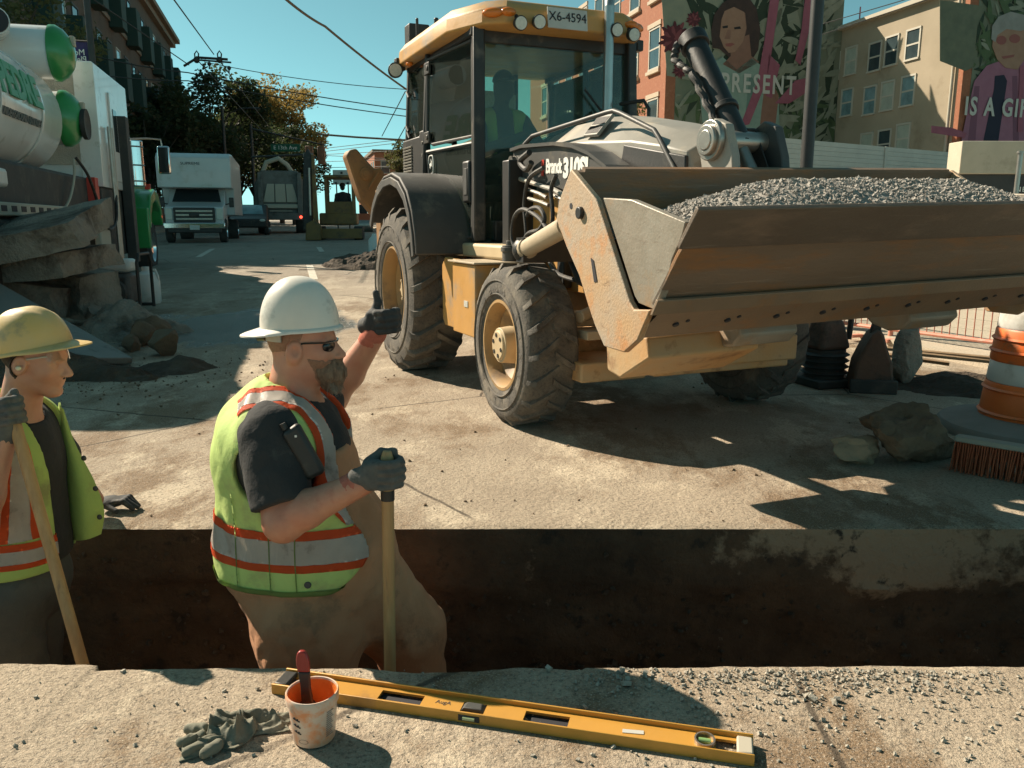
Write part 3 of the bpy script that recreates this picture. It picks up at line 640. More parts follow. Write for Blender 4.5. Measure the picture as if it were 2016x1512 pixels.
patch('paint', mu, f1, w1([(1372, 170), (1392, 128), (1418, 114), (1446, 138), (1476, 116), (1504, 140), (1528, 190), (1530, 300), (1400, 300), (1378, 240)]), .086, P_['teal'])
for q in ([(1400, 170), (1408, 168), (1420, 300), (1404, 300)], [(1470, 150), (1482, 160), (1470, 240), (1462, 236)], [(1440, 200), (1450, 210), (1452, 300), (1438, 300)]): patch('paint', mu, f1, w1(q), .099, P_['teal_dk'], .003)
patch('paint', mu, f1, w1([(1504, 140), (1528, 190), (1520, 260), (1490, 262), (1494, 220)]), .099, P_['skin_dk'], .003)
for q in ([(1512, -10), (1530, -10), (1516, 90), (1504, 160), (1470, 246), (1452, 250), (1486, 160), (1500, 80)], [(1580, -10), (1596, -10), (1588, 60), (1570, 130), (1560, 120), (1572, 60)], [(1560, 160), (1604, 150), (1606, 168), (1548, 205), (1520, 205), (1534, 190)], [(1508, 108), (1530, 130), (1514, 195), (1502, 190)]): patch('ribbon', mu, f1, w1(q), .112, P_['pink'], .004)
leaves('painted_leaves', mu, f1, (2.2, 6.2, 0, 2.2, .46, W1 - .02), 26, P_['leaf_lt'], .8, 1.9, .035, 9, .118, None, 1.5)
def wall_text(parent, C, s_, u, v, size, sp, z, mat, xs=1.0):
    x, y = wallpx(C, u, v); ff_ = frame(C, SN, (0, 0, 1)); f_ = f1.copy() if C is C1 else f2.copy(); o_ = f_ @ Vector((x, y, z)); f_.translation = o_; return text('lettering', s_, size, mat, parent, f_, .006, xs, .03, sp)
wall_text(mu, C1, 'PRESENT', 1488, 169, 1.36, 1.25, .135, P_['white'], .72)
# --- tan stucco building with the window wall
wb = empty('stucco_building', PR, 0, 'tan stucco building with white sash windows, half in shadow', 'building'); offw = -PR
SL = S2 - 9.0
m = MB(); block(m, SL, S2 + 24, T2 + .02, T2 + 14, -1, 11.75); m.v = [tuple(Vector(p) + offw) for p in m.v]; m.build('wall', K['stucco'], wb)
m = MB(); block(m, SL - .05, S2 + 24, T2 - .35, T2 + 14, 11.75, 11.95); m.v = [tuple(Vector(p) + offw) for p in m.v]; m.build('eave', K['gutter'], wb)
fw_ = lambda s_, z: frame(Vector(st(s_, T2 + .02, z)) + offw, -SU, (0, 0, 1))
def stuccopx(u, v):
    r = ray(u, v); o = Vector((0, 0, CAM_H)); t = (T2 - o.dot(SN)) / r.dot(SN); q = o + r * t; return q.dot(SU), q.z
for (u, v) in ((1642, 132), (1675, 120), (1722, 112), (1755, 100), (1797, 87), (1632, 212), (1667, 202), (1712, 198), (1747, 189), (1787, 179), (1777, 273), (1740, 284), (1705, 290)):
    s_, z = stuccopx(u, v); k_ = int(u) % 3; window(wb, fw_(s_, z), .85, 1.35, 'wb%d' % k_, ('win_frame', ('pane', 'blind', 'pane_teal')[k_]))
m = MB(); q = st(SL + .25, T2 - .1); m.cyl(Vector((q.x, q.y, 2)) + offw, Vector((q.x, q.y, 11.7)) + offw, .07, n=10); m.build('downpipe', K['gutter'], wb)
K['pinkpaint'] = M('pink paint post', (.45, .16, .2), None, 4, .7)
for u in (1672, 1773):
    s_, z = stuccopx(u, 60); m = MB(); q = st(s_, T2 + .6); m.cyl(Vector((q.x, q.y, 11.9)) + offw, Vector((q.x, q.y, 12.9)) + offw, .04, n=8); m.build('roof_post', K['pinkpaint'], wb)
# --- second mural wall, nearer
C2 = PR - SU * 9.0; 
mb = empty('mural_building', C2, 0, 'brick building whose painted wall reads IS A GIFT', 'building'); offm = -C2
m = MB(); block(m, SL - 8, SL - .02, T2, T2 + 26, -1, 14); m.v = [tuple(Vector(p) - SU * 0 + offm) for p in m.v]
C2 = C2 - SU * 0
m = MB(); block(m, SL - .30, SL - .02, T2 - .02, T2 + 24, -1, 14); m.v = [tuple(Vector(p) + offm) for p in m.v]; m.build('wall', K['brick_red'], mb)
f2 = frame(-SU * .32 + Vector((0, 0, 3.0)), SN, (0, 0, 1)); C2w = C2 - SU * .32
mu2 = patch('mural', mb, f2, [(.45, -4), (14, -4), (14, 10.4), (.45, 10.4)], -.02, K['mural_base'], .02)
w2 = lambda pts: [wallpx(C2w, u, v) for u, v in pts]
patch('paint', mu2, f2, w2([(1850, 0), (1990, 20), (1990, 100), (1900, 140), (1850, 120)]), .004, P_['olive'])
leaves('painted_leaves', mu2, f2, (.5, 5, 3, 10, .47, 13), 120, P_['leaf'], .5, 1.6, .13, 29, .052, None, -.6)
leaves('painted_leaves', mu2, f2, (.5, 9, -2, 10, .47, 13), 170, P_['leaf_dk'], .8, 2.0, .10, 21, .018)
leaves('painted_leaves', mu2, f2, (.5, 3.6, -2, 6, .47, 13), 60, P_['leaf'], .8, 2.0, .14, 22, .03)
leaves('painted_leaves', mu2, f2, (.5, 4.4, 4, 10, .47, 13), 50, P_['leaf_lt'], .5, 1.3, .10, 23, .042, None, -.8)
patch('paint', mu2, f2, w2([(1886, 300), (1900, 230), (1916, 160), (1940, 130), (1968, 120), (2040, 120), (2060, 300)]), .062, P_['mauve'])
for q in ([(1916, 170), (1926, 170), (1916, 300), (1900, 300)], [(1990, 150), (2000, 150), (2004, 300), (1992, 300)]): patch('paint', mu2, f2, w2(q), .075, P_['mauve_dk'], .003)
patch('paint', mu2, f2, w2([(1956, 150), (1974, 148), (1980, 160), (1962, 282), (1932, 284), (1954, 176)]), .08, P_['navy'], .004)
patch('paint', mu2, f2, w2([(1950, 92), (1954, 60), (1966, 40), (1990, 28), (2010, 36), (2022, 60), (2018, 110), (2000, 138), (1976, 134), (1960, 118)]), .086, P_['skin'])
patch('paint', mu2, f2, w2([(1948, 78), (1950, 52), (1962, 34), (1986, 24), (2012, 30), (2024, 56), (2006, 62), (1978, 58), (1960, 70), (1956, 84)]), .099, P_['grey'], .004)
for q in (ell(1968, 80, 10, 9, 14), ell(1994, 77, 11, 9, 14)): patch('paint', mu2, f2, w2(q), .104, P_['lip'], .004)
patch('paint', mu2, f2, w2([(1968, 112), (1994, 108), (1992, 113), (1972, 117)]), .104, P_['lip'], .004)
for q in ([(1830, 248), (1870, 252), (1900, 262), (1896, 272), (1830, 262)], [(2004, 130), (2012, 130), (2010, 260), (2000, 260)]): patch('ribbon', mu2, f2, w2(q), .108, P_['pink'], .004)
C2 = C2w
wall_text(mu2, C2w, 'IS A GIFT', 1967, 214, 1.12, 1.2, .13, P_['white'], .78)
# --- grey horizontal-board hoarding, low walls and sign on the right
K['hoard'] = M('grey painted boards', (.50, .48, .42), (.44, .42, .37), 2, .8, 0, .1, 40)
A = atY(1490, 330, 30); B = atY(1900, 330, 37.5); A.z = B.z = 0; d = (B - A); Ln = d.length; d.normalize()
hd = empty('hoarding', A, 0, 'grey hoarding of horizontal boards across the lot below the murals', 'wall')
fh = frame((0, 0, 0), d, (0, 0, 1))
for k in range(22): m = MB(); fbox_(m, fh, 0, Ln, .4 + k * .175, .4 + k * .175 + .168, 0, .05); m.build('board', K['hoard'], hd)
m = MB(); fbox_(m, fh, 0, Ln, .3, 4.2, -.10, -.002); m.build('backing', K['win_frame_dk'], hd)
for x in (0.0, Ln * .55, Ln): m = MB(); fbox_(m, fh, x - .06, x + .06, .2, 4.25, .052, .10); m.build('post', K['hoard'], hd)
K['conc_wall'] = M('pale board-marked concrete', (.50, .44, .34), (.43, .375, .285), 1.5, .9, 0, .3, 20, (.33, .28, .21), .25, 1)  # pale concrete with random blotches
A = atY(1484, 300, 26); wv = empty('garden_wall', (A.x, A.y, 0), ST, 'short pale wall with dry vines behind the loader cylinder', 'wall')
m = MB(); m.b2(0, 1.0, 0, .3, 0, 4.0); m.build('wall_panel', K['conc_wall'], wv, bevel=.03)
rr = random.Random(3)
for k in range(7):
    m = MB(); x = .1 + k * .13; z = 2.5; P = [(x, -.02, z)]
    for i in range(6): x += rr.uniform(-.08, .08); z += rr.uniform(.12, .25); P.append((x, -.02, z))
    m.tube(P, .012, 5); m.build('vine_stem', K['plank'], wv)
A = atY(1893, 300, 20.0); A.z = 0
lw = empty('shop_building', A, 0, 'low concrete shopfront with a dark band and MOUNT sign at the right edge', 'building')
fl = frame((0, 0, 0), (SN + SU * -.25), (0, 0, 1))
m = MB(); fbox_(m, fl, 0, 9, 2.36, 3.12, -.6, 0); m.build('concrete_beam', K['conc_wall'], lw, bevel=.02)
K['darkpanel'] = M('dark shop panel', (.035, .036, .036), (.05, .05, .048), 3, .7)
m = MB(); fbox_(m, fl, .0, 9, -.2, 2.355, -.55, -.1); m.build('dark_front', K['darkpanel'], lw)
m = MB(); fbox_(m, fl, .62, 9, 1.35, 1.78, -.1, -.04); m.build('sign_board', K['white'], lw)
fx_ = fl.copy(); fx_.translation = fl @ Vector((1.62, 1.565, -.035)); text('lettering', '* MOUNT', .30, K['ink'], lw, fx_, .005, .9, .0, 1.35)
fx_ = fl.copy(); fx_.translation = fl @ Vector((1.72, 2.0, -.095)); text('lettering', 'NEXT', .17, K['letter_white'], lw, fx_, .005, 1, .0, 1.3)
m = MB(); fbox_(m, fl, -.75, 0, 1.1, 2.05, -.4, -.2); sc = m.build('lattice_panel', K['white'], lw)
for k in range(5): m = MB(); a = fl @ Vector((-.7 + k * .14, 1.15, -.18)); b2 = fl @ Vector((-.55 + k * .14, 2.0, -.18)); m.cyl(a, b2, .012, n=6); m.build('lattice_bar', K['gutter'], lw)
# ---------------------------------------------------------------- trees, wires, street furniture, far vehicles
def leafmat(n, c1, c2):
    m = M(n, c1, c2, 2.0, .7, 0, 0); N = m.node_tree.nodes; L_ = m.node_tree.links; b = N['Principled BSDF']; b.inputs['Transmission Weight'].default_value = 0
    tr = N.new('ShaderNodeBsdfTranslucent'); ad = N.new('ShaderNodeMixShader'); ad.inputs[0].default_value = .5; o = N['Material Output']
    src = b.inputs['Base Color'].links[0].from_socket; L_.new(src, tr.inputs[0]); L_.new(b.outputs[0], ad.inputs[1]); L_.new(tr.outputs[0], ad.inputs[2]); L_.new(ad.outputs[0], o.inputs[0]); return m
K['leaf_dark'] = leafmat('dark green leaves', (.030, .045, .018), (.055, .070, .026)); K['leaf_gold'] = leafmat('turning golden leaves', (.34, .22, .06), (.20, .16, .05)); K['leaf_mid'] = leafmat('mid green leaves', (.075, .085, .03), (.12, .115, .04))
K['bark'] = M('grey bark', (.075, .06, .045), (.05, .04, .03), 8, .95, 0, .8, 30)
def tree(pos, H, cr, mat, label, seed, nleaf=5000, leaf=.26, trunk=None, group='street trees', conic=0, nclump=26):
    r = random.Random(seed); t = empty('street_tree', pos, 0, label, 'tree', group)
    th = trunk or H * .35; m = MB(); rr = .05 + H * .016
    m.tube([(0, 0, -.3), (r.uniform(-.1, .1), r.uniform(-.1, .1), th * .5), (r.uniform(-.2, .2), r.uniform(-.2, .2), th), (r.uniform(-.3, .3), r.uniform(-.3, .3), H * .8)], [rr, rr * .8, rr * .65, rr * .15], 8)
    clumps = []
    for k in range(nclump):
        while True:
            x, y, z = (r.uniform(-1, 1) for _ in range(3))
            if x * x + y * y + z * z < 1: break
        zz = th + (H - th) * (.5 + .5 * z); taper = 1 - conic * (zz - th) / (H - th)
        clumps.append((x * cr * taper, y * cr * taper, zz, cr * r.uniform(.22, .42) * (.5 + .5 * taper)))
    for (x, y, z, q) in clumps[:14]: m.tube([(0, 0, th * r.uniform(.7, 1.05)), (x * .4, y * .4, th + (z - th) * .45), (x, y, z)], [rr * .4, rr * .25, rr * .08], 5)
    m.build('trunk', K['bark'], t)
    m = MB(); per = nleaf // nclump
    for (x, y, z, q) in clumps:
        for _ in range(per):
            d = Vector((r.gauss(0, 1), r.gauss(0, 1), r.gauss(0, 1))).normalized() * q * r.random() ** .35 * (1.25 if r.random() < .1 else 1)
            c = Vector((x, y, z)) + Vector((d.x, d.y, d.z * .8)); a = Vector((r.gauss(0, 1), r.gauss(0, 1), r.gauss(0, .6))).normalized(); b = a.orthogonal().normalized(); b = Quaternion(a, r.uniform(0, 6.28)) @ b
            s_ = leaf * r.uniform(.6, 1.3); n = len(m.v); m.v += [tuple(c - a * s_ * .5), tuple(c + b * s_ * .28), tuple(c + a * s_ * .5), tuple(c - b * s_ * .28)]; m.f.append((n, n + 1, n + 2, n + 3))
    o = m.build('crown', mat, t, sharp=None, weld=False); return t
def gp(u, Y): return Vector(((u - 1008) / FPX * _c * Y, Y, gz(Y)))
tree(gp(300, 47), 7.6, 3.2, K['leaf_dark'], 'dark street tree right behind the mirror of the vacuum truck', 1, 9000, .30)
tree(gp(352, 60), 9.2, 4.0, K['leaf_dark'], 'dark leafy tree above the white box truck, against the brown block', 2, 14000, .36, nclump=40)
tree(gp(420, 72), 13.0, 4.8, K['leaf_dark'], 'dark tree with sparse drooping twigs at the corner of the brown block', 3, 11000, .36, nclump=34)
tree(gp(478, 84), 11.0, 5.0, K['leaf_dark'], 'dark tree between the white box truck and the golden tree', 4, 14000, .40, nclump=44)
tree(gp(556, 96), 16.5, 4.6, K['leaf_gold'], 'golden autumn tree above the grey truck, taller right half', 5, 15000, .38, trunk=4, nclump=44)
tree(gp(505, 94), 15.5, 3.8, K['leaf_gold'], 'golden autumn tree beside the dark trees, left of its taller twin', 6, 14000, .38, trunk=4, nclump=44)
tree(gp(580, 78), 8.5, 3.0, K['leaf_dark'], 'low dark tree under the green street sign', 7, 6000, .32, trunk=2)
tree(gp(796, 60), 6.6, 2.0, K['leaf_mid'], 'small olive green tree left of the cab behind the digging arm', 8, 5000, .22, trunk=1.2, conic=.6)
tree(Vector((-14.6, 24, gz(24))), 8.6, 2.9, K['leaf_mid'], 'tree with pale leaf tips above the vacuum truck tank', 9, 9000, .17, trunk=3.5)
tree(gp(1255, 30), 5.0, 1.3, K['leaf_mid'], 'thin shrub-like tree before the brick building, right of the cab', 10, 2600, .15, trunk=1.5)
tree(gp(1320, 31), 3.6, 1.2, K['leaf_mid'], 'low bushy tree behind the loader hood under the flower mural', 11, 2600, .15, trunk=.8)
# wires
K['wire'] = M('black cable', (.014, .014, .013), None, 4, .6); K['wire_rust'] = M('weathered brown feeder cable', (.13, .085, .05), None, 4, .7)
def wire(pts, Ys, r, label, mat='wire', sag=.0):
    P = [atY(u, v, Y) for (u, v), Y in zip(pts, Ys)]; out = []
    for a, b in zip(P[:-1], P[1:]):
        for k in range(10): q = a.lerp(b, k / 10); q.z -= sag * 4 * (k / 10) * (1 - k / 10); out.append(q)
    out.append(P[-1]); m = MB(); m.tube(out, r, 6); o = m.build('overhead_wire', K[mat]); tag(o, label, 'wire', 'overhead wires'); return o
wire([(340, -4), (421, 107)], [16, 24], .014, 'single wire dropping from the top edge to the trolley bracket')
wire([(392, 122), (457, 194), (520, 262)], [24, 33, 60], .014, 'trolley wire leaving the bracket downwards, left one of the pair')
wire([(436, 124), (496, 206), (545, 268)], [24, 33, 60], .014, 'trolley wire leaving the bracket downwards, right one of the pair')
wire([(402, 122), (800, 176)], [24, 24], .010, 'thin span wire from the trolley bracket to the cab corner', sag=.1)
wire([(-10, 52), (370, 143), (1010, 238)], [20, 24, 30], .017, 'upper of two black wires crossing the sky left of the cab', sag=.15)
wire([(-10, 108), (370, 159), (1010, 250)], [20, 24, 30], .016, 'lower of two black wires crossing the sky left of the cab', sag=.15)
wire([(560, -4), (640, 52), (800, 176)], [14, 16, 20], .022, 'thick brown feeder cable slanting down to the cab roof', 'wire_rust', .03)
wire([(798, 180), (752, 268)], [20, 26], .012, 'thin diagonal wire below the feeder cable end')
wire([(800, 246), (770, 300)], [20, 26], .012, 'short diagonal wire beside the rear cab pillar')
wire([(624, 264), (700, 270), (900, 282)], [40, 40, 40], .045, 'thick trolley span left of the cab, above the far signals', 'wire_rust')
for i, (a, b) in enumerate((((640, 292), (900, 262)), ((640, 298), (900, 268)), ((640, 304), (800, 296)), ((640, 318), (800, 314)), ((640, 330), (800, 327)), ((640, 306), (900, 320)))):
    wire([a, b], [70, 60], .022, 'far wire crossing the street above the mini excavator, number %s from the top' % ('one two three four five six'.split()[i]))
wire([(1610, 50), (1800, -6)], [34, 30], .016, 'upper wire across the sky right of the black pole'); wire([(1600, 74), (1830, -2)], [34, 30], .016, 'lower wire across the sky right of the black pole')
wire([(180, -4), (372, 128)], [18, 24], .014, 'wire running down across the brown block to the bracket')
br = empty('trolley_bracket', atY(410, 116, 24), 0, 'dark trolley wire bracket with loops, right of the brown block', 'bracket'); ob = -atY(410, 116, 24)
for (a, b, r_) in (((362, 130), (388, 114), .035), ((386, 113), (448, 117), .035), ((388, 118), (455, 123), .025)): m = MB(); m.cyl(atY(*a, 24) + ob, atY(*b, 24) + ob, r_, n=8); m.build('arm', K['wire'], br)
for u in (387, 432):
    m = MB(); P = [atY(u + dx, v, 24) + ob for dx, v in ((-3, 116), (-4, 106), (0, 100), (4, 106), (3, 116))]; m.tube(P, .02, 6); m.build('loop', K['wire'], br); m = MB(); m.ball(atY(u, 118, 24) + ob, .09, 8, 6); m.build('insulator', K['wire'], br)
for u, v in ((412, 128), (451, 136)): m = MB(); m.cyl(atY(u, v - 4, 24.5) + ob, atY(u, v + 8, 24.5) + ob, .02, n=6); m.ball(atY(u, v - 2, 24.5) + ob, .06, 8, 6); m.build('hanger', K['wire'], br)
K['pole_dk'] = M('black pole', (.02, .02, .019), (.03, .029, .027), 5, .5)
lp0 = gp(452, 58); po = empty('street_lamp', lp0, 0, 'dark street lamp with a curved arm in front of the dark trees', 'street lamp'); z = atY(452, 208, 58).z - lp0.z
m = MB(); m.cyl((0, 0, 0), (0, 0, z), .13, .10, n=10); m.build('pole', K['pole_dk'], po); m = MB(); m.tube([(0, 0, z - 1.2), (.5, 0, z - .5), (1.2, 0, z - .2), (2.2, 0, z - .15)], .05, 6); m.build('arm', K['pole_dk'], po); m = MB(); m.ball((2.35, 0, z - .2), (.3, .12, .08), 10, 6); m.build('lamp_head', K['pole_dk'], po)
pp0 = gp(1580, 14); pz = 7.5; po = empty('utility_pole', pp0, 0, 'straight black pole in front of the PRESENT mural', 'pole')
m = MB(); m.cyl((0, 0, -.2), (0, 0, pz), .105, .10, n=16); m.build('shaft', K['pole_dk'], po); m = MB(); m.cyl((0, 0, 0), (0, 0, .35), .19, .14, n=16); m.build('base', K['pole_dk'], po)
pp1 = gp(1993, 11); po = empty('sign_post', pp1, 0, 'thin galvanised post before the MOUNT sign', 'post'); zt = atY(1993, 302, 11).z - pp1.z
m = MB(); m.cyl((0, 0, 0), (0, 0, zt), .03, n=10); m.build('post', K['steel'], po); m = MB(); m.cyl((0, 0, zt), (0, 0, zt + .03), .045, n=10); m.build('cap', K['steel'], po)
# traffic signal mast and street sign
sg = gp(505, 60); ms = empty('traffic_signal', sg, 0, 'mast arm with two signal heads and a green street-name sign over the far crossing', 'traffic light'); osg = -sg
m = MB(); m.cyl((0, 0, 0), (0, 0, 7.2), .14, .1, n=10); m.build('pole', K['pole_dk'], ms); m = MB(); m.cyl((0, 0, 6.9), atY(640, 286, 60) + osg, .07, .05, n=8); m.build('mast_arm', K['pole_dk'], ms)
K['signal'] = M('brown signal backplate', (.20, .105, .06), None, 4, .6)
for (u, v, w, h) in ((609, 301, .55, .95), (633, 306, .52, 1.25)):
    q = atY(u, v, 60) + osg; m = MB(); m.box(q, (w, .25, h)); sh = m.build('signal_head', K['signal'], ms, bevel=.05)
    for k in (-1, 0, 1): m = MB(); m.cyl(q + Vector((0, -.28, k * h * .3)), q + Vector((0, -.12, k * h * .3)), w * .24, n=10); m.build('visor', K['signal'], sh)
    m = MB(); m.cyl(q + Vector((0, 0, h / 2)), q + Vector((0, 0, h / 2 + .35)), .04, n=6); m.build('hanger', K['pole_dk'], ms)
K['sign_green'] = M('green street sign', (.01, .10, .055), None, 4, .5)
q = atY(562, 291, 60) + osg; m = MB(); m.box(q, (2.1, .06, .52)); sn = m.build('street_sign', K['sign_green'], ms, bevel=.02); text('lettering', 'E 13th Ave', .38, K['letter_white'], sn, frame(q + Vector((0, -.035, 0)), (1, 0, 0), (0, 0, 1)), .004)
# lamp-post banner seen from behind
bq = atY(150, 82, 21); bp0 = Vector((bq.x + .35, 21, gz(21))); bn = empty('banner', bp0, 0, 'purple street banner with reversed white lettering above the vacuum truck', 'banner'); K['purple'] = M('purple banner cloth', (.045, .035, .11), (.06, .045, .14), 3, .85, 0, .2, 8)
m = MB(); zt = bq.z - bp0.z; m.cyl((0, 0, 0), (0, 0, zt + 1.2), .08, n=10); m.build('post', K['pole_dk'], bn); m = MB(); m.cyl((0, 0, zt), (-.78, 0, zt + .05), .02, n=6); m.build('rod', K['pole_dk'], bn)
m = MB(); V = []
for i in range(9):
    for j in range(7): V.append((-.06 - .66 * j / 6 * (1 - .12 * i / 8), .03 * math.sin(j * 1.2 + i * .6), zt - .82 * i / 8))
m.add(V, [(i * 7 + j, i * 7 + j + 1, i * 7 + 8 + j, i * 7 + 7 + j) for i in range(8) for j in range(6)]); cl = m.build('cloth', K['purple'], bn, sharp=None)
for s_, z_ in (('More', .26), ('Please', .42)): text('lettering', s_, .2, K['letter_white'], bn, frame((-.36, -.05, zt - z_), (-1, 0, 0), (0, 0, 1)), .002)
# ---- vehicles in the street -------------------------------------------------
def wheel(parent, c, r, w, name='wheel', axis='x', rim='chrome'):
    m = MB(); m.lathe([(r * .55, -w / 2), (r * .9, -w / 2), (r, -w * .35), (r, w * .35), (r * .9, w / 2), (r * .55, w / 2)], c, axis, 24); o = m.build(name, K['rubber_dark'], parent)
    m = MB(); m.lathe([(.001, -w * .25), (r * .3, -w * .38), (r * .5, -w * .2), (r * .56, -w * .5), (r * .56, w * .5), (r * .5, w * .2), (r * .3, w * .38), (.001, w * .25)], c, axis, 18); m.build('rim', K[rim], o); return o
K['truck_white'] = M('white truck paint', (.52, .54, .53), (.47, .49, .48), 2, .3, 0, 0, 40, (.38, .37, .33), .2, 2, coat=.2)
K['truck_grey'] = M('dirty grey truck steel', (.16, .155, .14), (.11, .105, .09), 3, .6, 0, .1, 30, (.06, .05, .04), .4, 2)
K['taillight'] = emis('lit tail lamp', (.8, .06, .03), 2.5)
# white box truck facing the camera
bt = empty('box_truck', gp(384, 28), ST, 'white box truck facing the camera, parked in the shade', 'truck')
m = MB(); m.b2(-1.2, 1.2, 1.9, 6.8, .95, 3.02); m.prism([(.75, 1.86), (.75, 2.86), (1.0, 3.02), (1.9, 3.02), (1.9, 1.86)], 'x', -1.2, 1.2); bx = m.build('cargo_box', K['truck_white'], bt, bevel=.03)
text('box_lettering', 'SUPREME', .13, K['ink'], bx, frame((-.1, .742, 2.66), (1, 0, 0), (0, 0, 1)), .003, 1.2)
m = MB(); m.prism([(.05, .5), (0, 1.0), (.07, 1.2), (1.05, 1.36), (1.58, 1.88), (1.88, 1.92), (1.88, .5)], 'x', -.93, .93); m.build('cab', K['truck_white'], bt, bevel=.05, seg=3)
m = MB(); m.hexa([(-.80, 1.05, 1.39), (.80, 1.05, 1.39), (.80, 1.10, 1.39), (-.80, 1.10, 1.39), (-.70, 1.51, 1.84), (.70, 1.51, 1.84), (.70, 1.57, 1.84), (-.70, 1.57, 1.84)]); m.build('windshield', K['glass_dark'], bt)
for sx in (-1, 1):
    m = MB(); m.hexa([(sx * .925, 1.2, 1.3), (sx * .935, 1.2, 1.3), (sx * .935, 1.84, 1.3), (sx * .925, 1.84, 1.3), (sx * .925, 1.55, 1.78), (sx * .935, 1.55, 1.78), (sx * .935, 1.84, 1.78), (sx * .925, 1.84, 1.78)]); m.build('side_window', K['glass_dark'], bt)
    m = MB(); m.box((sx * 1.14, 1.15, 1.38), (.16, .08, .34)); m.cyl((sx * .9, 1.2, 1.3), (sx * 1.14, 1.17, 1.35), .02); m.build('mirror', K['black'], bt, bevel=.03)
    m = MB(); m.box((sx * .80, .0, .96), (.22, .06, .38)); hl = m.build('headlight', K['lamp_lens'], bt, bevel=.02)
    wheel(bt, (sx * .86, .55, .41), .41, .25); wheel(bt, (sx * .86, 5.2, .41), .41, .45)
m = MB(); m.box((0, -.02, .93), (1.32, .08, .50)); gr = m.build('grille', K['black'], bt, bevel=.03)
for z in (.80, .93, 1.06): m = MB(); m.box((0, -.07, z), (1.16, .03, .07)); m.build('grille_bar', K['steel'], gr, bevel=.01)
m = MB(); m.ball((0, -.09, .93), (.17, .02, .075), 16, 8); m.build('badge', K['black'], gr)
m = MB(); m.box((0, -.10, .58), (1.95, .16, .20)); m.build('bumper', K['chrome'], bt, bevel=.03); m = MB(); m.box((0, -.06, .42), (1.7, .12, .16)); m.build('air_dam', K['black'], bt, bevel=.03)
m = MB(); m.box((0, -.19, .52), (.31, .01, .16)); m.build('licence_plate', K['plate'], bt)
# dark car behind it
cr = empty('parked_car', gp(488, 38), ST, 'dark car half hidden behind the white box truck', 'car')
m = MB(); m.prism([(0, .35), (-.02, .75), (.9, .92), (1.6, 1.42), (2.9, 1.45), (3.6, 1.0), (4.3, .9), (4.35, .4)], 'x', -.85, .85); m.build('body', K['black'], cr, bevel=.08, seg=3)
m = MB(); m.hexa([(-.68, .98, .98), (.68, .98, .98), (.68, 1.02, .98), (-.68, 1.02, .98), (-.6, 1.55, 1.40), (.6, 1.55, 1.40), (.6, 1.6, 1.40), (-.6, 1.6, 1.40)]); m.build('windshield', K['pane_teal'], cr)
for sx in (-1, 1):
    m = MB(); m.ball((sx * .65, .02, .68), (.16, .06, .07), 10, 6); m.build('headlight', K['lamp_lens'], cr)
    for y in (.8, 3.4): wheel(cr, (sx * .80, y, .33), .33, .22)
# grey vacuum truck seen from behind
gt = empty('service_truck', gp(555, 42), ST, 'dirty grey heavy truck seen from behind with two red tail lamps', 'truck')
m = MB(); m.prism([(-1.15, .9), (-1.25, 1.3), (-1.2, 2.5), (-.9, 3.1), (.9, 3.1), (1.2, 2.5), (1.25, 1.3), (1.15, .9)], 'y', 0, 6.5); m.build('body', K['truck_grey'], gt, bevel=.06)
for x0, x1, x2, x3 in ((-.85, -.3, -.62, -.28), (-.26, .26, -.24, .24), (.3, .85, .28, .62)):
    m = MB(); m.hexa([(x0, -.08, 1.55), (x1, -.08, 1.55), (x1, .0, 1.55), (x0, .0, 1.55), (x2, -.05, 2.45), (x3, -.05, 2.45), (x3, .0, 2.45), (x2, .0, 2.45)]); m.build('hatch_panel', K['gutter'], gt, bevel=.02)
for x in (-.95, .95): m = MB(); m.prism([(x - .14, .9), (x + .14, .9), (x + .10, 3.0), (x - .10, 3.0)], 'y', -.22, -.02); m.build('lift_arm', K['truck_grey'], gt, bevel=.02)
m = MB(); m.box((0, -.12, 1.35), (1.9, .14, .20)); m.build('cross_beam', K['gutter'], gt, bevel=.02); m = MB(); m.box((0, -.06, .85), (2.2, .3, .35)); m.build('rear_bumper', K['truck_grey'], gt, bevel=.03); m = MB(); m.box((0, -.3, 1.12), (1.1, .06, .04)); m.build('step_bar', K['gutter'], gt)
for x in (-1.0, -.85, .95): m = MB(); m.cyl((x, -.25, .82), (x, -.21, .82), .07, n=10); m.build('tail_lamp', K['taillight'], gt)
m = MB(); m.tube([(-.8, .3, 3.0), (-.6, .2, 3.5), (0, .1, 3.7), (.4, .15, 3.4), (.6, .3, 3.1)], .12, 8); m.build('top_hose', K['gutter'], gt); m = MB(); m.cyl((-1.3, .3, 3.75), (1.7, .3, 3.95), .05, n=8); m.build('top_pipe', K['pole_dk'], gt); m = MB(); m.box((1.45, .2, 3.9), (.5, .25, .2)); m.build('light_bar', K['truck_grey'], gt)
for x in (-.95, .95):
    for y in (1.2, 2.5): wheel(gt, (x, y, .52), .52, .5)
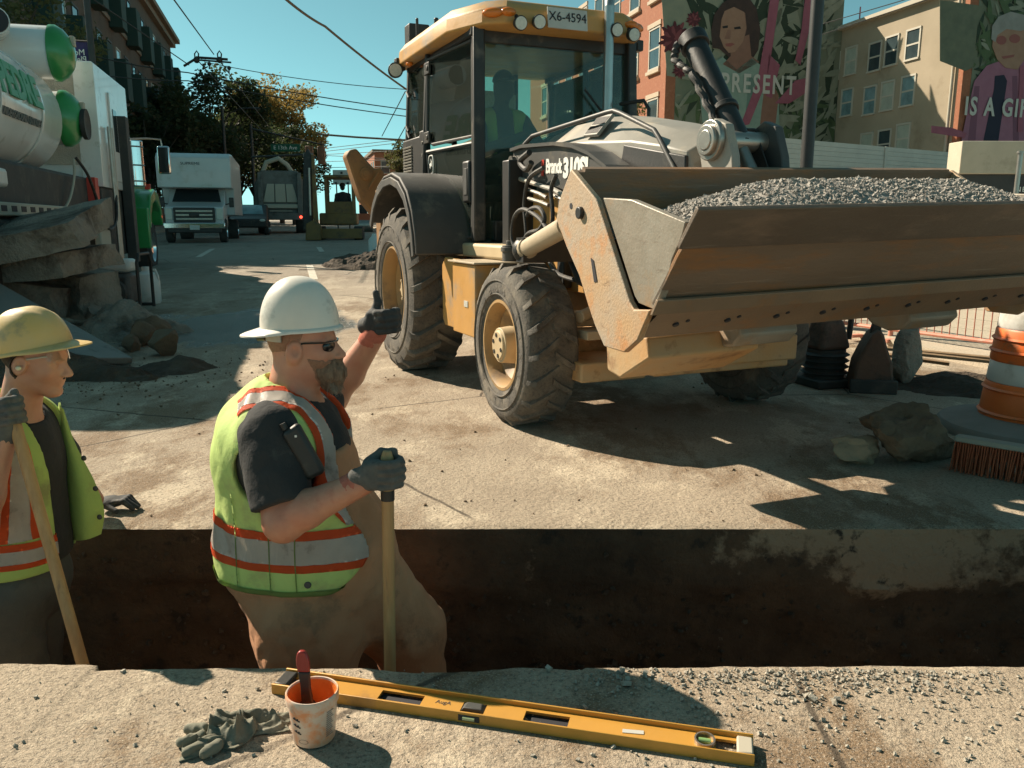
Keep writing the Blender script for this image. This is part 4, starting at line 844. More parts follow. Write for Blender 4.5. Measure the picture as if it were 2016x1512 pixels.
# mini excavator
K['mx_yellow'] = M('dull excavator yellow', (.20, .115, .03), (.15, .09, .03), 4, .6, 0, .1, 30, (.05, .04, .03), .4, 3)  # dull dark yellow with blackish grime
me_ = empty('mini_excavator', gp(668, 32), R_(8), 'small excavator facing the camera with its dark boom raised upright', 'excavator')
for sx in (-1, 1):
    m = MB(); m.prism([(-.9, .12), (-.75, 0), (.9, 0), (1.05, .12), (1.05, .4), (.9, .5), (-.75, .5), (-.9, .4)], 'x', sx * .75 - .16, sx * .75 + .16); m.build('track', K['rubber_dark'], me_, bevel=.03)
m = MB(); m.b2(-.9, .9, -1.05, -.95, .05, .42); m.build('dozer_blade', K['mx_yellow'], me_, bevel=.02); m = MB(); m.b2(-.7, .7, -.5, 1.2, .55, 1.0); m.build('house', K['mx_yellow'], me_, bevel=.06)
for x, y in ((-.42, -.5), (.58, -.5), (-.42, .6), (.58, .6)): m = MB(); m.b2(x - .045, x + .045, y - .045, y + .045, .95, 2.3); m.build('cab_post', K['mx_yellow'], me_)
m = MB(); m.b2(-.5, .66, -.6, .75, 2.28, 2.40); m.build('cab_roof', K['mx_yellow'], me_, bevel=.04); m = MB(); m.b2(-.38, .54, -.47, -.40, .95, 1.42); m.build('front_panel', K['mx_yellow'], me_)
m = MB(); m.b2(-.1, .4, .25, .6, 1.0, 1.25).b2(-.1, .4, .5, .62, 1.2, 1.75); m.build('seat', K['seat'], me_, bevel=.04)
bm_ = MB(); q0 = Vector((-.85, -1.0, 0)); bm_.prism([(-1.25, .35), (-1.0, .3), (-.9, .6), (-.85, 1.8), (-.8, 3.0), (-.95, 3.3), (-1.1, 3.1), (-1.2, 1.8)], 'y', -1.1, -.82); b0 = bm_.build('boom', K['black'], me_, bevel=.03)
m = MB(); m.prism([(-.86, .1), (-.66, .1), (-.72, 3.0), (-.82, 3.1)], 'y', -1.3, -1.1); m.build('dipper', K['mx_yellow'], me_, bevel=.02); m = MB(); m.cyl((-.95, -1.2, .9), (-.92, -1.2, 2.6), .05, n=10); m.build('boom_cylinder', K['steel'], b0); m = MB(); m.prism([(-1.15, 0), (-.6, 0), (-.58, .5), (-.8, .75), (-1.1, .6)], 'y', -1.5, -1.0); m.build('digging_bucket', K['mx_yellow'], me_, bevel=.03)
# sign board seen from behind beyond it
sb = gp(674, 40); sb_ = empty('road_sign', sb, 0, 'pale square sign seen from the back above the mini excavator', 'sign'); q = atY(673, 349, 40) - sb
m = MB(); m.box(q, (.86, .05, .68)); m.build('board', K['plate'], sb_, bevel=.06)
for dx in (-.28, .28): m = MB(); m.cyl((q.x + dx, .04, 0), (q.x + dx, .04, q.z - .1), .03, n=8); m.build('leg', K['pole_dk'], sb_)
for dx in (-.28, .28): m = MB(); m.box((q.x + dx, -.04, q.z - .28), (.10, .05, .10)); m.build('clamp', K['pole_dk'], sb_)
m = MB(); m.box((q.x, -.04, q.z + .2), (.1, .04, .1)); m.build('bracket', K['pole_dk'], sb_)
# roller
ro = empty('road_roller', gp(716, 46), R_(10), 'small orange road roller far behind beside the digging arm', 'roller'); K['roller_o'] = M('orange roller paint', (.38, .09, .03), None, 4, .5)
m = MB(); m.b2(-.55, .55, 0, 1.4, .55, 1.0); m.build('body', K['roller_o'], ro, bevel=.05); m = MB(); m.cyl((-.5, .2, .36), (.5, .2, .36), .36, n=20); m.build('drum', K['steel'], ro); m = MB(); m.b2(-.22, .22, .5, .9, 1.0, 1.5); m.build('seat', K['seat'], ro, bevel=.04); m = MB(); m.cyl((-.5, 1.2, 1), (-.5, 1.2, 2.1), .04).cyl((.5, 1.2, 1), (.5, 1.2, 2.1), .04).cyl((-.5, 1.2, 2.1), (.5, 1.2, 2.1), .04); m.build('roll_bar', K['roller_o'], ro); wheel(ro, (0, 1.5, .4), .4, .9, 'rear_wheel')
# dark spoil heap on the right of the road and a white bottle
def heap(name, label, cx, cy, rx, ry, h, seed, mat, res=.04, cat='soil heap', kind=None, rz=0):
    m = MB(); n = 46; V = []; r = random.Random(seed)
    X, Y = np.meshgrid(np.linspace(-1.15, 1.15, n), np.linspace(-1.15, 1.15, n), indexing='ij'); X = X.ravel(); Y = Y.ravel(); d = np.sqrt(X ** 2 + Y ** 2)
    nz_ = np.array(fbm((X * rx * 1.0, Y * ry * 1.0, 0 * X + seed), 2.2, seed % 20, 4)); nf = np.array(fbm((X * rx, Y * ry, 0 * X + seed), 14, seed % 17, 3))
    Z = h * np.clip(1 - d + .35 * nz_, -.05, 1) ** 1.0 + .05 * nf * min(h, .5) * 2 * (d < 1.05) - .02
    Z = np.where(d > 1.1, -.05, Z)
    c_, s_ = math.cos(rz), math.sin(rz)
    for x, y, z in zip(X * rx, Y * ry, Z): V.append((x * c_ - y * s_, x * s_ + y * c_, z))
    m.add(V, [(i * n + j, (i + 1) * n + j, (i + 1) * n + j + 1, i * n + j + 1) for i in range(n - 1) for j in range(n - 1)])
    o = m.build(name, mat, sharp=None); o.location = (cx, cy, gz(cy)); tag(o, label, cat, kind=kind); return o
heap('spoil_heap', 'dark low heap of spoil beyond the rear wheel of the backhoe', -3.05, 18.6, 1.05, 2.0, .30, 3, K['dirt'])
bo = gp(736, 22); m = MB(); m.lathe([(.001, 0), (.16, 0), (.16, .35), (.06, .47), (.06, .52), (.001, .52)], axis='z', n=14); o = m.build('bottle', K['white']); o.location = bo; tag(o, 'small white container on the road beside the rear tyre', 'bottle')
# ---------------------------------------------------------------- backhoe loader
VA = R_(23); VO = Vector((.83, 5.2, 0))
bh = empty('backhoe_loader', VO, VA, 'yellow and black backhoe loader with a gravel-filled front bucket and glass cab', 'backhoe')
_iv = Matrix.Rotation(-VA, 3, 'Z')
def vx(u, v, x):
    o = _iv @ (Vector((0, 0, CAM_H)) - VO); d = _iv @ ray(u, v); t = (x - o.x) / d.x; return o + d * t
def vy(u, v, y):
    o = _iv @ (Vector((0, 0, CAM_H)) - VO); d = _iv @ ray(u, v); t = (y - o.y) / d.y; return o + d * t
def yz(p): return (p.y, p.z)
def tyre_mesh(Ro, W, rr, nl, lh, lw, name):
    m = MB(); h = W / 2; Rc = Ro - lh
    prof = [(rr - .02, -h * .80), (rr, -h * .86), (rr + .02, -h * .93), (rr + (Rc - rr) * .35, -h * 1.0), (rr + (Rc - rr) * .7, -h * .99), (Rc - .02, -h * .9), (Rc, -h * .72), (Rc + .006, 0)]
    prof = prof + [(r, -t) for r, t in prof[-2::-1]]
    m.lathe(prof, axis='x', n=56)
    def surf(w):       # carcass radius at |w|
        a = abs(w) / h
        return Rc - .002 if a < .72 else Rc - .02 * (a - .72) / .18 if a < .9 else Rc - .02 - (a - .9) / .1 * .10
    for sgn in (-1, 1):
        for k in range(nl):
            a0 = 2 * math.pi * (k + (.5 if sgn > 0 else 0)) / nl
            ws = [-.04 * W, .18 * W, .36 * W, .46 * W, .505 * W, .50 * W]; rad = []; V = []
            dv = [0, .50, .85, 1.0, 1.05, 1.05]; hh = [lh, lh, lh, lh * .8, lh * .25, 0]
            for w, q, hgt in zip(ws, dv, hh):
                r0 = surf(w) - .012; r1 = surf(w) + hgt
                if q >= 1.05 and hgt == 0: r0 = Rc - .13; r1 = Rc - .10
                a = a0 + q * lw * 2.3 / Ro
                for da, r in ((-lw / 2 / Ro, r0), (lw / 2 / Ro, r0), (lw / 2.7 / Ro, r1), (-lw / 2.7 / Ro, r1)):
                    V.append((sgn * w, r * math.cos(a + da), r * math.sin(a + da)))
            F = [(0, 1, 2, 3), tuple(4 * 5 + i for i in (3, 2, 1, 0))]
            for i in range(5):
                for j in range(4): F.append((i * 4 + j, i * 4 + (j + 1) % 4, i * 4 + 4 + (j + 1) % 4, i * 4 + 4 + j))
            m.add(V, F)
    # raised sidewall ribs
    for sgn in (-1, 1):
        for rr_ in (rr + .045, rr + (Rc - rr) * .62): m.lathe([(rr_ - .006, sgn * h * .99), (rr_, sgn * (h + .007)), (rr_ + .006, sgn * h * .99)], axis='x', n=48)
    return m.mesh(name)
def rim_mesh(rr, W, deep, name):
    m = MB(); h = W / 2     # outer side is -x
    m.lathe([(rr + .005, -h * .84), (rr + .012, -h * .92), (rr - .006, -h * .93), (rr - .02, -h * .80), (rr - .03, -h * .4), (rr - .05, deep - .05), (rr - .10, deep), (.12, deep - .01), (.001, deep - .01)], axis='x', n=40)
    m.lathe([(rr - .05, deep + .02), (rr - .02, h * .4), (rr + .005, h * .9)], axis='x', n=32)
    return m.mesh(name)
tyF = tyre_mesh(.485, .33, .262, 19, .022, .045, 'front_tyre'); tyR = tyre_mesh(.665, .47, .345, 20, .042, .062, 'rear_tyre')
rmF = rim_mesh(.262, .33, -.02, 'front_rim'); rmR = rim_mesh(.345, .47, -.06, 'rear_rim')
def hub(m, rear):
    if rear:
        m.cyl((-.10, 0, 0), (0, 0, 0), .13, n=20); m.cyl((-.13, 0, 0), (-.09, 0, 0), .075, n=16)
        for i in range(8): a = i * math.pi / 4; m.cyl((-.125, .105 * math.cos(a), .105 * math.sin(a)), (-.09, .105 * math.cos(a), .105 * math.sin(a)), .014, n=6)
    else:
        m.cyl((-.155, 0, 0), (0, 0, 0), .105, .12, n=22); m.cyl((-.168, 0, 0), (-.15, 0, 0), .085, .095, n=22)
K['rim'] = M('ochre wheel rim', (.40, .24, .09), (.34, .215, .10), 5, .6, 0, .1, 50, (.20, .13, .07), .4, 5)
K['hubtan'] = M('dusty tan hub', (.52, .40, .24), (.45, .34, .2), 7, .6)
for (x, y, z, ty, rm, rear, flip) in ((-.83, 0, .485, tyF, rmF, 0, 0), (.83, 0, .485, tyF, rmF, 0, 1), (-.86, 2.1, .665, tyR, rmR, 1, 0), (.86, 2.1, .665, tyR, rmR, 1, 1)):
    me = ty if not ty.users else ty
    if not ty.materials: w = link('wheel_tyre', ty, K['rubber'], bh, 38)
    else: w = bpy.data.objects.new('wheel_tyre', ty); COL.objects.link(w); w.parent = bh
    w.location = (x, y, z); w.rotation_euler = (rnd.uniform(0, 1), 0, math.pi if flip else 0)
    if not rm.materials: r = link('rim', rm, K['rim'], w, 30)
    else: r = bpy.data.objects.new('rim', rm); COL.objects.link(r); r.parent = w
    hb = MB(); hub(hb, rear); ho = hb.build('hub', K['hubtan'], w, bevel=.004)
    if not rear:
        for i in range(6):
            a = i * math.pi / 3; q = MB(); q.cyl((-.172, .062 * math.cos(a), .062 * math.sin(a)), (-.160, .062 * math.cos(a), .062 * math.sin(a)), .013, n=8); q.build('bolt', K['black'], w)
# chassis -------------------------------------------------------------
c = MB(); c.b2(-.36, -.22, -.75, 2.5, .55, .92).b2(.22, .36, -.75, 2.5, .55, .92).b2(-.3, .3, -.72, .6, .62, 1.3); c.b2(-.42, .42, 2.2, 2.7, .5, 1.05)
c.build('chassis', K['yellow_dirty'], bh, bevel=.012)
c = MB(); c.prism([(-.62, .40), (-.50, .30), (.50, .30), (.62, .40), (.62, .55), (.25, .60), (-.25, .60), (-.62, .55)], 'y', -.12, .12); c.cyl((-.7, 0, .485), (.7, 0, .485), .10, n=16)
c.build('front_axle', K['yellow_dirty'], bh, bevel=.01)
c = MB(); c.cyl((-.8, 2.1, .665), (.8, 2.1, .665), .15, n=16); c.b2(-.25, .25, 1.85, 2.35, .45, .9); c.build('rear_axle', K['black'], bh)
c = MB(); c.b2(-.45, .45, -.86, -.70, .40, .66); c.b2(-.72, -.3, -.55, -.15, .33, .44); c.b2(-.40, .40, -.98, -.84, .46, .60)
c.build('front_bumper', K['yellow_dirty'], bh, bevel=.012)
c = MB(); c.b2(-.68, -.40, -.34, -.22, .62, .70).b2(-.66, -.50, -.50, -.30, .56, .61).cyl((-.66, -.4, .68), (-.45, -.3, .72), .035); c.build('steering_linkage', K['cyl_tan'], bh, bevel=.006)
# engine side: yellow panel with cut-outs, dark bay behind
c = MB(); c.b2(-.44, -.425, -.62, .72, .78, 1.40); c.build('engine_panel', K['yellow'], bh, bevel=.004)
for (y0, y1, z0, z1) in ((-.5, -.42, 1.05, 1.3), (-.36, -.26, .98, 1.1), (-.55, -.46, .9, .98), (-.2, -.1, 1.12, 1.35)):
    c = MB(); c.b2(-.456, -.428, y0, y1, z0, z1); c.build('panel_slot', K['cyl_tan'], bh, bevel=.006)
for q in ((-.50, -.44, .12, .22, .80, 1.46), (-.62, -.44, .72, .84, 1.0, 1.62)): c = MB(); c.b2(*q); c.build('side_brace', K['black'], bh, bevel=.01)
c = MB(); c.tube([(-.5, -.1, 1.42), (-.52, -.02, 1.2), (-.54, -.08, .98), (-.6, -.3, .88), (-.62, -.62, .84)], .03, 10); c.build('bent_brace', K['black'], bh)
# hood ----------------------------------------------------------------
secs = [(.82, .37, 1.70, .24, 1.79), (.45, .38, 1.70, .24, 1.83), (.05, .38, 1.68, .22, 1.835), (-.4, .36, 1.65, .20, 1.75), (-.68, .33, 1.605, .19, 1.68), (-.86, .30, 1.56, .18, 1.62), (-.89, .28, 1.50, .16, 1.55)]
h_ = MB(); V = []
for (y, w1, z1, w2, z2) in secs: V += [(-w1, y, 1.3), (-w1, y, z1), (-w2, y, z2), (-.07, y, z2 + .015), (.07, y, z2 + .015), (w2, y, z2), (w1, y, z1), (w1, y, 1.3)]
F = [tuple(range(7, -1, -1)), tuple(range(8 * 6, 8 * 7))]
for i in range(6):
    for k in range(7): F.append((i * 8 + k, i * 8 + k + 1, i * 8 + 9 + k, i * 8 + 8 + k))
h_.add(V, F); hood = h_.build('hood', K['grey_hood'], bh, bevel=.008, sharp=20, seg=2)
c = MB(); c.hexa([(-.372, .80, 1.60), (-.372, .35, 1.58), (-.36, .35, 1.58), (-.36, .80, 1.60), (-.385, .80, 1.695), (-.395, .30, 1.68), (-.38, .30, 1.68), (-.37, .80, 1.695)]); c.build('hood_side_strip', K['yellow'], hood)
c = MB(); c.hexa([(-.385, -.28, 1.3), (-.315, -.88, 1.3), (-.29, -.88, 1.3), (-.35, -.28, 1.3), (-.378, -.36, 1.635), (-.315, -.87, 1.54), (-.29, -.87, 1.54), (-.35, -.36, 1.635)]); c.build('grille_screen', K['black'], hood, bevel=.008)
vn = MB(); fr0 = frame((-.325, .02, 1.775), (0, -1, -.05), (.55, 0, .65))
def on(fr, pts): return [tuple(fr @ Vector(p)) for p in pts]
def fbox(m, fr, x0, x1, y0, y1, z0, z1): m.hexa(on(fr, [(x0, y0, z0), (x1, y0, z0), (x1, y1, z0), (x0, y1, z0), (x0, y0, z1), (x1, y0, z1), (x1, y1, z1), (x0, y1, z1)]))
fbox(vn, fr0, -.085, .085, -.08, .08, -.01, .012); vn.build('vent_recess', K['grey_hood'], hood, bevel=.004)
for r in range(2):
    for k in range(11):
        s_ = MB(); x = -.07 + k * .014; y0 = -.068 + r * .07; fbox(s_, fr0, x - .004, x + .004, y0, y0 + .058, .008, .0145); s_.build('vent_slat', K['black'], hood)
# tube rail over the hood
c = MB(); c.tube([vx(1032, 285, -.47), vx(1048, 268, -.45), vx(1195, 221, -.36), vx(1208, 218, -.35), vx(1222, 223, -.34), vx(1288, 256, -.33), vx(1298, 272, -.33), vx(1332, 340, -.33)], .014, 10); c.build('hood_guard_rail', K['grey_dark'], bh)
c = MB(); c.cyl((.27, .98, 1.7), (.27, .98, 2.72), .036, n=18); c.tube([(.27, .98, 2.70), (.275, .99, 2.76), (.31, 1.02, 2.82), (.36, 1.06, 2.85)], .036, 14); c.build('exhaust_stack', K['stack'], bh)
c = MB(); c.tube([(.46, .72, 1.72), (.46, .72, 2.0), (.44, .76, 2.06), (.38, .98, 2.06)], .014, 8); c.build('grab_bar', K['black'], bh)
# loader arms ----------------------------------------------------------
arm_prof = [(.90, 1.55), (.88, 1.69), (.70, 1.70), (.2, 1.675), (-.05, 1.64), (-.25, 1.585), (-.45, 1.50), (-.62, 1.39), (-.80, 1.22), (-1.28, .98), (-1.42, .86), (-1.34, .77), (-1.1, .80), (-.72, .98), (-.45, 1.2), (-.2, 1.32), (.16, 1.41), (.7, 1.50)]
for sx in (-1, 1):
    a = MB(); a.prism(arm_prof, 'x', sx * .52, sx * .40); arm = a.build('loader_arm', K['grey_dark'], bh, bevel=.008)
    t = MB()
    top = arm_prof[1:9]
    for (p, q) in zip(top[:-1], top[1:]):
        t.hexa([(sx * .545, p[0], p[1] - .005), (sx * .385, p[0], p[1] - .005), (sx * .385, q[0], q[1] - .005), (sx * .545, q[0], q[1] - .005), (sx * .545, p[0], p[1] + .016), (sx * .385, p[0], p[1] + .016), (sx * .385, q[0], q[1] + .016), (sx * .545, q[0], q[1] + .016)])
    t.build('top_flange', K['grey_hood'] if sx > 0 else K['grey_dark'], arm)
    t = MB(); t.tube([(sx * .535, .84, 1.515), (sx * .535, .2, 1.405), (sx * .535, -.2, 1.30), (sx * .535, -.5, 1.15)], .016, 8); t.build('lower_pipe', K['grey_hood'], arm)
    t = MB(); t.cyl((sx * .55, .86, 1.61), (sx * .36, .86, 1.61), .045, n=16); t.build('pivot_pin', K['steel'], arm)
    if sx < 0:
        fr1 = lambda y, z: frame((-.5225, y, z), (0, -1, -.05), (0, -.05, 1))
        for i, (y, c_) in enumerate(((.395, 'red'), (.377, 'red'))):
            t = MB(); fbox(t, fr1(y, 1.548), -.012, .004, -.05, .05, 0, .003); t.build('logo_bar', K[c_], arm)
        text('lettering', 'Brandt', .12, K['letter_white'], arm, fr1(.228, 1.545), .002, .78, .0035, .88)
        text('lettering', '310SL', .155, K['letter_white'], arm, fr1(-.08, 1.515), .002, .98, .008, .95)
# hydraulic lines by the arm
c = MB(); c.tube([(-.56, .55, 1.42), (-.56, .35, 1.385), (-.56, .25, 1.36)], .012, 8).tube([(-.57, .5, 1.36), (-.57, .3, 1.33), (-.57, .2, 1.31)], .013, 8).tube([(-.55, .2, 1.38), (-.55, -.0, 1.33), (-.55, -.1, 1.30)], .011, 8); c.build('hydraulic_line', K['steel'], bh)
def hose(pts, r, mat, name='hose', parent=None):
    P = [Vector(p) for p in pts]; out = []
    for i in range(len(P) - 1):
        p0 = P[max(i - 1, 0)]; p1 = P[i]; p2 = P[i + 1]; p3 = P[min(i + 2, len(P) - 1)]
        for k in range(6):
            t = k / 6; out.append(.5 * ((2 * p1) + (p2 - p0) * t + (2 * p0 - 5 * p1 + 4 * p2 - p3) * t * t + (3 * p1 - p0 - 3 * p2 + p3) * t ** 3))
    out.append(P[-1]); m = MB(); m.tube(out, r, 8); return m.build(name, mat, parent)
for j, pts in enumerate([[(1022, 505), (1008, 470), (1012, 430), (1030, 412), (1060, 428), (1078, 452)], [(1030, 480), (1040, 460), (1062, 452), (1072, 430), (1062, 410), (1045, 412), (1038, 425)], [(1070, 330), (1042, 352), (1032, 400), (1036, 460), (1030, 500)], [(1095, 345), (1085, 375), (1088, 430), (1080, 500), (1100, 540), (1170, 560)], [(1042, 300), (1024, 318), (1036, 334), (1046, 320)]]):
    hose([vx(u, v, -.70 if j < 2 else -.58) for u, v in pts], .014 if j != 4 else .02, K['hose'], 'hydraulic_hose', bh)
# clam cylinder at the side of the bucket
c = MB(); p0 = Vector((-.86, -.13, 1.06)); p1 = Vector((-.98, -1.18, 1.27)); d = (p1 - p0); c.cyl(p0, p0 + d * .72, .052, n=20); c.cyl(p0 - d * .03, p0 + d * .02, .062, n=16); c.cyl(p0 + d * .60, p0 + d * .63, .06, n=20); cyl = c.build('clam_cylinder', K['cyl_tan'], bh, bevel=.004)
c = MB(); c.cyl(p0 + d * .7, p1, .026, n=14); c.build('piston_rod', K['chrome'], cyl)
c = MB(); c.ball(p0 - d * .05, .075, 12, 8); c.b2(-.9, -.55, -.16, -.06, .98, 1.12); c.build('cylinder_mount', K['black'], bh)
# bellcrank, pins and the black tilt cylinder in front of the hood
pc = vx(1396, 276, -.29); BY, BZ = pc.y, pc.z
for x in (-.24, .06):
    c = MB(); c.prism([(BY + .11, BZ - .05), (BY + .09, BZ + .06), (BY, BZ + .105), (BY - .09, BZ + .07), (BY - .15, BZ - .08), (BY - .20, BZ - .4), (BY - .1, BZ - .6), (BY + .04, BZ - .6), (BY + .02, BZ - .35)], 'x', x - .025, x + .025); c.build('bellcrank', K['grey_dark'] if x > 0 else K['grey_hood'], bh, bevel=.006)
c = MB(); c.cyl((-.32, BY, BZ), (.1, BY, BZ), .05, n=20); c.cyl((-.295, BY, BZ), (-.262, BY, BZ), .098, n=24); c.cyl((-.315, BY, BZ), (-.285, BY, BZ), .074, n=24); c.build('bellcrank_pin', K['steel'], bh, bevel=.005)
pt = vx(1364, 80, -.10); pb = vx(1458, 290, -.10); dd = (pb - pt).normalized()
c = MB(); c.cyl(pt, pb, .062, n=22); c.cyl(pt - dd * .02, pt + dd * .05, .078, n=22); c.cyl(pt + dd * .48, pt + dd * .51, .075, n=22); tc = c.build('tilt_cylinder', K['black'], bh, bevel=.004)
c = MB(); c.cyl(pb - dd * .05, pb + dd * .5, .034, n=14); c.build('piston_rod', K['steel'], tc)
c = MB(); pp = [pt + Vector((-.09, .01, -.02)), pt + Vector((-.11, .01, -.10)), pt + dd * .25 + Vector((-.10, 0, 0)), pt + dd * .55 + Vector((-.09, 0, 0)), pt + dd * .80 + Vector((-.10, .02, 0))]
n = 50; coil = []
for i in range(n):
    t = i / (n - 1) * 4; k = min(int(t), 3); q = pp[k].lerp(pp[k + 1], t - k); coil.append(q + Vector((.006 * math.cos(i * 1.6), .006 * math.sin(i * 1.6), 0)))
c.tube(coil, .018, 8); c.build('wrapped_hose', K['hose'], bh)
c = MB(); q4 = [(1442, 252), (1488, 252), (1520, 350), (1452, 350)]; c.hexa([vx(u, v, -.02) for u, v in q4] + [vx(u, v, .10) for u, v in q4]); c.build('bellcrank_plate', K['black'], bh, bevel=.008)
# bucket ---------------------------------------------------------------
BW = 1.12
K['bucket_dark'] = M('dark scuffed bucket steel', (.115, .083, .06), (.15, .115, .085), 3, .6, .15, .25, 70, (.20, .14, .10), .4, 5, stretch=(.5, 1.6, 1.6), rvar=.1, scratch=((.34, .28, .22), .5, (.12, 3, 3), (0, -.3, 0)))
K['edge_steel'] = M('worn brown edge steel', (.25, .17, .105), (.19, .135, .09), 4, .6, .1, .2, 70, (.30, .15, .06), .35, 4)
def chain(pts, th):      # open profile -> closed ribbon (y,z)
    P = [Vector((p[0], p[1])) for p in pts]; lo = []; hi = []
    for i, p in enumerate(P):
        a = P[max(i - 1, 0)]; b_ = P[min(i + 1, len(P) - 1)]; d = (b_ - a).normalized(); n = Vector((-d.y, d.x)) * th; lo.append(tuple(p)); hi.append(tuple(p + n))
    return lo + hi[::-1]
shell = [(-1.25, 1.425), (-1.22, 1.36), (-1.205, 1.22), (-1.25, 1.03), (-1.37, .88), (-1.52, .80), (-1.73, .772)]
b_ = MB(); b_.prism(chain(shell, -.022), 'x', -BW, BW); bkt = b_.build('bucket', K['bucket_front'], bh)
tag(bkt, 'rusty clam bucket shell of scuffed brown steel')
side = [(-1.25, 1.43), (-1.13, 1.30), (-1.10, 1.22), (-1.20, 1.10), (-1.32, .98), (-1.40, .86), (-1.46, .78), (-1.54, .70), (-1.70, .698), (-1.80, .76), (-1.885, .885), (-1.77, .875), (-1.735, .905), (-1.467, 1.30)]
for sx in (-1, 1):
    t = MB(); t.prism(side, 'x', sx * BW, sx * (BW + .028)); sp = t.build('side_plate', K['bucket_side'], bkt, bevel=.005)
    t = MB(); t.cyl((sx * (BW + .022), -1.345, 1.245), (sx * (BW + .046), -1.345, 1.245), .026, n=14); t.build('plate_bolt', K['black'], bkt, bevel=.004)
    t = MB(); t.cyl((sx * (BW + .026), -1.25, 1.275), (sx * (BW + .030), -1.25, 1.275), .013, n=10); t.build('bolt_hole_shade', K['ink'], bkt)  # black disc on the plate paints the shade of a bolt hole
    t = MB(); t.hexa([(sx * (BW + .026), -1.43, 1.06), (sx * (BW + .026), -1.455, 1.05), (sx * (BW + .026), -1.485, .965), (sx * (BW + .026), -1.46, .96), (sx * (BW + .031), -1.43, 1.06), (sx * (BW + .031), -1.455, 1.05), (sx * (BW + .031), -1.485, .965), (sx * (BW + .031), -1.46, .96)]); t.build('slot', K['ink'], bkt)  # solid black strip paints the dark inside of a slot
# clam front with its own cheeks
clam_side = [(-1.50, 1.302), (-1.72, 1.29), (-2.075, 1.205), (-2.06, 1.16), (-2.0, 1.075), (-1.985, 1.03), (-1.89, .885), (-1.78, .90), (-1.75, .925)]
for sx in (-1, 1):
    t = MB(); t.prism(clam_side, 'x', sx * (BW - .02), sx * (BW + .012)); t.build('clam_cheek', K['bucket_in'], bkt, bevel=.004)
floor_ = [(-2.185, 1.245), (-2.085, 1.125), (-2.04, 1.085), (-1.965, .99), (-1.90, .915), (-1.885, .895)]
t = MB(); t.prism(chain([(-2.185, 1.245), (-2.075, 1.112)], .02), 'x', -BW - .035, BW + .035); t.build('clam_lip_plate', K['bucket_dark'], bkt, bevel=.004)
t = MB(); t.prism(chain([(-2.066, 1.114), (-2.04, 1.085), (-1.965, .99), (-1.90, .915), (-1.885, .895)], .02), 'x', -BW - .012, BW + .012); t.build('clam_floor', K['bucket_front'], bkt, bevel=.004)
t = MB(); t.prism([(-1.930, .930), (-1.943, .922), (-1.905, .866), (-1.888, .866)], 'x', -BW - .03, BW + .03); t.build('wear_strip', K['edge_steel'], bkt, bevel=.003)
t = MB(); t.prism([(-1.90, .868), (-1.885, .862), (-1.742, .757), (-1.735, .778)], 'x', -BW - .005, BW + .005); t.build('cutting_edge', K['edge_steel'], bkt, bevel=.003)
for i in range(9):
    x = -.99 + i * .245
    for dx, dz in ((0, 0), (.045, .018)):
        t = MB(); f0 = frame((x + dx, -1.823 - dz * .8, .8125 + dz * .75), (1, 0, 0), (0, -.83, .56)); t.cyl(f0 @ Vector((0, 0, -.016)), f0 @ Vector((0, 0, .0045 if dx == 0 else .003)), .013 if dx == 0 else .009, n=8); t.build('edge_hole_shade', K['ink'], bkt)  # near-flush black discs paint the shade in the recessed edge holes
# lower brackets under the bucket
for x0 in (-.55, .45):
    t = MB(); t.prism([(-1.64, .77), (-1.50, .78), (-1.30, .92), (-1.24, .84), (-1.33, .73), (-1.42, .67), (-1.52, .645), (-1.61, .66), (-1.66, .71)], 'x', x0, x0 + .32); t.build('hinge_bracket', K['bucket_in'], bkt, bevel=.012)
t = MB(); t.prism([(-1.52, .72), (-1.55, .63), (-1.30, .50), (-1.18, .52), (-1.16, .75)], 'x', -.93, -.35); t.build('bucket_underframe', K['yellow_dirty'], bkt, bevel=.012)
t = MB(); t.prism(chain([(-1.23, 1.40), (-1.245, 1.44)], .03), 'x', -BW + .03, BW - .03); t.build('top_lip', K['bucket_front'], bkt)
_piv = Vector((-BW, -1.7, 1.0)); BMAT = Matrix.Translation(_piv) @ Matrix.Rotation(R_(-1.3), 4, 'Y') @ Matrix.Translation(-_piv); bkt.matrix_local = BMAT
# gravel heaped in the bucket
def mound(x, y):
    a = np.clip((1.04 - np.abs(x)) / .55, 0, 1) ** .8; b2 = np.clip((y + 2.14) / .30, 0, 1) ** .7 * np.clip((-1.20 - y) / .42, 0, 1) ** .6
    lo = 1.21 - .05 * np.clip((-x - .75) / .3, 0, 1)
    return lo - .02 + .160 * a * b2 + .012 * np.array(fbm((x, y, 0 * x), 6, 4, 3))
gm = MB(); gx = np.linspace(-1.09, 1.09, 90); gy = np.linspace(-2.13, -1.20, 40)
GX, GY = np.meshgrid(gx, gy, indexing='ij'); GZ = mound(GX.ravel(), GY.ravel()).reshape(GX.shape)
gm.v = [(float(a), float(b2), float(c2)) for a, b2, c2 in zip(GX.ravel(), GY.ravel(), GZ.ravel())]
GY = np.maximum(GY, -2.185 + (1.245 - GZ) * .85 + .04)
gm.v = [(float(a), float(b2), float(c2)) for a, b2, c2 in zip(GX.ravel(), GY.ravel(), GZ.ravel())]
gm.f = [(i * 40 + j, (i + 1) * 40 + j, (i + 1) * 40 + j + 1, i * 40 + j + 1) for i in range(89) for j in range(39)]
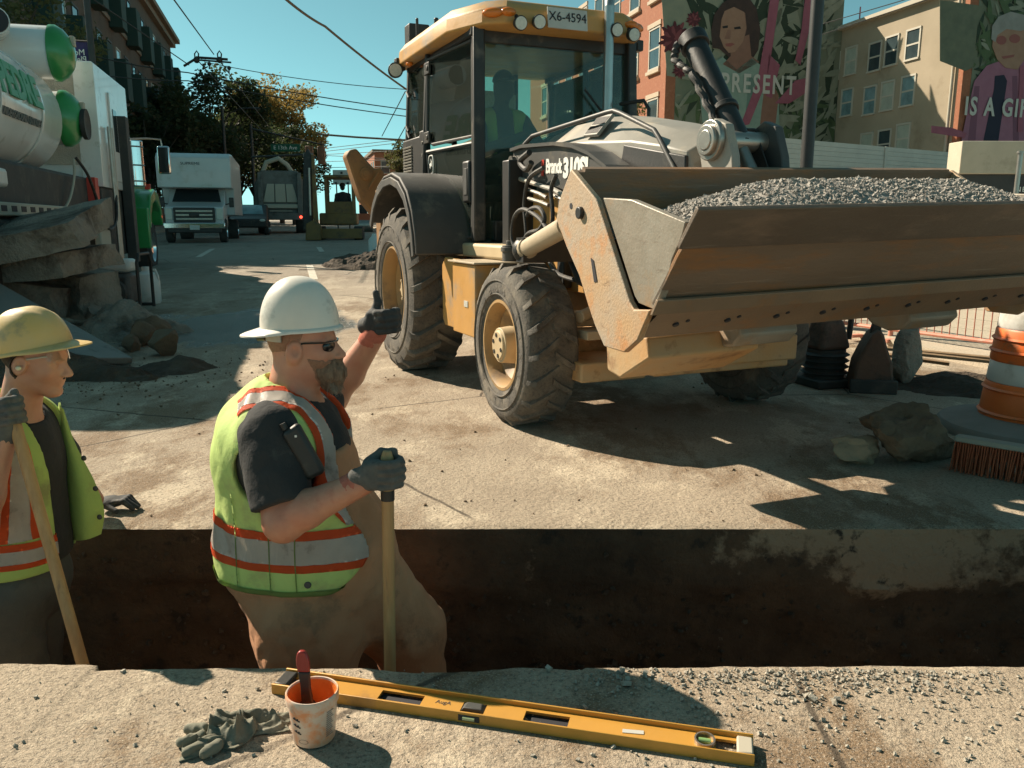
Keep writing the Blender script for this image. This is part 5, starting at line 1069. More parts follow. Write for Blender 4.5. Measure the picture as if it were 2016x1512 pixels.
def stones(m, pts, smin_, smax_, r):
    base = [(-1, -1, -1), (1, -1, -1), (1, 1, -1), (-1, 1, -1), (-1, -1, 1), (1, -1, 1), (1, 1, 1), (-1, 1, 1)]
    for p in pts:
        s_ = smin_ + (smax_ - smin_) * r.random() ** 2; q = Quaternion((r.gauss(0, 1), r.gauss(0, 1), r.gauss(0, 1), r.gauss(0, 1))).normalized()
        V = [q @ Vector((bx * s_ * r.uniform(.35, .95), by * s_ * r.uniform(.35, .85), bz * s_ * r.uniform(.25, .7))) + Vector(p) for bx, by, bz in base]
        m.hexa(V)
rg = random.Random(5); ra = np.random.default_rng(5); ax_ = ra.uniform(-1.05, 1.06, 17000); ay_ = ra.uniform(-2.10, -1.24, 17000); az_ = mound(ax_, ay_)
keep = ay_ > -2.185 + (1.245 - az_) * .85 + .05; pts = [(float(a), float(b), float(c_) + rg.uniform(-.004, .006)) for a, b, c_ in zip(ax_[keep], ay_[keep], az_[keep])]
stones(gm, pts, .0035, .0115, rg)
sp_ = [(-1.09 + rg.uniform(-.03, .03), -1.80 + rg.uniform(-.05, .04), .90 + rg.uniform(0, .02)) for _ in range(60)]; stones(gm, sp_, .006, .016, rg)
go = gm.build('gravel', K['gravel'], None, sharp=30, weld=False); go.matrix_world = Matrix.Translation(VO) @ Matrix.Rotation(VA, 4, 'Z') @ BMAT
tag(go, 'grey crushed gravel heaped in the loader bucket', 'gravel', kind='stuff')
# cab -------------------------------------------------------------------
FLx, FLy, MLx, MLy, RLx, RLy = -.665, 1.18, -.755, 2.16, -.72, 2.86
z0, z1 = 1.07, 2.55
def pillar(name, a, b_, w, d, rz=0, mat='black', parent=bh):
    m = MB(); R0 = rotm('Z', rz); P = []
    for c_ in (a, b_):
        for (sx, sy) in ((-1, -1), (1, -1), (1, 1), (-1, 1)): q = R0 @ Vector((sx * w / 2, sy * d / 2, 0)); P.append((c_[0] + q.x, c_[1] + q.y, c_[2]))
    m.hexa(P); return m.build(name, K[mat], parent, bevel=.012)
for sx in (-1, 1):
    pillar('cab_pillar', (sx * .665 if sx < 0 else .615, 1.18, z0), (sx * .645 if sx < 0 else .575, 1.22, z1), .085, .10, sx * 8)
    pillar('cab_pillar', (sx * .76, 2.19, z0 + .5), (sx * .715, 2.17, z1), .04, .05)
    pillar('cab_pillar', (sx * .715, 2.86, 1.55), (sx * .68, 2.80, z1), .05, .05)
c = MB(); c.b2(-.68, .68, 1.12, 2.9, .98, 1.07); c.b2(-.55, .55, 1.14, 1.24, 1.07, 1.22); c.b2(-.7, .7, 2.80, 2.9, 1.0, 1.6); c.build('cab_floor', K['black'], bh, bevel=.01)
c = MB(); c.b2(-.66, .60, 1.2, 1.26, 2.45, 2.57).b2(-.70, -.64, 1.2, 2.85, 2.49, 2.57).b2(.64, .70, 1.2, 2.85, 2.49, 2.57).b2(-.66, .66, 1.2, 2.8, 2.54, 2.57); c.build('cab_header', K['black'], bh, bevel=.01)
# roof: chamfered yellow shell
def roofring(z, k, sl=0): 
    P = [(-.52, 1.00), (.52, 1.00), (.66, 1.10), (.80, 1.45), (.80, 2.75), (.70, 2.95), (-.70, 2.95), (-.80, 2.75), (-.80, 1.45), (-.66, 1.10)]
    return [(x * k * (.90 if x > 0 else 1), 1.98 + (y - 1.98) * k, z) for x, y in P]
r_ = MB(); rings = [roofring(2.53, .965), roofring(2.545, 1.0), roofring(2.645, .99), roofring(2.71, .93), roofring(2.735, .80)]; V = sum(rings, []); n = 10
F = [tuple(range(n - 1, -1, -1)), tuple(range(4 * n, 5 * n))] + [(i * n + k, i * n + (k + 1) % n, (i + 1) * n + (k + 1) % n, (i + 1) * n + k) for i in range(4) for k in range(n)]
r_.add(V, F); roof = r_.build('cab_roof', K['yellow'], bh, bevel=.012, sharp=25, seg=3)
for sx in (-1, 1):
    for i, x in enumerate((.30, .44) if sx < 0 else (.31, .45)):
        l = MB(); y = .985 if x < .5 else 1.0; l.cyl((sx * x, y - .055, 2.555 - .02 * i), (sx * x, y + .0, 2.565 - .02 * i), .05, .038, n=18); l.cyl((sx * x, y, 2.57), (sx * x, y + .05, 2.61), .018, n=8); wl_ = l.build('work_lamp', K['black'], roof, bevel=.004)
        l = MB(); l.cyl((sx * x, y - .060, 2.554 - .02 * i), (sx * x, y - .05, 2.555 - .02 * i), .042, n=18); l.build('lens', K['lamp_lens'], wl_)
    l = MB(); l.ball((sx * .60 if sx < 0 else .545, 1.045, 2.612), (.075, .03, .032), 12, 8, rotm('Z', sx * 30)); l.build('amber_light', K['amber'], roof)
    l = MB(); l.ball((sx * .50 if sx < 0 else .47, 1.005, 2.617), (.055, .03, .030), 12, 8); l.build('amber_light', K['amber'], roof)
l = MB(); l.cyl((-.82, 2.80, 2.50), (-.84, 2.70, 2.49), .06, .065, n=16); l.b2(-.82, -.74, 2.74, 2.82, 2.50, 2.60); wl_ = l.build('work_lamp', K['black'], roof, bevel=.005)
l = MB(); l.cyl((-.841, 2.70, 2.49), (-.842, 2.69, 2.489), .052, n=16); l.build('lens', K['lamp_lens'], wl_)
l = MB(); l.ball((-.76, 2.55, 2.52), (.03, .05, .022), 10, 6); l.build('amber_light', K['amber'], roof)
l = MB(); l.b2(-.74, -.56, 2.6, 2.75, 2.70, 2.86).cyl((-.70, 2.5, 2.70), (-.70, 2.5, 2.88), .012).cyl((-.5, 2.6, 2.71), (-.5, 2.6, 2.92), .02); l.build('roof_antenna_box', K['black'], roof, bevel=.01)
fp = frame((-.07, .966, 2.600), (1, 0, 0), (0, .12, 1)); l = MB(); fbox(l, fp, -.155, .155, -.07, .07, -.004, .004); pl = l.build('licence_plate', K['plate'], roof, bevel=.003)
fp2 = fp.copy(); fp2.translation += Vector((0, -.006, .008)); text('plate_number', 'X6-4594', .088, K['ink'], roof, fp2, .0015, .95)
# glazing
def pane(name, P, th, mat='glass', parent=bh):
    P = [Vector(p) for p in P]; n = (P[1] - P[0]).cross(P[2] - P[0]).normalized() * th; k = len(P)
    m = MB(); m.add([tuple(p) for p in P] + [tuple(p + n) for p in P], [tuple(range(k - 1, -1, -1)), tuple(range(k, 2 * k))] + [(i, (i + 1) % k, (i + 1) % k + k, i + k) for i in range(k)]); return m.build(name, K[mat], parent)
pane('windshield', [(-.62, 1.19, 1.08), (.58, 1.19, 1.08), (.54, 1.22, 2.49), (-.60, 1.22, 2.49)], .006)
pane('rear_window', [(.66, 2.84, 1.6), (-.66, 2.84, 1.6), (-.64, 2.80, 2.54), (.64, 2.80, 2.54)], .006)
def sidept(sx, y, z):
    x = np.interp(y, [1.18, 2.16, 2.86], [.675, .765, .725]); x -= .045 * (z - 1.07) / 1.55 * .8; return (sx * float(x), y, z)
for sx in (-1, 1):
    low = [(1.25, 1.10), (1.72, 1.10), (1.80, 1.13), (1.92, 1.36), (2.06, 1.56), (2.12, 1.77), (1.25, 1.77)]
    up = [(1.25, 1.82), (2.0, 1.82), (2.10, 1.86), (2.13, 1.95), (2.12, 2.48), (1.27, 2.48)]
    P = [sidept(sx, *q) for q in (low if sx < 0 else low[::-1])]; Pu = [sidept(sx, *q) for q in (up if sx < 0 else up[::-1])]
    door = pane('door', P, .006); pane('door_window', Pu, .006, 'glass', door)
    m = MB(); m.tube([Vector(sidept(sx, *q)) + Vector((sx * .004, 0, 0)) for q in low], .016, 6, True); m.tube([Vector(sidept(sx, *q)) + Vector((sx * .004, 0, 0)) for q in up], .014, 6, True); m.build('door_frame', K['grey_dark'], door)
    for z in (1.88, 2.41):
        m = MB(); a = Vector(sidept(sx, 2.14, z)); m.box(a + Vector((sx * .012, -.04, 0)), (.02, .13, .09)); m.cyl(a + Vector((sx * .03, -.07, 0)), a + Vector((sx * .018, -.07, 0)), .02, n=12); m.build('hinge', K['black'], door, bevel=.005)
    m = MB(); a = Vector(sidept(sx, 1.32, 1.5)); m.box(a + Vector((sx * .02, 0, .0)), (.035, .14, .30)); m.build('door_handle', K['black'], door, bevel=.02)
    m = MB(); m.box(a + Vector((sx * .04, -.01, .0)), (.006, .07, .19)); m.build('handle_recess', K['grey_dark'], door, bevel=.004)
    q2 = [(2.22, 1.92), (2.80, 1.92), (2.78, 2.47), (2.22, 2.48)]
    w = pane('side_window', [sidept(sx, *q) for q in (q2 if sx < 0 else q2[::-1])], .006)
    for y, z in ((2.76, 2.3), (2.78, 2.02), (2.74, 1.96)):
        m = MB(); a = Vector(sidept(sx, y, z)); m.tube([a, a + Vector((sx * .03, -.02, .02)), a + Vector((sx * .03, -.08, -.03))], .012, 6); m.build('window_latch', K['black'], w)
    m = MB(); m.b2(*sorted((sx * .70, sx * .765)), 2.18, 2.30, 1.52, 1.95); m.b2(*sorted((sx * .68, sx * .745)), 2.3, 2.88, 1.50, 1.92); qp = m.build('quarter_panel', K['black'], bh, bevel=.012)
    for k in range(11):
        m = MB(); m.box((sx * .752, 2.70, 1.60 + k * .025), (.014, .26, .011), rotm('Y', sx * 25)); m.build('vent_slat', K['grey_hood'], qp)
    for y in (2.2,):
        for z in (1.62, 1.75, 1.85): m = MB(); m.cyl((sx * .76, y, z), (sx * .775, y, z), .012, n=8); m.build('rivet', K['steel'], qp)
    if sx < 0:   # maker's emblem on the door: white rounded frame with a leaping deer
        fe_ = frame(Vector(sidept(-1, 2.03, 1.665)) + Vector((-.011, 0, 0)), (0, -1, 0), (0, 0, 1)); m = MB()
        ring = [(.062 * math.copysign(abs(math.cos(a)) ** .6, math.cos(a)), .072 * math.copysign(abs(math.sin(a)) ** .6, math.sin(a)), 0) for a in [2 * math.pi * i / 20 for i in range(20)]]
        m.tube(on(fe_, ring), .005, 6, True); m.build('emblem_frame', K['letter_white'], door)
        deer = [(-.035, -.025), (-.02, -.012), (-.03, .004), (-.012, .012), (.002, .008), (.012, .022), (.006, .04), (.014, .046), (.018, .03), (.03, .026), (.022, .016), (.028, -.002), (.034, -.02), (.022, -.008), (.008, -.008), (-.006, -.018), (-.014, -.034), (-.016, -.014)]
        m = MB(); k = len(deer); m.add(on(fe_, [(x, y, 0) for x, y in deer] + [(x, y, .004) for x, y in deer]), [tuple(range(k - 1, -1, -1)), tuple(range(k, 2 * k))] + [(i, (i + 1) % k, (i + 1) % k + k, i + k) for i in range(k)]); m.build('emblem_deer', K['letter_white'], door)
# fenders
fo = [(1.34, .97), (1.37, 1.12), (1.44, 1.28), (1.56, 1.42), (1.74, 1.52), (1.96, 1.565), (2.2, 1.55), (2.42, 1.48), (2.60, 1.36), (2.72, 1.20)]
for sx in (-1, 1):
    m = MB(); m.prism(chain(fo, .028), 'x', sx * 1.10, sx * .60); fd = m.build('fender', K['fender'], bh, bevel=.01, sharp=30)
    m = MB(); m.prism(chain([(y * .985 + .03, z - .005) for y, z in fo], -.06), 'x', sx * 1.112, sx * 1.09); m.build('fender_lip', K['fender'], fd, bevel=.006, sharp=30)
    m = MB(); m.prism(chain(fo, -.30)[:], 'x', sx * .60, sx * .585); m.build('inner_arch', K['black'], fd)
# tank, toolbox, step
m = MB(); m.b2(-.98, -.60, .42, .86, .47, .94); tb = m.build('toolbox', K['yellow'], bh, bevel=.008)
m = MB(); m.b2(-1.0, -.58, .38, .90, .945, .957); m.build('lid', K['cyl_tan'], tb, bevel=.003)
m = MB(); m.b2(-.985, -.978, .55, .62, .66, .70); m.build('sticker', K['plate'], tb)
m = MB(); m.prism([(.93, .50), (.93, .95), (1.26, .96), (1.33, .90), (1.33, .50), (1.28, .46), (.98, .46)], 'x', -.90, -.86); m.build('step_plate', K['yellow'], bh, bevel=.006)
for z in (.52, .80): m = MB(); m.b2(-.90, -.84, .84, .98, z, z + .10); m.build('step_bracket', K['yellow_dirty'], bh, bevel=.004)
m = MB(); m.b2(-.92, -.70, .30, .44, .40, .50); m.build('step', K['cyl_tan'], bh, bevel=.006)
m = MB(); m.prism([(.45, .96), (.5, 1.06), (1.5, 1.06), (1.55, .96)], 'x', -.74, -.45); m.build('fuel_tank', K['hubtan'], bh, bevel=.02)
m = MB(); m.cyl((-.70, .50, .93), (-.70, .50, 1.06), .055, n=18); m.cyl((-.70, .50, 1.02), (-.70, .50, 1.05), .064, n=18); m.cyl((-.70, .50, 1.06), (-.70, .50, 1.09), .03, n=12); m.build('filler_cap', K['fender'], bh, bevel=.003)
# interior
m = MB(); m.box((0, 2.2, 1.45), (.5, .46, .14)); m.box((0, 2.45, 1.80), (.46, .13, .66), rotm('X', -8)); m.b2(-.2, .2, 2.05, 2.4, 1.07, 1.38); m.build('operator_seat', K['seat'], bh, bevel=.05, seg=3)
m = MB(); m.lathe([(.175 + .014 * math.cos(a), .014 * math.sin(a)) for a in [2 * math.pi * i / 8 for i in range(9)]], (0, 0, 0), 'z', 28); m.cyl((-.17, 0, 0), (.17, 0, 0), .012).cyl((0, 0, 0), (0, -.17, 0), .012); sw = m.build('steering_wheel', K['black'], bh); sw.location = (.16, 1.68, 1.78); sw.rotation_euler = (R_(-28), 0, 0)
m = MB(); m.cyl((.16, 1.66, 1.76), (.16, 1.42, 1.2), .05, .09, n=14); m.b2(-.05, .4, 1.26, 1.42, 1.07, 1.62); m.build('steering_console', K['black'], bh, bevel=.015)
m = MB(); m.b2(.42, .62, 1.5, 2.3, 1.07, 1.62); m.build('side_console', K['black'], bh, bevel=.02)
for (x, y) in ((-.30, 2.75), (.30, 2.75)):
    m = MB(); m.b2(x - .018, x + .018, y - .02, y + .02, 1.5, 2.53); m.build('rear_mullion', K['black'], bh)
m = MB(); m.b2(-.05, .08, 2.62, 2.7, 2.2, 2.36).b2(.15, .25, 2.62, 2.7, 2.2, 2.34); m.build('rear_work_lights', K['lamp_lens'], bh, bevel=.008)
m = MB(); m.tube([(.52, 1.1, 1.75), (.35, 1.16, 2.0), (.18, 1.17, 2.18)], .009, 6); m.build('wiper', K['black'], bh)
# rear digging arm folded to the side
pg = [(682, 306), (688, 295), (702, 292), (716, 308), (728, 322), (738, 332), (750, 329), (757, 341), (764, 358), (775, 378), (772, 410), (752, 424), (738, 424), (722, 404), (712, 394), (700, 360)]
m = MB(); A_ = [vy(u, v, 3.8) for u, v in pg]; m.add([(p.x, 3.8, p.z) for p in A_] + [(p.x, 4.02, p.z) for p in A_], [tuple(range(15, -1, -1)), tuple(range(16, 32))] + [(i, (i + 1) % 16, (i + 1) % 16 + 16, i + 16) for i in range(16)])
K['arm_brown'] = M('dusty brown boom steel', (.30, .155, .055), (.24, .125, .05), 5, .65, 0, .2, 50, (.13, .08, .045), .35, 4)
dm = m.build('digging_arm', K['arm_brown'], bh, bevel=.02)
q = vy(720, 342, 3.8); m = MB(); m.cyl((q.x, 3.77, q.z), (q.x, 3.80, q.z), .062, n=18); m.cyl((q.x, 3.76, q.z), (q.x, 3.78, q.z), .036, n=14); m.build('arm_pin', K['arm_brown'], dm, bevel=.005)
q0 = vy(726, 372, 3.78); q1 = vy(744, 340, 3.78); m = MB(); m.cyl((q0.x, 3.78, q0.z), (q1.x, 3.78, q1.z), .012, n=8); m.build('arm_rib', K['arm_brown'], dm)
m = MB(); m.prism([(2.85, .75), (2.85, 1.1), (3.6, 1.3), (4.0, 1.1), (4.0, .8), (3.4, .7)], 'x', -.5, -.2); m.b2(-.9, .9, 2.9, 3.1, .5, .95); m.build('rear_frame', K['arm_brown'], bh, bevel=.02)
for sx in (-1, 1):
    m = MB(); m.b2(*sorted((sx * .95, sx * .78)), 2.95, 3.12, .45, 1.5); m.build('stabiliser', K['arm_brown'], bh, bevel=.01)
# ---------------------------------------------------------------- people
def pobj(name, fn, lo, hi, res, mat, parent, O, smooth=1):
    o = sobj(name, lambda x, y, z: fn((x, y, z)), lo, hi, res, mat, parent, smooth); o.data.transform(Matrix.Translation(-Vector(O))); return o
def rot_about(p, c, deg):       # inverse-rotate sample points about the y axis through c (tilts the head)
    a = math.radians(deg); x = p[0] - c[0]; z = p[2] - c[2]; return (c[0] + x * math.cos(a) + z * math.sin(a), p[1], c[2] - x * math.sin(a) + z * math.cos(a))
def head_sdf(p, c, k=1.0):      # profile facing +x, c = centre of skull
    q = lambda dx, dy, dz: (c[0] + dx * k, c[1] + dy * k, c[2] + dz * k); r = lambda *a: tuple(v * k for v in a)
    p = (p[0], c[1] + np.abs(p[1] - c[1]), p[2])
    d = s_ell(p, q(-.012, 0, .03), r(.106, .079, .100))
    d = smin(d, s_ell(p, q(.030, 0, -.030), r(.070, .062, .085)), .03 * k)
    d = smin(d, s_cap(p, q(-.02, .050, -.055), q(.060, .016, -.108), .020 * k, .018 * k), .025 * k)      # jaw line
    d = smin(d, s_ell(p, q(.074, 0, -.104), r(.022, .024, .020)), .018 * k)                            # chin
    d = smin(d, s_cap(p, q(.082, .012, .022), q(.070, .045, .020), .011 * k, .012 * k), .014 * k)        # brow
    d = smin(d, s_ell(p, q(.052, .048, -.028), r(.030, .018, .026)), .02 * k)                          # cheek bone
    d = smax(d, -s_ell(p, q(.096, .033, .000), r(.020, .020, .012)), .012 * k)                         # eye socket
    d = smin(d, s_ell(p, q(.076, .031, -.001), r(.013, .014, .011)), .004 * k)                         # eyeball
    d = smin(d, s_cap(p, q(.090, 0, .010), q(.119, 0, -.031), .0085 * k, .0125 * k), .010 * k)            # nose bridge
    d = smin(d, s_ell(p, q(.107, .011, -.037), r(.014, .010, .009)), .006 * k)                         # nostril wing
    d = smin(d, s_ell(p, q(.090, 0, -.061), r(.012, .024, .0065)), .007 * k); d = smin(d, s_ell(p, q(.088, 0, -.075), r(.011, .021, .007)), .007 * k)
    d = smax(d, -s_ell(p, q(.104, 0, -.068), r(.014, .022, .0022)), .003 * k)                          # mouth line
    e = s_ell(p, q(-.014, .085, -.010), r(.027, .014, .037), rotm('Y', 12)); e = smax(e, -s_ell(p, q(-.007, .100, -.006), r(.014, .014, .022)), .004 * k); d = smin(d, e, .006 * k)   # ear
    return d
def hard_hat(name, mat, parent, O, c, rx, ry, rz, brim_dir, brim, tilt, ridge=0.0):
    """shell: dome with a rolled rim and a peak towards brim_dir (radians)"""
    m = MB(); n = 56; rings = []
    def rimr(a): return 1.0
    for (k, z) in [(math.cos(t), math.sin(t)) for t in np.linspace(math.pi / 2 * .985, 0, 15)]:
        R = []
        for i in range(n):
            a = 2 * math.pi * i / n; x = rx * k ** .9 * math.cos(a); y = ry * k ** .9 * math.sin(a); zz = rz * z
            if ridge: zz += ridge * (math.exp(-(y / (ry * .16)) ** 2) + .6 * math.exp(-((abs(y) - ry * .42) / (ry * .1)) ** 2)) * min(1, k * 1.3) * (1 if abs(math.cos(a)) * k < .85 or k < .8 else .4) * min(1, z * 3)
            R.append((x, y, zz))
        rings.append(R)
    def ext(a): d = max(0, math.cos(a - brim_dir)); return .010 + brim * d ** 1.3
    for f, dz in ((.35, -.002), (.8, -.005), (1.0, -.008), (1.0, -.013), (.75, -.012)):
        R = []
        for i in range(n):
            a = 2 * math.pi * i / n; e = ext(a) * f; dr = max(0, math.cos(a - brim_dir)); R.append(((rx + e) * math.cos(a), (ry + e * .8) * math.sin(a), dz - .012 * dr * f * (brim > 0)))
        rings.append(R)
    for (k, z) in ((.98, -.010), (.94, .02)): rings.append([(rx * k * math.cos(2 * math.pi * i / n), ry * k * math.sin(2 * math.pi * i / n), z) for i in range(n)])
    V = sum(rings, []); F = [tuple(range(n))]
    for i in range(len(rings) - 1):
        for k in range(n): F.append((i * n + k, (i + 1) * n + k, (i + 1) * n + (k + 1) % n, i * n + (k + 1) % n))
    Rm = rotm('Y', tilt); m.add([tuple(Rm @ Vector(v) + Vector(c) - Vector(O)) for v in V], F); return m.build(name, mat, parent, sharp=50)
def hand_sdf(p, H, fr, s=1.0, thumb_up=False, flat=False):
    """gloved hand closed round a bar: local z along the bar, fingers wrap from -y to +x; fr = 3x3 columns"""
    A = np.array([[fr[i][j] for j in range(3)] for i in range(3)]); q = np.stack([p[0] - H[0], p[1] - H[1], p[2] - H[2]]); q = A.T @ q / s; q = (q[0], q[1], q[2])
    d = s_box(q, (-.036, -.022, 0), (.030, .021, .044), .018)
    d = smin(d, s_cap(q, (-.060, -.012, -.004), (-.085, -.004, -.012), .031, .030), .02)
    for i, (z, L_) in enumerate(((.034, 1.0), (.0115, 1.08), (-.0115, 1.03), (-.033, .88))):
        r0 = .0122 - .0007 * i; P = [(-.018, -.040, z), (.014, -.042 * L_, z * .98), (.040 * L_, -.024, z * .96), (.037 * L_, .008, z * .95), (.018, .024, z * .95)]
        f = None
        for a, b in zip(P[:-1], P[1:]): c_ = s_cap(q, a, b, r0, r0 * .97); f = c_ if f is None else smin(f, c_, .004)
        d = smin(d, f, .006)
    if thumb_up:
        t = smin(s_cap(q, (-.045, -.006, .030), (-.026, -.004, .066), .0165, .0145), s_cap(q, (-.026, -.004, .066), (-.030, -.004, .100), .0135, .0115), .006)
    else:
        t = smin(s_cap(q, (-.050, .006, .030), (-.015, .022, .052), .0165, .014), s_cap(q, (-.015, .022, .052), (.022, .012, .056), .0135, .0115), .006)
    d = smin(d, t, .012)
    return d * s - .001 * vnoise(p, 90, 3)
def I3(xd, zd):
    z = Vector(zd).normalized(); x = Vector(xd); x = (x - z * x.dot(z)).normalized(); y = z.cross(x); return [[x[i], y[i], z[i]] for i in range(3)]
def band(src, name, cuts, mat, parent, off=.004):
    """copy the part of a garment between cutting planes and lift it off the cloth"""
    bm = bmesh.new(); bm.from_mesh(src.data)
    for co, no in cuts: bmesh.ops.bisect_plane(bm, geom=bm.verts[:] + bm.edges[:] + bm.faces[:], plane_co=co, plane_no=no, clear_outer=True)
    bm.normal_update()
    if not bm.faces: bm.free(); return None
    for v in bm.verts: v.co += v.normal * off
    ret = bmesh.ops.extrude_face_region(bm, geom=bm.faces[:]); vs_ = [g for g in ret['geom'] if isinstance(g, bmesh.types.BMVert)]
    me = bpy.data.meshes.new(name); bm.to_mesh(me); bm.free(); me.polygons.foreach_set('use_smooth', [True] * len(me.polygons))
    return link(name, me, mat, parent, None)
# ---- worker 1 : white hat, facing right, thumb raised ---------------------------------------
O1 = Vector((-.70, 2.55, TZ)); cy = 2.55
w1p = empty('person', O1, 0, 'bearded person in white hard hat and lime vest raising a thumb in the trench', 'person')
hc = (-.655, cy, .822)
def w1_torso(p):
    d = s_ell(p, (-.725, cy, .43), (.200, .190, .24)); d = smin(d, s_ell(p, (-.77, cy, .50), (.145, .18, .165)), .08); d = smin(d, s_ell(p, (-.68, cy, .14), (.275, .205, .27)), .10)
    d = smin(d, s_cap(p, (-.715, cy - .15, .550), (-.715, cy + .15, .550), .085), .08); return d
def w1_rarm(p):
    d = smin(s_cap(p, (-.72, cy - .19, .55), (-.668, cy - .30, .345), .072, .056), s_cap(p, (-.668, cy - .30, .342), (-.600, cy - .305, .385), .052, .056), .03)
    return smin(d, s_cap(p, (-.600, cy - .305, .385), (-.432, cy - .295, .462), .054, .036), .02)
def w1_larm(p):
    d = smin(s_cap(p, (-.72, cy + .19, .55), (-.655, cy + .33, .575), .070, .054), s_cap(p, (-.655, cy + .33, .578), (-.585, cy + .315, .672), .052, .054), .03)
    return smin(d, s_cap(p, (-.585, cy + .315, .672), (-.476, cy + .27, .822), .053, .036), .02)
def w1_body(p):
    d = head_sdf(p, hc, .98); d = smin(d, s_cap(p, (-.725, cy, .58), (-.682, cy, .76), .088, .074), .03); d = smin(d, s_ell(p, (-.73, cy, .60), (.14, .16, .07)), .05)
    d = smin(d, w1_rarm(p), .02); d = smin(d, w1_larm(p), .02); d = smin(d, s_ell(p, (-.745, cy, .40), (.18, .18, .22)), .05); return d
pobj('body', w1_body, (-.93, 2.16, .15), (-.36, 2.94, .97), .0055, K['skin'], w1p, O1)
# trousers with bib
def w1_pants(p):
    d = s_ell(p, (-.68, cy, .14), (.283, .213, .278)); d = smin(d, s_ell(p, (-.675, cy, -.10), (.200, .195, .22)), .07)
    n1 = s_cap(p, (-.685, cy - .09, -.08), (-.665, cy - .10, -.45), .145, .130); n1 = smin(n1, s_cap(p, (-.665, cy - .10, -.45), (-.72, cy - .11, -.80), .125, .105), .05)
    n2 = s_cap(p, (-.58, cy + .09, .02), (-.375, cy + .16, -.235), .150, .125); n2 = smin(n2, s_cap(p, (-.375, cy + .16, -.235), (-.345, cy + .18, -.80), .122, .110), .05); n2 = smin(n2, s_cap(p, (-.50, cy + .03, .06), (-.41, cy + .12, -.20), .115, .12), .08)
    d = smin(d, n1, .07); d = smin(d, n2, .06); d = smin(d, smax(smax(w1_torso(p) - .016, np.abs(p[1] - cy) - .14, .01), -.68 - p[0], .01), .02)
    wr = .016 * (np.abs(vnoise((p[0] * 1.2 + p[2] * .4, p[1], p[2] * .45 - p[0] * .4), 8, 4)) - .3) - .012 * (np.abs(vnoise((p[0] - p[2] * .7, p[1], p[2] * .8 + p[0] * .5), 13, 5)) - .3) + .003 * vnoise(p, 30, 6)
    return smax(d + wr, p[2] - .52 - (p[0] + .5) * .3, .01)
pobj('overalls', w1_pants, (-1.08, 2.24, -.84), (-.16, 2.98, .56), .0095, K['overall'], w1p, O1)
for (x, y) in ((-.70, cy - .12), (-.31, cy + .19)):
    pobj('boot', lambda p, x=x, y=y: smin(s_ell(p, (x + .06, y, TZ + .05), (.15, .058, .055)), s_cap(p, (x - .02, y, TZ + .06), (x - .03, y, TZ + .2), .06, .065), .03), (x - .2, y - .1, TZ - .01), (x + .25, y + .1, TZ + .28), .01, K['plank'], w1p, O1)
# shirt
def w1_shirt(p):
    t = smax(w1_torso(p) - .008, .33 - p[2], .01); t = smin(t, s_cap(p, (-.725, cy - .17, .565), (-.672, cy - .285, .375), .108, .092), .03); t = smin(t, s_cap(p, (-.72, cy + .17, .56), (-.68, cy + .28, .575), .10, .085), .03)
    cut = (p[0] + .680) * .30 + (p[1] - (cy - .275)) * -.33 - (p[2] - .385) * .90; t = smax(t, np.where(p[1] < cy - .12, cut, -1), .004)
    t = smax(t, np.where(p[1] > cy + .2, (p[1] - cy - .29), -1), .004)
    neck = s_cap(p, (-.72, cy, .58), (-.66, cy, .80), .088, .10); t = smax(t, -neck, .008)
    return t + .007 * vnoise((p[0], p[1], p[2] * .5), 13, 6) + .004 * vnoise(p, 26, 8)
pobj('shirt', w1_shirt, (-1.02, 2.12, .10), (-.38, 2.98, .76), .0075, K['shirt'], w1p, O1)
# vest
def w1_vest(p):
    d = w1_torso(p) - .030; d = smin(d, s_ell(p, (-.735, cy, .64), (.10, .115, .09)), .05)
    d = d + .012 * (np.abs(vnoise((p[0] * 1.1 + p[2] * .2, p[1], p[2] * .3), 8, 11)) - .3) - .008 * (np.abs(vnoise((p[0] + p[2] * .5, p[1], p[2] * .5 - p[0]), 14, 12)) - .3)
    gap = np.interp(p[2], [0, .30, .50, .66, .8], [.150, .150, .120, .10, .12]); ay = np.abs(p[1] - cy)
    d = smax(d, np.where(p[0] > -.70, gap - ay, -1), .006)
    hem = -(p[2] - .075) + np.clip(p[0] + .58, 0, 1) ** 2 * 6; d = smax(d, hem, .01)
    hole = s_cap(p, (-.715, cy - .12, .50), (-.70, cy - .40, .40), .118, .125); hole = np.minimum(hole, s_ell(p, (-.705, cy - .30, .46), (.120, .13, .185))); d = smax(d, -hole, .006)
    hole = s_cap(p, (-.715, cy + .13, .52), (-.66, cy + .40, .56), .115, .125); d = smax(d, -hole, .006)
    neck = s_cap(p, (-.715, cy, .58), (-.67, cy, .82), .084, .096); return smax(d, -neck, .006)
vest = pobj('vest', w1_vest, (-1.06, 2.24, .02), (-.36, 2.88, .78), .0075, K['vest'], w1p, O1)
tz = -TZ
def zb(z): return z + tz
n_up = (.02, 0, 1); n_dn = (-.02, 0, -1)
for (za, zc, mt) in ((.180, .155, 'stripe_o'), (.255, .180, 'stripe_s'), (.282, .255, 'stripe_o')): band(vest, 'reflective_stripe' if mt == 'stripe_s' else 'orange_stripe', [((0, 0, zb(za)), n_up), ((0, 0, zb(zc)), n_dn)], K[mt], vest, .004)
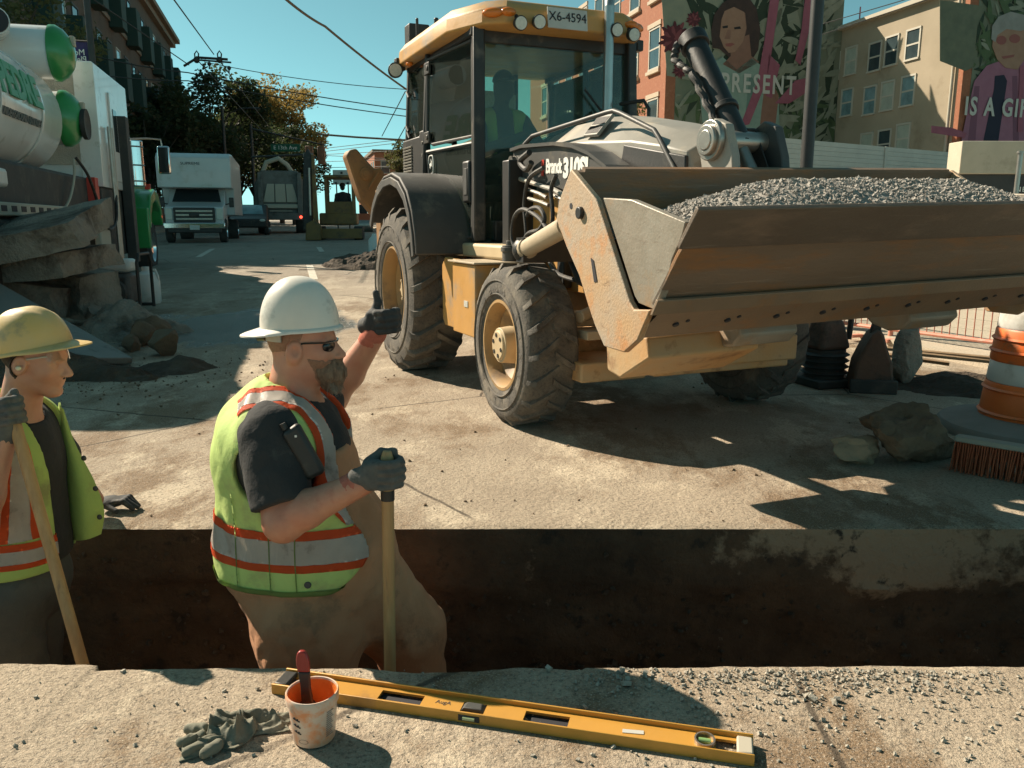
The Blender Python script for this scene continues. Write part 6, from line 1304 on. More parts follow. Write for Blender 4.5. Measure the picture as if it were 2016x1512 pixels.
for (ya, yb, mt) in ((-.190, -.170, 'stripe_o'), (-.170, -.118, 'stripe_s'), (-.118, -.098, 'stripe_o')):
    band(vest, 'reflective_stripe' if mt == 'stripe_s' else 'orange_stripe', [((0, yb, 0), (0, 1, 0)), ((0, ya, 0), (0, -1, 0)), ((-.02, 0, zb(.284)), (0, 0, -1)), ((-.02, 0, zb(.52)), (-.75, 0, -.66))], K[mt], vest, .004)
    band(vest, 'reflective_stripe' if mt == 'stripe_s' else 'orange_stripe', [((0, -ya, 0), (0, 1, 0)), ((0, -yb, 0), (0, -1, 0)), ((0, 0, zb(.284)), (0, 0, -1))], K[mt], vest, .004)
for cu_ in ([((0, 0, zb(.094)), (0, 0, 1))], [((-.036, 0, 0), (1, 0, 0)), ((-.0395, 0, 0), (-1, 0, 0)), ((0, 0, zb(.33)), (0, 0, 1)), ((0, 0, 0), (0, 1, 0))], [((.0435, 0, 0), (1, 0, 0)), ((.040, 0, 0), (-1, 0, 0)), ((0, 0, zb(.33)), (0, 0, 1)), ((0, 0, 0), (0, 1, 0))], [((-.1465, 0, 0), (1, 0, 0)), ((-.150, 0, 0), (-1, 0, 0)), ((0, 0, zb(.40)), (0, 0, 1)), ((0, 0, 0), (0, 1, 0))]): band(vest, 'seam', cu_, K['vest_edge'], vest, .0055)
for (x, z) in ((-.625, .115), (-.528, .215)):
    # snap fasteners sit on the near panel
    q = MB(); yy = cy - .222 if x < -.6 else cy - .172; q.cyl(Vector((x, yy - .012, z)) - O1, Vector((x, yy + .01, z)) - O1, .011 if x < -.6 else .007, n=14); q.build('snap', K['grey_dark'], vest, bevel=.002)
# beard, stubble, hair
def near_head(p): return head_sdf(p, hc, .98)
pobj('stubble', lambda p: smax(smax(near_head(p) - .0032 + .0015 * vnoise(p, 160, 4), (p[2] - .786) + (p[0] + .60) * .30 + .012 * vnoise(p, 60, 5) + .008 * vnoise(p, 140, 6), .003), -(p[0] + .645), .008), (-.70, 2.45, .66), (-.52, 2.65, .83), .0035, K['stubble'], w1p, O1)
def beard(p):
    d = s_ell(p, (-.582, cy, .730), (.044, .050, .044)); d = smin(d, s_ell(p, (-.605, cy, .742), (.045, .056, .030)), .02); d = smin(d, s_cap(p, (-.572, cy, .730), (-.570, cy, .688), .036, .022), .03); d = smin(d, s_cap(p, (-.562, cy - .026, .772), (-.575, cy - .040, .735), .010, .016), .012); d = smin(d, s_cap(p, (-.562, cy + .026, .772), (-.575, cy + .040, .735), .010, .016), .012)
    d = smin(d, s_cap(p, (-.558, cy - .02, .776), (-.552, cy, .783), .008, .009), .008); d = smin(d, s_cap(p, (-.558, cy + .02, .776), (-.552, cy, .783), .008, .009), .008)
    return d + .007 * vnoise((p[0] * 2, p[1] * 2, p[2] * .5), 45, 7) + .003 * vnoise((p[0] * 2, p[1] * 2, p[2] * .6), 110, 9)
pobj('beard', beard, (-.65, 2.46, .63), (-.50, 2.64, .81), .003, K['beard'], w1p, O1, 0)
pobj('hair', lambda p: smax(smax(near_head(p) - .003 + .001 * vnoise(p, 180, 2), np.maximum(p[0] + .664 - (p[2] - .8) * .35, .775 - p[2] + (p[0] + .70) * .3), .006), -s_ell((p[0], cy + np.abs(p[1] - cy), p[2]), (-.667, cy + .08, .81), (.03, .03, .04)), .004), (-.79, 2.45, .74), (-.60, 2.65, .92), .004, K['stubble'], w1p, O1)
rb2 = random.Random(4); m = MB()
for k in range(700):
    a = rb2.uniform(-1.35, 1.35); t = rb2.random(); base_ = Vector((-.582 + .030 * math.cos(a) * (1 - .2 * t), cy + .042 * math.sin(a) * (1 - .35 * t), .765 - .062 * t)); L_ = rb2.uniform(.018, .042) * (.6 + .6 * t)
    dr_ = Vector((.35 * math.cos(a) + rb2.gauss(0, .15), .35 * math.sin(a) + rb2.gauss(0, .15), -1)).normalized(); cu_ = Vector((rb2.gauss(0, .3), rb2.gauss(0, .3), 0)) * L_ * .4; m.tube([base_, base_ + dr_ * L_ * .5 + cu_, base_ + dr_ * L_ + cu_ * .3], [.0011, .0009, .0003], 3)
m.v = [tuple(Vector(v) - O1) for v in m.v]; q = m.build('beard_strands', K['beard_hair'], w1p, sharp=None, weld=False); tag(q, kind='stuff')
# hat, strap, sunglasses
hat1 = hard_hat('hard_hat', K['hat_white'], w1p, O1, (-.668, cy, .884), .124, .102, .156, math.pi, .055, -2)
m = MB(); P = [(-.668 + .104 * math.cos(a), cy + .086 * math.sin(a)) for a in np.linspace(math.pi * .62, math.pi * 1.38, 14)]
V = [];
for x, y in P: V += [(x - O1.x, y - O1.y, .842 - O1.z), (x - O1.x, y - O1.y, .872 - O1.z)]
P2 = [(-.668 + .108 * math.cos(a), cy + .090 * math.sin(a)) for a in np.linspace(math.pi * .62, math.pi * 1.38, 14)]
for x, y in P2: V += [(x - O1.x, y - O1.y, .842 - O1.z), (x - O1.x, y - O1.y, .872 - O1.z)]
m.add(V, [(2 * i, 2 * i + 2, 2 * i + 3, 2 * i + 1) for i in range(13)] + [(28 + 2 * i, 29 + 2 * i, 31 + 2 * i, 30 + 2 * i) for i in range(13)] + [(2 * i + 1, 2 * i + 3, 31 + 2 * i, 29 + 2 * i) for i in range(13)] + [(2 * i, 28 + 2 * i, 30 + 2 * i, 2 * i + 2) for i in range(13)]); m.build('suspension_strap', K['strap'], hat1)
m = MB(); m.cyl(Vector((-.805, cy, .855)) - O1, Vector((-.778, cy, .855)) - O1, .020, n=14); m.build('ratchet_knob', K['black'], hat1, bevel=.003)
m = MB(); m.tube([Vector((-.665, cy - .082, .832)) - O1, Vector((-.64, cy - .079, .838)) - O1, Vector((-.575, cy - .066, .838)) - O1, Vector((-.557, cy - .03, .838)) - O1, Vector((-.553, cy, .836)) - O1, Vector((-.557, cy + .03, .838)) - O1, Vector((-.575, cy + .066, .838)) - O1, Vector((-.64, cy + .079, .838)) - O1, Vector((-.665, cy + .082, .832)) - O1], .003, 6); gl = m.build('sunglasses', K['shades'], w1p)
for sy in (-1, 1):
    m = MB(); m.ball(Vector((-.572, cy + sy * .036, .824)) - O1, (.008, .031, .019), 14, 10, rotm('Z', sy * 24)); m.build('lens', K['shades'], gl)

# gloves
HB = Vector((-.362, cy - .285, .492)); fr_r = I3((.94, -.05, .22), (-.02, .0, 1)); fr_r = I3((.97, .12, .10), (-.03, 0, 1))
pobj('glove', lambda p: hand_sdf(p, HB, fr_r, 1.02), (-.50, 2.17, .41), (-.30, 2.34, .58), .0034, K['glove'], w1p, O1)
m = MB(); a = Vector((-.475, cy - .296, .445)); b = Vector((-.440, cy - .290, .464)); m.tube([a + (b - a) * t for t in (-.25, 0, .25, .5, .75, 1, 1.2)], [.039, .0415, .040, .042, .040, .041, .037], 18); o = m.build('glove_cuff', K['cuff'], w1p); o.data.transform(Matrix.Translation(-O1))
HL = Vector((-.432, cy + .262, .868)); fr_l = I3((.93, -.30, .05), (-.10, .0, 1))
pobj('glove', lambda p: hand_sdf(p, HL, fr_l, 1.0, thumb_up=True), (-.56, 2.70, .79), (-.36, 2.92, 1.0), .0034, K['glove_dark'], w1p, O1)
m = MB(); a = Vector((-.500, cy + .278, .795)); b = Vector((-.472, cy + .268, .832)); m.tube([a + (b - a) * t for t in (-.3, 0, .35, .7, 1, 1.3)], [.038, .041, .039, .041, .039, .034], 18); o = m.build('glove_cuff', K['cuff'], w1p); o.data.transform(Matrix.Translation(-O1))
# shovel 1
sh = empty('shovel', (-.385, 2.27, TZ), 0, 'upright wooden shovel handle held by the bearded person in the white hat', 'shovel', 'shovels')
def shovel(root, base, top, bandz=None):
    base = Vector(base); top = Vector(top); d = top - base; m = MB(); m.tube([base + d * t - base for t in (.12, .3, .6, .9, .985, 1.0)], [.019, .0185, .018, .0185, .019, .012], 16); m.build('handle', K['wood'], root)
    m = MB(); m.tube([base + d * t - base for t in (.0, .06, .2)], [.024, .024, .021], 12); m.build('socket', K['steel'], root)
    m = MB(); m.hexa([(-.11, -.02, -.01), (.11, -.02, -.01), (.11, .02, -.005), (-.11, .02, -.005), (-.10, -.012, .13), (.10, -.012, .13), (.10, .012, .13), (-.10, .012, .13)]); m.build('blade', K['steel'], root, bevel=.01)
    if bandz is not None: m = MB(); m.cyl(d * (bandz - .011), d * (bandz + .011), .0205, n=16); m.build('tape_band', K['black'], root)
shovel(sh, (-.385, 2.27, TZ), (-.361, 2.266, .555), .905)
# radio on the vest, pocket tab
rd = empty('radio', (-.612, cy - .238, .50), 0, 'black handheld radio clipped to the bearded person\'s vest', 'radio')
Rr = rotm('Y', -24) @ rotm('Z', 12); m = MB(); P = [(-.030, -.017, -.085), (.030, -.017, -.085), (.034, .017, -.085), (-.034, .017, -.085), (-.032, -.019, .075), (.026, -.019, .085), (.026, .017, .085), (-.032, .017, .075)]; m.hexa([tuple(Rr @ Vector(p) + Vector((.0, -.01, .045))) for p in P]); m.build('case', K['black'], rd, bevel=.014, seg=3)
m = MB(); m.cyl(Rr @ Vector((-.018, 0, .08)) + Vector((0, -.01, .045)), Rr @ Vector((-.018, 0, .10)) + Vector((0, -.01, .045)), .009, n=10); m.build('knob', K['black'], rd)
m = MB(); m.box((-.015, -.03, .095), (.006, .004, .006)); m.build('indicator', K['letter_white'], rd)
# ---- worker 2 : yellow hat, at the left edge --------------------------------------------------
O2 = Vector((-1.76, 2.75, TZ)); c2 = 2.75
w2p = empty('person', O2, 0, 'person in dirty yellow hard hat and open lime vest at the left edge', 'person')
h2 = (-1.628, c2, .742); TL = -10
def w2_head(p): return head_sdf(rot_about(p, h2, TL), h2, .96)
def w2_torso(p):
    d = s_ell(p, (-1.775, c2, .36), (.165, .195, .25)); d = smin(d, s_ell(p, (-1.775, c2, .08), (.165, .18, .25)), .08); return smin(d, s_cap(p, (-1.77, c2 - .155, .475), (-1.77, c2 + .155, .475), .075), .07)
HG2 = Vector((-1.580, 2.50, .618))
def w2_rarm(p):
    d = smin(s_cap(p, (-1.78, c2 - .18, .46), (-1.70, 2.45, .245), .062, .052), s_cap(p, (-1.70, 2.45, .245), (-1.665, 2.45, .36), .050, .056), .03); return smin(d, s_cap(p, (-1.665, 2.45, .36), (-1.602, 2.49, .555), .055, .036), .02)
rr_ = ray(228, 985); LH = Vector((0, 0, CAM_H)) + rr_ * ((.045 - CAM_H) / rr_.z)
def w2_larm(p): return smin(s_cap(p, (-1.77, c2 + .17, .46), (-1.74, c2 + .34, .22), .058, .048), s_cap(p, (-1.74, c2 + .34, .22), (LH.x - .05, LH.y - .07, .075), .048, .034), .03)
def w2_body(p):
    d = w2_head(p); d = smin(d, s_cap(p, (-1.735, c2, .48), (-1.675, c2, .68), .070, .062), .03); d = smin(d, s_ell(p, (-1.75, c2, .50), (.10, .13, .06)), .05)
    d = smin(d, w2_rarm(p), .02); d = smin(d, w2_larm(p), .02); return smin(d, s_ell(p, (-1.775, c2, .34), (.13, .16, .22)), .05)
pobj('body', w2_body, (-1.93, 2.36, .0), (-1.47, 3.45, .90), .006, K['skin2'], w2p, O2)
def w2_pants(p):
    d = s_ell(p, (-1.775, c2, -.06), (.150, .180, .17)); d = smin(d, s_cap(p, (-1.785, c2 - .09, -.08), (-1.765, c2 - .10, -.80), .115, .088), .05); d = smin(d, s_cap(p, (-1.785, c2 + .09, -.08), (-1.90, c2 + .12, -.80), .115, .088), .05)
    return d + .006 * vnoise((p[0] + p[2] * .4, p[1], p[2] * .8), 11, 4) + .003 * vnoise(p, 24, 5)
pobj('trousers', w2_pants, (-2.06, 2.48, -.84), (-1.58, 3.02, .14), .0095, K['jeans'], w2p, O2)
def w2_shirt(p):
    t = w2_torso(p) - .010; t = smin(t, s_cap(p, (-1.775, c2 - .16, .475), (-1.73, 2.50, .34), .088, .078), .03); t = smin(t, s_cap(p, (-1.77, c2 + .16, .475), (-1.75, c2 + .28, .32), .088, .078), .03)
    t = smax(t, -s_cap(p, (-1.735, c2, .50), (-1.66, c2, .70), .076, .09), .006); return smax(t, .02 - p[2], .01) + .005 * vnoise((p[0], p[1], p[2] * .5), 14, 6)
pobj('shirt', w2_shirt, (-2.0, 2.38, .0), (-1.56, 3.14, .62), .0075, K['shirt'], w2p, O2)
def w2_vest(p):
    d = w2_torso(p) - .028; d = smin(d, s_ell(p, (-1.765, c2, .53), (.085, .11, .07)), .05) + .006 * vnoise((p[0], p[1], p[2] * .35), 9, 13) + .003 * vnoise(p, 18, 12)
    gn = np.interp(p[2], [0, .25, .45, .6], [.06, .055, .07, .085]); dy = p[1] - c2
    d = smax(d, np.where(p[0] > -1.77, np.where(dy < 0, gn + dy, .15 - dy), -1), .006); d = smax(d, -(p[2] - .005), .01)
    hole = np.minimum(s_ell(p, (-1.775, c2 - .26, .38), (.095, .12, .165)), s_ell(p, (-1.775, c2 + .26, .38), (.095, .12, .165))); d = smax(d, -hole, .006)
    return smax(d, -s_cap(p, (-1.735, c2, .50), (-1.66, c2, .72), .078, .092), .006)
v2 = pobj('vest', w2_vest, (-2.03, 2.46, -.04), (-1.56, 3.02, .64), .0075, K['vest2'], w2p, O2)
def L2(z): return z - O2.z
for (za, zc, mt) in ((.075, .055, 'stripe_o'), (.120, .075, 'stripe_s'), (.145, .120, 'stripe_o')): band(v2, 'reflective_stripe' if mt == 'stripe_s' else 'orange_stripe', [((0, 0, L2(za)), (.06, 0, 1)), ((0, 0, L2(zc)), (-.06, 0, -1))], K[mt], v2, .004)
for (ya, yb, mt) in ((-.200, -.180, 'stripe_o'), (-.180, -.140, 'stripe_s'), (-.140, -.120, 'stripe_o')): band(v2, 'reflective_stripe' if mt == 'stripe_s' else 'orange_stripe', [((0, yb, 0), (0, 1, 0)), ((0, ya, 0), (0, -1, 0)), ((0, 0, L2(.146)), (0, 0, -1))], K[mt], v2, .004)
# far front panel of the vest hangs open
def sheet(rows, th, name, mat, parent, O, wob=.006, seed=3):
    n = len(rows[0]); out = []
    R = [[Vector(p) for p in r] for r in rows]
    def cr(a, b, c, d, t): return .5 * ((2 * b) + (c - a) * t + (2 * a - 5 * b + 4 * c - d) * t * t + (3 * b - a - 3 * c + d) * t ** 3)
    def dens(L_, k):
        o = []
        for i in range(len(L_) - 1):
            for q in range(k): o.append(cr(L_[max(i - 1, 0)], L_[i], L_[i + 1], L_[min(i + 2, len(L_) - 1)], q / k))
        return o + [L_[-1]]
    R = [dens(r, 6) for r in R]; R = list(map(list, zip(*[dens(list(cn), 6) for cn in zip(*R)])))
    m = MB(); nu, nv = len(R), len(R[0]); P = np.array([[tuple(v) for v in r] for r in R]); nn = np.array(vnoise((P[..., 0].ravel(), P[..., 1].ravel(), P[..., 2].ravel() * .5), 14, seed)).reshape(nu, nv)
    N = np.cross(np.gradient(P, axis=0), np.gradient(P, axis=1)); N /= np.linalg.norm(N, axis=2, keepdims=True) + 1e-9
    A_ = P + N * (nn[..., None] * wob); B_ = A_ + N * th; V = [tuple(v) for v in A_.reshape(-1, 3)] + [tuple(v) for v in B_.reshape(-1, 3)]; k = nu * nv; F = []
    for i in range(nu - 1):
        for j in range(nv - 1): a = i * nv + j; F.append((a, a + 1, a + nv + 1, a + nv)); F.append((k + a, k + a + nv, k + a + nv + 1, k + a + 1))
    for i in range(nu - 1):
        for j in (0, nv - 1): a = i * nv + j; F.append((a, a + nv, k + a + nv, k + a))
    for j in range(nv - 1):
        for i in (0, nu - 1): a = i * nv + j; F.append((a, a + 1, k + a + 1, k + a))
    m.add([(v[0] - O[0], v[1] - O[1], v[2] - O[2]) for v in V], F); return m.build(name, mat, parent, sharp=50)
Yf = 2.93
fl2 = sheet([[atY(118, 792, Yf), atY(121, 802, Yf - .02), atY(126, 820, Yf - .02)], [atY(112, 860, Yf), atY(134, 870, Yf - .05), atY(150, 880, Yf - .04)], [atY(112, 950, Yf), atY(150, 950, Yf - .09), atY(186, 950, Yf - .06)], [atY(112, 1020, Yf), atY(160, 1010, Yf - .11), atY(204, 1005, Yf - .07)], [atY(128, 1060, Yf), atY(165, 1062, Yf - .10), atY(198, 1050, Yf - .07)]], .006, 'vest_flap', K['vest2'], w2p, O2)
for (u, v) in ((165, 902), (188, 962), (196, 1018)): m = MB(); q = atY(u, v, Yf - .115) - O2; m.ball(q, (.010, .006, .010), 10, 6); m.build('snap', K['grey_dark'], fl2)
hat2 = hard_hat('hard_hat', K['hat_yellow'], w2p, O2, (-1.640, c2, .785), .132, .108, .138, 0, .052, TL, .011)
pobj('hair', lambda p: smax(smax(w2_head(p) - .006 + .003 * vnoise(p, 120, 2), np.maximum(p[0] + 1.645 - (p[2] - .74) * .3, .66 - p[2]), .006), -s_ell((p[0], c2 + np.abs(p[1] - c2), p[2]), (-1.638, c2 + .08, .73), (.03, .03, .04)), .004), (-1.77, 2.64, .62), (-1.58, 2.86, .86), .004, K['hair'], w2p, O2)
hq = lambda dx, dy, dz: (h2[0] + dx * .96, h2[1] + dy, h2[2] + dz * .96)
pobj('moustache', lambda p: (lambda q: smin(s_cap(q, hq(.086, -.022, -.056), hq(.097, 0, -.050), .004, .005), s_cap(q, hq(.086, .022, -.056), hq(.097, 0, -.050), .004, .005), .004))(rot_about(p, h2, TL)), (-1.58, 2.70, .64), (-1.48, 2.80, .74), .0025, K['hair'], w2p, O2)
m = MB(); m.ball(Vector((-1.640, c2 - .090, .728)) - O2, (.010, .009, .008), 10, 8); m.build('earplug', K['earplug'], w2p)
gg = empty('tmp') if False else None
hw = lambda dx, dy, dz: rotm('Y', TL) @ Vector((dx, dy, dz)) + Vector(h2) - O2
m = MB(); m.tube([hw(-.005, -.078, .012), hw(.04, -.076, .010), hw(.075, -.064, .008)], .0035, 6); g2 = m.build('safety_glasses', K['strap'], w2p)
m = MB(); m.lathe([(.068, -.022), (.070, 0), (.068, .022)], (0, 0, 0), 'z', 16, -75, 75); m.v = [tuple(hw(.062 + v[0] * .5, v[1], v[2] * .9)) for v in m.v]; m.build('lens', K['goggles'], g2)
K['eye'] = M('eye white', (.6, .55, .5), None, 4, .2); K['iris'] = M('dark iris', (.03, .018, .012), None, 4, .1)
for sy in (-1, 1):
    m = MB(); m.ball(hw(.0755, sy * .031, -.001), .0128, 12, 8); ey = m.build('eye', K['eye'], w2p); m = MB(); m.ball(hw(.0845, sy * .032, -.001), (.0048, .0062, .0062), 10, 6); m.build('iris', K['iris'], ey)
    m = MB(); m.tube([hw(.088, sy * .014, .020), hw(.089, sy * .030, .025), hw(.078, sy * .048, .022)], [.003, .0042, .002], 6); m.build('eyebrow', K['hair'], w2p)
fr2 = I3((.75, -.62, .05), Vector((.21, -.15, -1)) * -1); pobj('glove', lambda p: hand_sdf(p, HG2, fr2, 1.05), (-1.72, 2.38, .50), (-1.48, 2.62, .73), .0036, K['glove'], w2p, O2)
m = MB(); a = Vector((-1.612, 2.488, .53)); b = Vector((-1.600, 2.492, .575)); m.tube([a + (b - a) * t for t in (-.2, 0, .5, 1, 1.3)], [.040, .042, .041, .042, .038], 16); o = m.build('glove_cuff', K['glove'], w2p); o.data.transform(Matrix.Translation(-O2))
def flat_hand(p):
    c = LH; d = s_ell(p, (c.x - .02, c.y, .040), (.055, .045, .024))
    for i, (dy, L_) in enumerate(((-.030, .085), (-.010, .095), (.011, .09), (.031, .072))): d = smin(d, smin(s_cap(p, (c.x + .01, c.y + dy, .046), (c.x + .045, c.y + dy * 1.05, .050), .0115, .011), s_cap(p, (c.x + .045, c.y + dy * 1.05, .050), (c.x + L_, c.y + dy * 1.1, .018), .011, .0095), .006), .007)
    return smin(d, s_cap(p, (c.x - .03, c.y - .035, .035), (c.x + .03, c.y - .062, .018), .014, .0115), .01)
pobj('glove', flat_hand, (LH.x - .12, LH.y - .1, -.01), (LH.x + .13, LH.y + .09, .10), .0042, K['glove_dark'], w2p, O2)
sh2 = empty('shovel', (-1.335, 2.33, TZ), 0, 'slanted wooden shovel handle held by the person in the yellow hat', 'shovel', 'shovels'); tp = HG2 + Vector((-.02, .015, .045)); b2_ = Vector((-1.325, 2.33, TZ))
e_ = atY(165, 1315, 2.36); dv = (e_ - HG2); b2_ = HG2 + dv * ((TZ - HG2.z) / dv.z); sh2.location = b2_; shovel(sh2, b2_, HG2 - dv * .05)
# ---- operator in the cab ----------------------------------------------------------------------
op = empty('person', VO, VA, 'dark silhouette of the operator in a cap and hi-vis vest inside the cab', 'person')
hp = vy(991, 172, 2.10); ox, oz = hp.x, hp.z
def op_body(p):
    c = (ox, 2.10, oz); d = s_ell(p, c, (.082, .10, .125)); d = smin(d, s_ell(p, (ox + .01, 2.02, oz - .03), (.05, .05, .08)), .03); d = smin(d, s_cap(p, (ox, 2.13, oz - .10), (ox, 2.16, oz - .2), .06, .065), .03)
    d = smin(d, s_ell(p, (ox + .01, 2.2, oz - .42), (.20, .15, .27)), .06); d = smin(d, s_cap(p, (ox - .17, 2.18, oz - .26), (ox + .19, 2.18, oz - .26), .075), .05)
    d = smin(d, smin(s_cap(p, (ox - .20, 2.16, oz - .27), (ox - .22, 2.0, oz - .52), .058, .05), s_cap(p, (ox - .22, 2.0, oz - .52), (ox + .02, 1.72, oz - .42), .048, .036), .03), .03)
    d = smin(d, smin(s_cap(p, (ox + .22, 2.16, oz - .27), (ox + .30, 1.98, oz - .50), .058, .05), s_cap(p, (ox + .30, 1.98, oz - .50), (ox + .34, 1.68, oz - .36), .048, .036), .03), .03)
    for s_ in (-1, 1): d = smin(d, smin(s_cap(p, (ox + s_ * .09, 2.15, oz - .64), (ox + s_ * .13, 1.72, oz - .62), .085, .07), s_cap(p, (ox + s_ * .13, 1.72, oz - .62), (ox + s_ * .13, 1.60, oz - 1.0), .068, .05), .04), .04)
    for hx, hy, hz in ((.04, 1.69, -.41), (.345, 1.65, -.345)):
        for k in range(4): d = smin(d, s_cap(p, (ox + hx - .015, hy + .01, oz + hz - .03 + k * .019), (ox + hx + .02, hy - .03, oz + hz - .03 + k * .019), .010), .006)
    return d
o = sobj('body', lambda x, y, z: op_body((x, y, z)), (ox - .42, 1.45, oz - 1.12), (ox + .48, 2.42, oz + .16), .013, M('skin with painted shade and dark clothes', (.07, .045, .035), (.05, .035, .028), 5, .8), op, 1)  # cab shade is put into the near-black skin colour
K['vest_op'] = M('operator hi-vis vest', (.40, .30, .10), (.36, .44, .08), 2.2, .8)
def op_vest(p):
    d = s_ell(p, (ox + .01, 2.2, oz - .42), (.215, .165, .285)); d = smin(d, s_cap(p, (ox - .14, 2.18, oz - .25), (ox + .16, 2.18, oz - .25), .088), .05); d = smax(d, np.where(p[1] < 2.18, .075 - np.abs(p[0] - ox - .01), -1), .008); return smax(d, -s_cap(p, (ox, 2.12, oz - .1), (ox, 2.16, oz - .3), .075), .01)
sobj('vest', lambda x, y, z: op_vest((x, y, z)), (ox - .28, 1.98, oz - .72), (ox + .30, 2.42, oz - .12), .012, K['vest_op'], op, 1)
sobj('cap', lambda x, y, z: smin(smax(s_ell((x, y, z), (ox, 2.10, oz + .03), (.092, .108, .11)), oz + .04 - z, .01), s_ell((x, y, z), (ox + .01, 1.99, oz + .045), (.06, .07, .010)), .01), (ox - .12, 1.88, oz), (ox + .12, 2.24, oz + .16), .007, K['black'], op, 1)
# ---- driver of the mini excavator ---------------------------------------------------------------
dp = empty('person', me_.location, me_.rotation_euler[2], 'tiny dark driver in a hard hat seated in the mini excavator', 'person')
def dr(p):
    d = s_ell(p, (.16, .2, 1.98), (.10, .11, .13)); d = smin(d, s_ell(p, (.16, .3, 1.5), (.24, .17, .32)), .08); d = smin(d, s_cap(p, (-.06, .28, 1.68), (.38, .28, 1.68), .09), .06)
    for s_ in (-1, 1): d = smin(d, smin(s_cap(p, (.16 + s_ * .24, .26, 1.66), (.16 + s_ * .30, .1, 1.38), .065, .055), s_cap(p, (.16 + s_ * .30, .1, 1.38), (.16 + s_ * .22, -.15, 1.42), .05, .04), .03), .03); d = smin(d, smin(s_cap(p, (.16 + s_ * .1, .25, 1.32), (.16 + s_ * .14, -.2, 1.32), .09, .075), s_cap(p, (.16 + s_ * .14, -.2, 1.32), (.16 + s_ * .14, -.25, 1.0), .07, .055), .03), .03)
    return d
sobj('body', lambda x, y, z: dr((x, y, z)), (-.3, -.36, .9), (.62, .55, 2.16), .03, K['shirt'], dp, 1)
sobj('hard_hat', lambda x, y, z: smin(smax(s_ell((x, y, z), (.16, .2, 2.02), (.125, .145, .135)), 2.02 - z, .01), s_ell((x, y, z), (.16, .15, 2.025), (.15, .19, .012)), .01), (-.05, -.1, 1.98), (.38, .42, 2.2), .018, K['black'], dp, 1)
# ---------------------------------------------------------------- vacuum truck and rubble on the left
K['tank_white'] = M('white tank enamel', (.74, .75, .72), (.66, .67, .64), 2, .22, 0, 0, 40, (.42, .40, .34), .25, 2.5, coat=.3)
K['tread_plate'] = M('diamond tread plate', (.46, .42, .34), (.38, .35, .29), 6, .4, .6, .9, 55, stretch=(1, 1, 1), bdist=.02)
K['truck_green'] = M('bright green enamel', (.035, .27, .075), (.03, .22, .06), 3, .3, 0, 0, 40, coat=.3)
K['darkbox'] = M('grimy black chassis', (.028, .03, .028), (.045, .045, .04), 4, .7, 0, .2, 30, (.09, .08, .065), .35, 3)
K['logo_green'] = M('green lettering', (.07, .30, .16), None, 4, .5); K['logo_grey'] = M('dark grey lettering', (.09, .12, .12), None, 4, .5)
hv = empty('vacuum_truck', Vector(st(10, -4.0, .16)), ST, 'white vacuum tanker truck with green domes and lettered tank', 'truck')
NX = 1.2
m = MB(); R0 = .80; zc = 2.48
m.lathe([(.001, -1.75), (.5, -1.7), (.74, -1.55), (R0, -1.35), (R0, 3.15), (.74, 3.34), (.5, 3.48), (.001, 3.52)], (.18, 0, zc), 'y', 48); tank = m.build('tank', K['tank_white'], hv, sharp=30)
for y in (-1.2, 2.2, .6): m = MB(); m.lathe([(R0 + .004, y - .03), (R0 + .018, y - .03), (R0 + .018, y + .03), (R0 + .004, y + .03)], (.18, 0, zc), 'y', 40); m.build('tank_band', K['tank_white'], tank)
def tankfr(y, ang): a = math.radians(ang); n = Vector((math.cos(a), 0, math.sin(a))); return frame(Vector((.18, y, zc)) + n * (R0 + .012), (0, 1, 0), Vector((-math.sin(a), 0, math.cos(a))))
text('lettering', 'PEDRE', .52, K['logo_green'], tank, tankfr(1.35, 12), .01, 1.05, .02)
text('lettering', 'UNDERGROUND UTILITIES', .125, K['logo_grey'], tank, tankfr(1.35, -14), .008, 1.0, .003)
def swirl(pts, w, mat):
    for (y, a), (y2, a2) in zip(pts[:-1], pts[1:]):
        pass
    m = MB(); m.tube([tankfr(y, a) @ Vector((0, 0, .0)) for y, a in pts], w, 6); m.build('logo_swirl', mat, tank)
swirl([(-.70 + .28 * math.cos(t), 8 + 30 * math.sin(t)) for t in np.linspace(.5, 5.6, 26)], .028, K['logo_grey']); swirl([(-.66 + .12 * math.cos(t), 10 + 24 * math.sin(t)) for t in np.linspace(1.2, 5.0, 18)], .05, K['logo_grey'])
# saddle, deck and chassis
m = MB(); m.b2(-.9, .9, -1.7, 8.2, .85, 1.15); m.build('chassis_rail', K['darkbox'], hv, bevel=.02)
m = MB(); m.b2(-.6, .96, -1.5, 4.6, 1.15, 1.75); m.build('tank_saddle', K['darkbox'], hv, bevel=.05)
m = MB(); m.b2(.9, 1.16, -.6, 2.6, 1.12, 1.26); dk = m.build('side_step', K['gutter'], hv, bevel=.015)
for k in range(9): m = MB(); m.b2(1.155, 1.165, -.45 + k * .33, -.28 + k * .33, 1.165, 1.225); m.build('step_hole_shade', K['ink'], dk)  # black patches on the step paint the shade within its holes
m = MB(); m.b2(.55, 1.1, -1.2, 3.6, .45, 1.1); m.build('side_tank', K['darkbox'], hv, bevel=.05); m = MB(); m.b2(.9, 1.1, -.9, .1, 1.42, 1.62); m.build('light_box', K['white'], hv, bevel=.04)
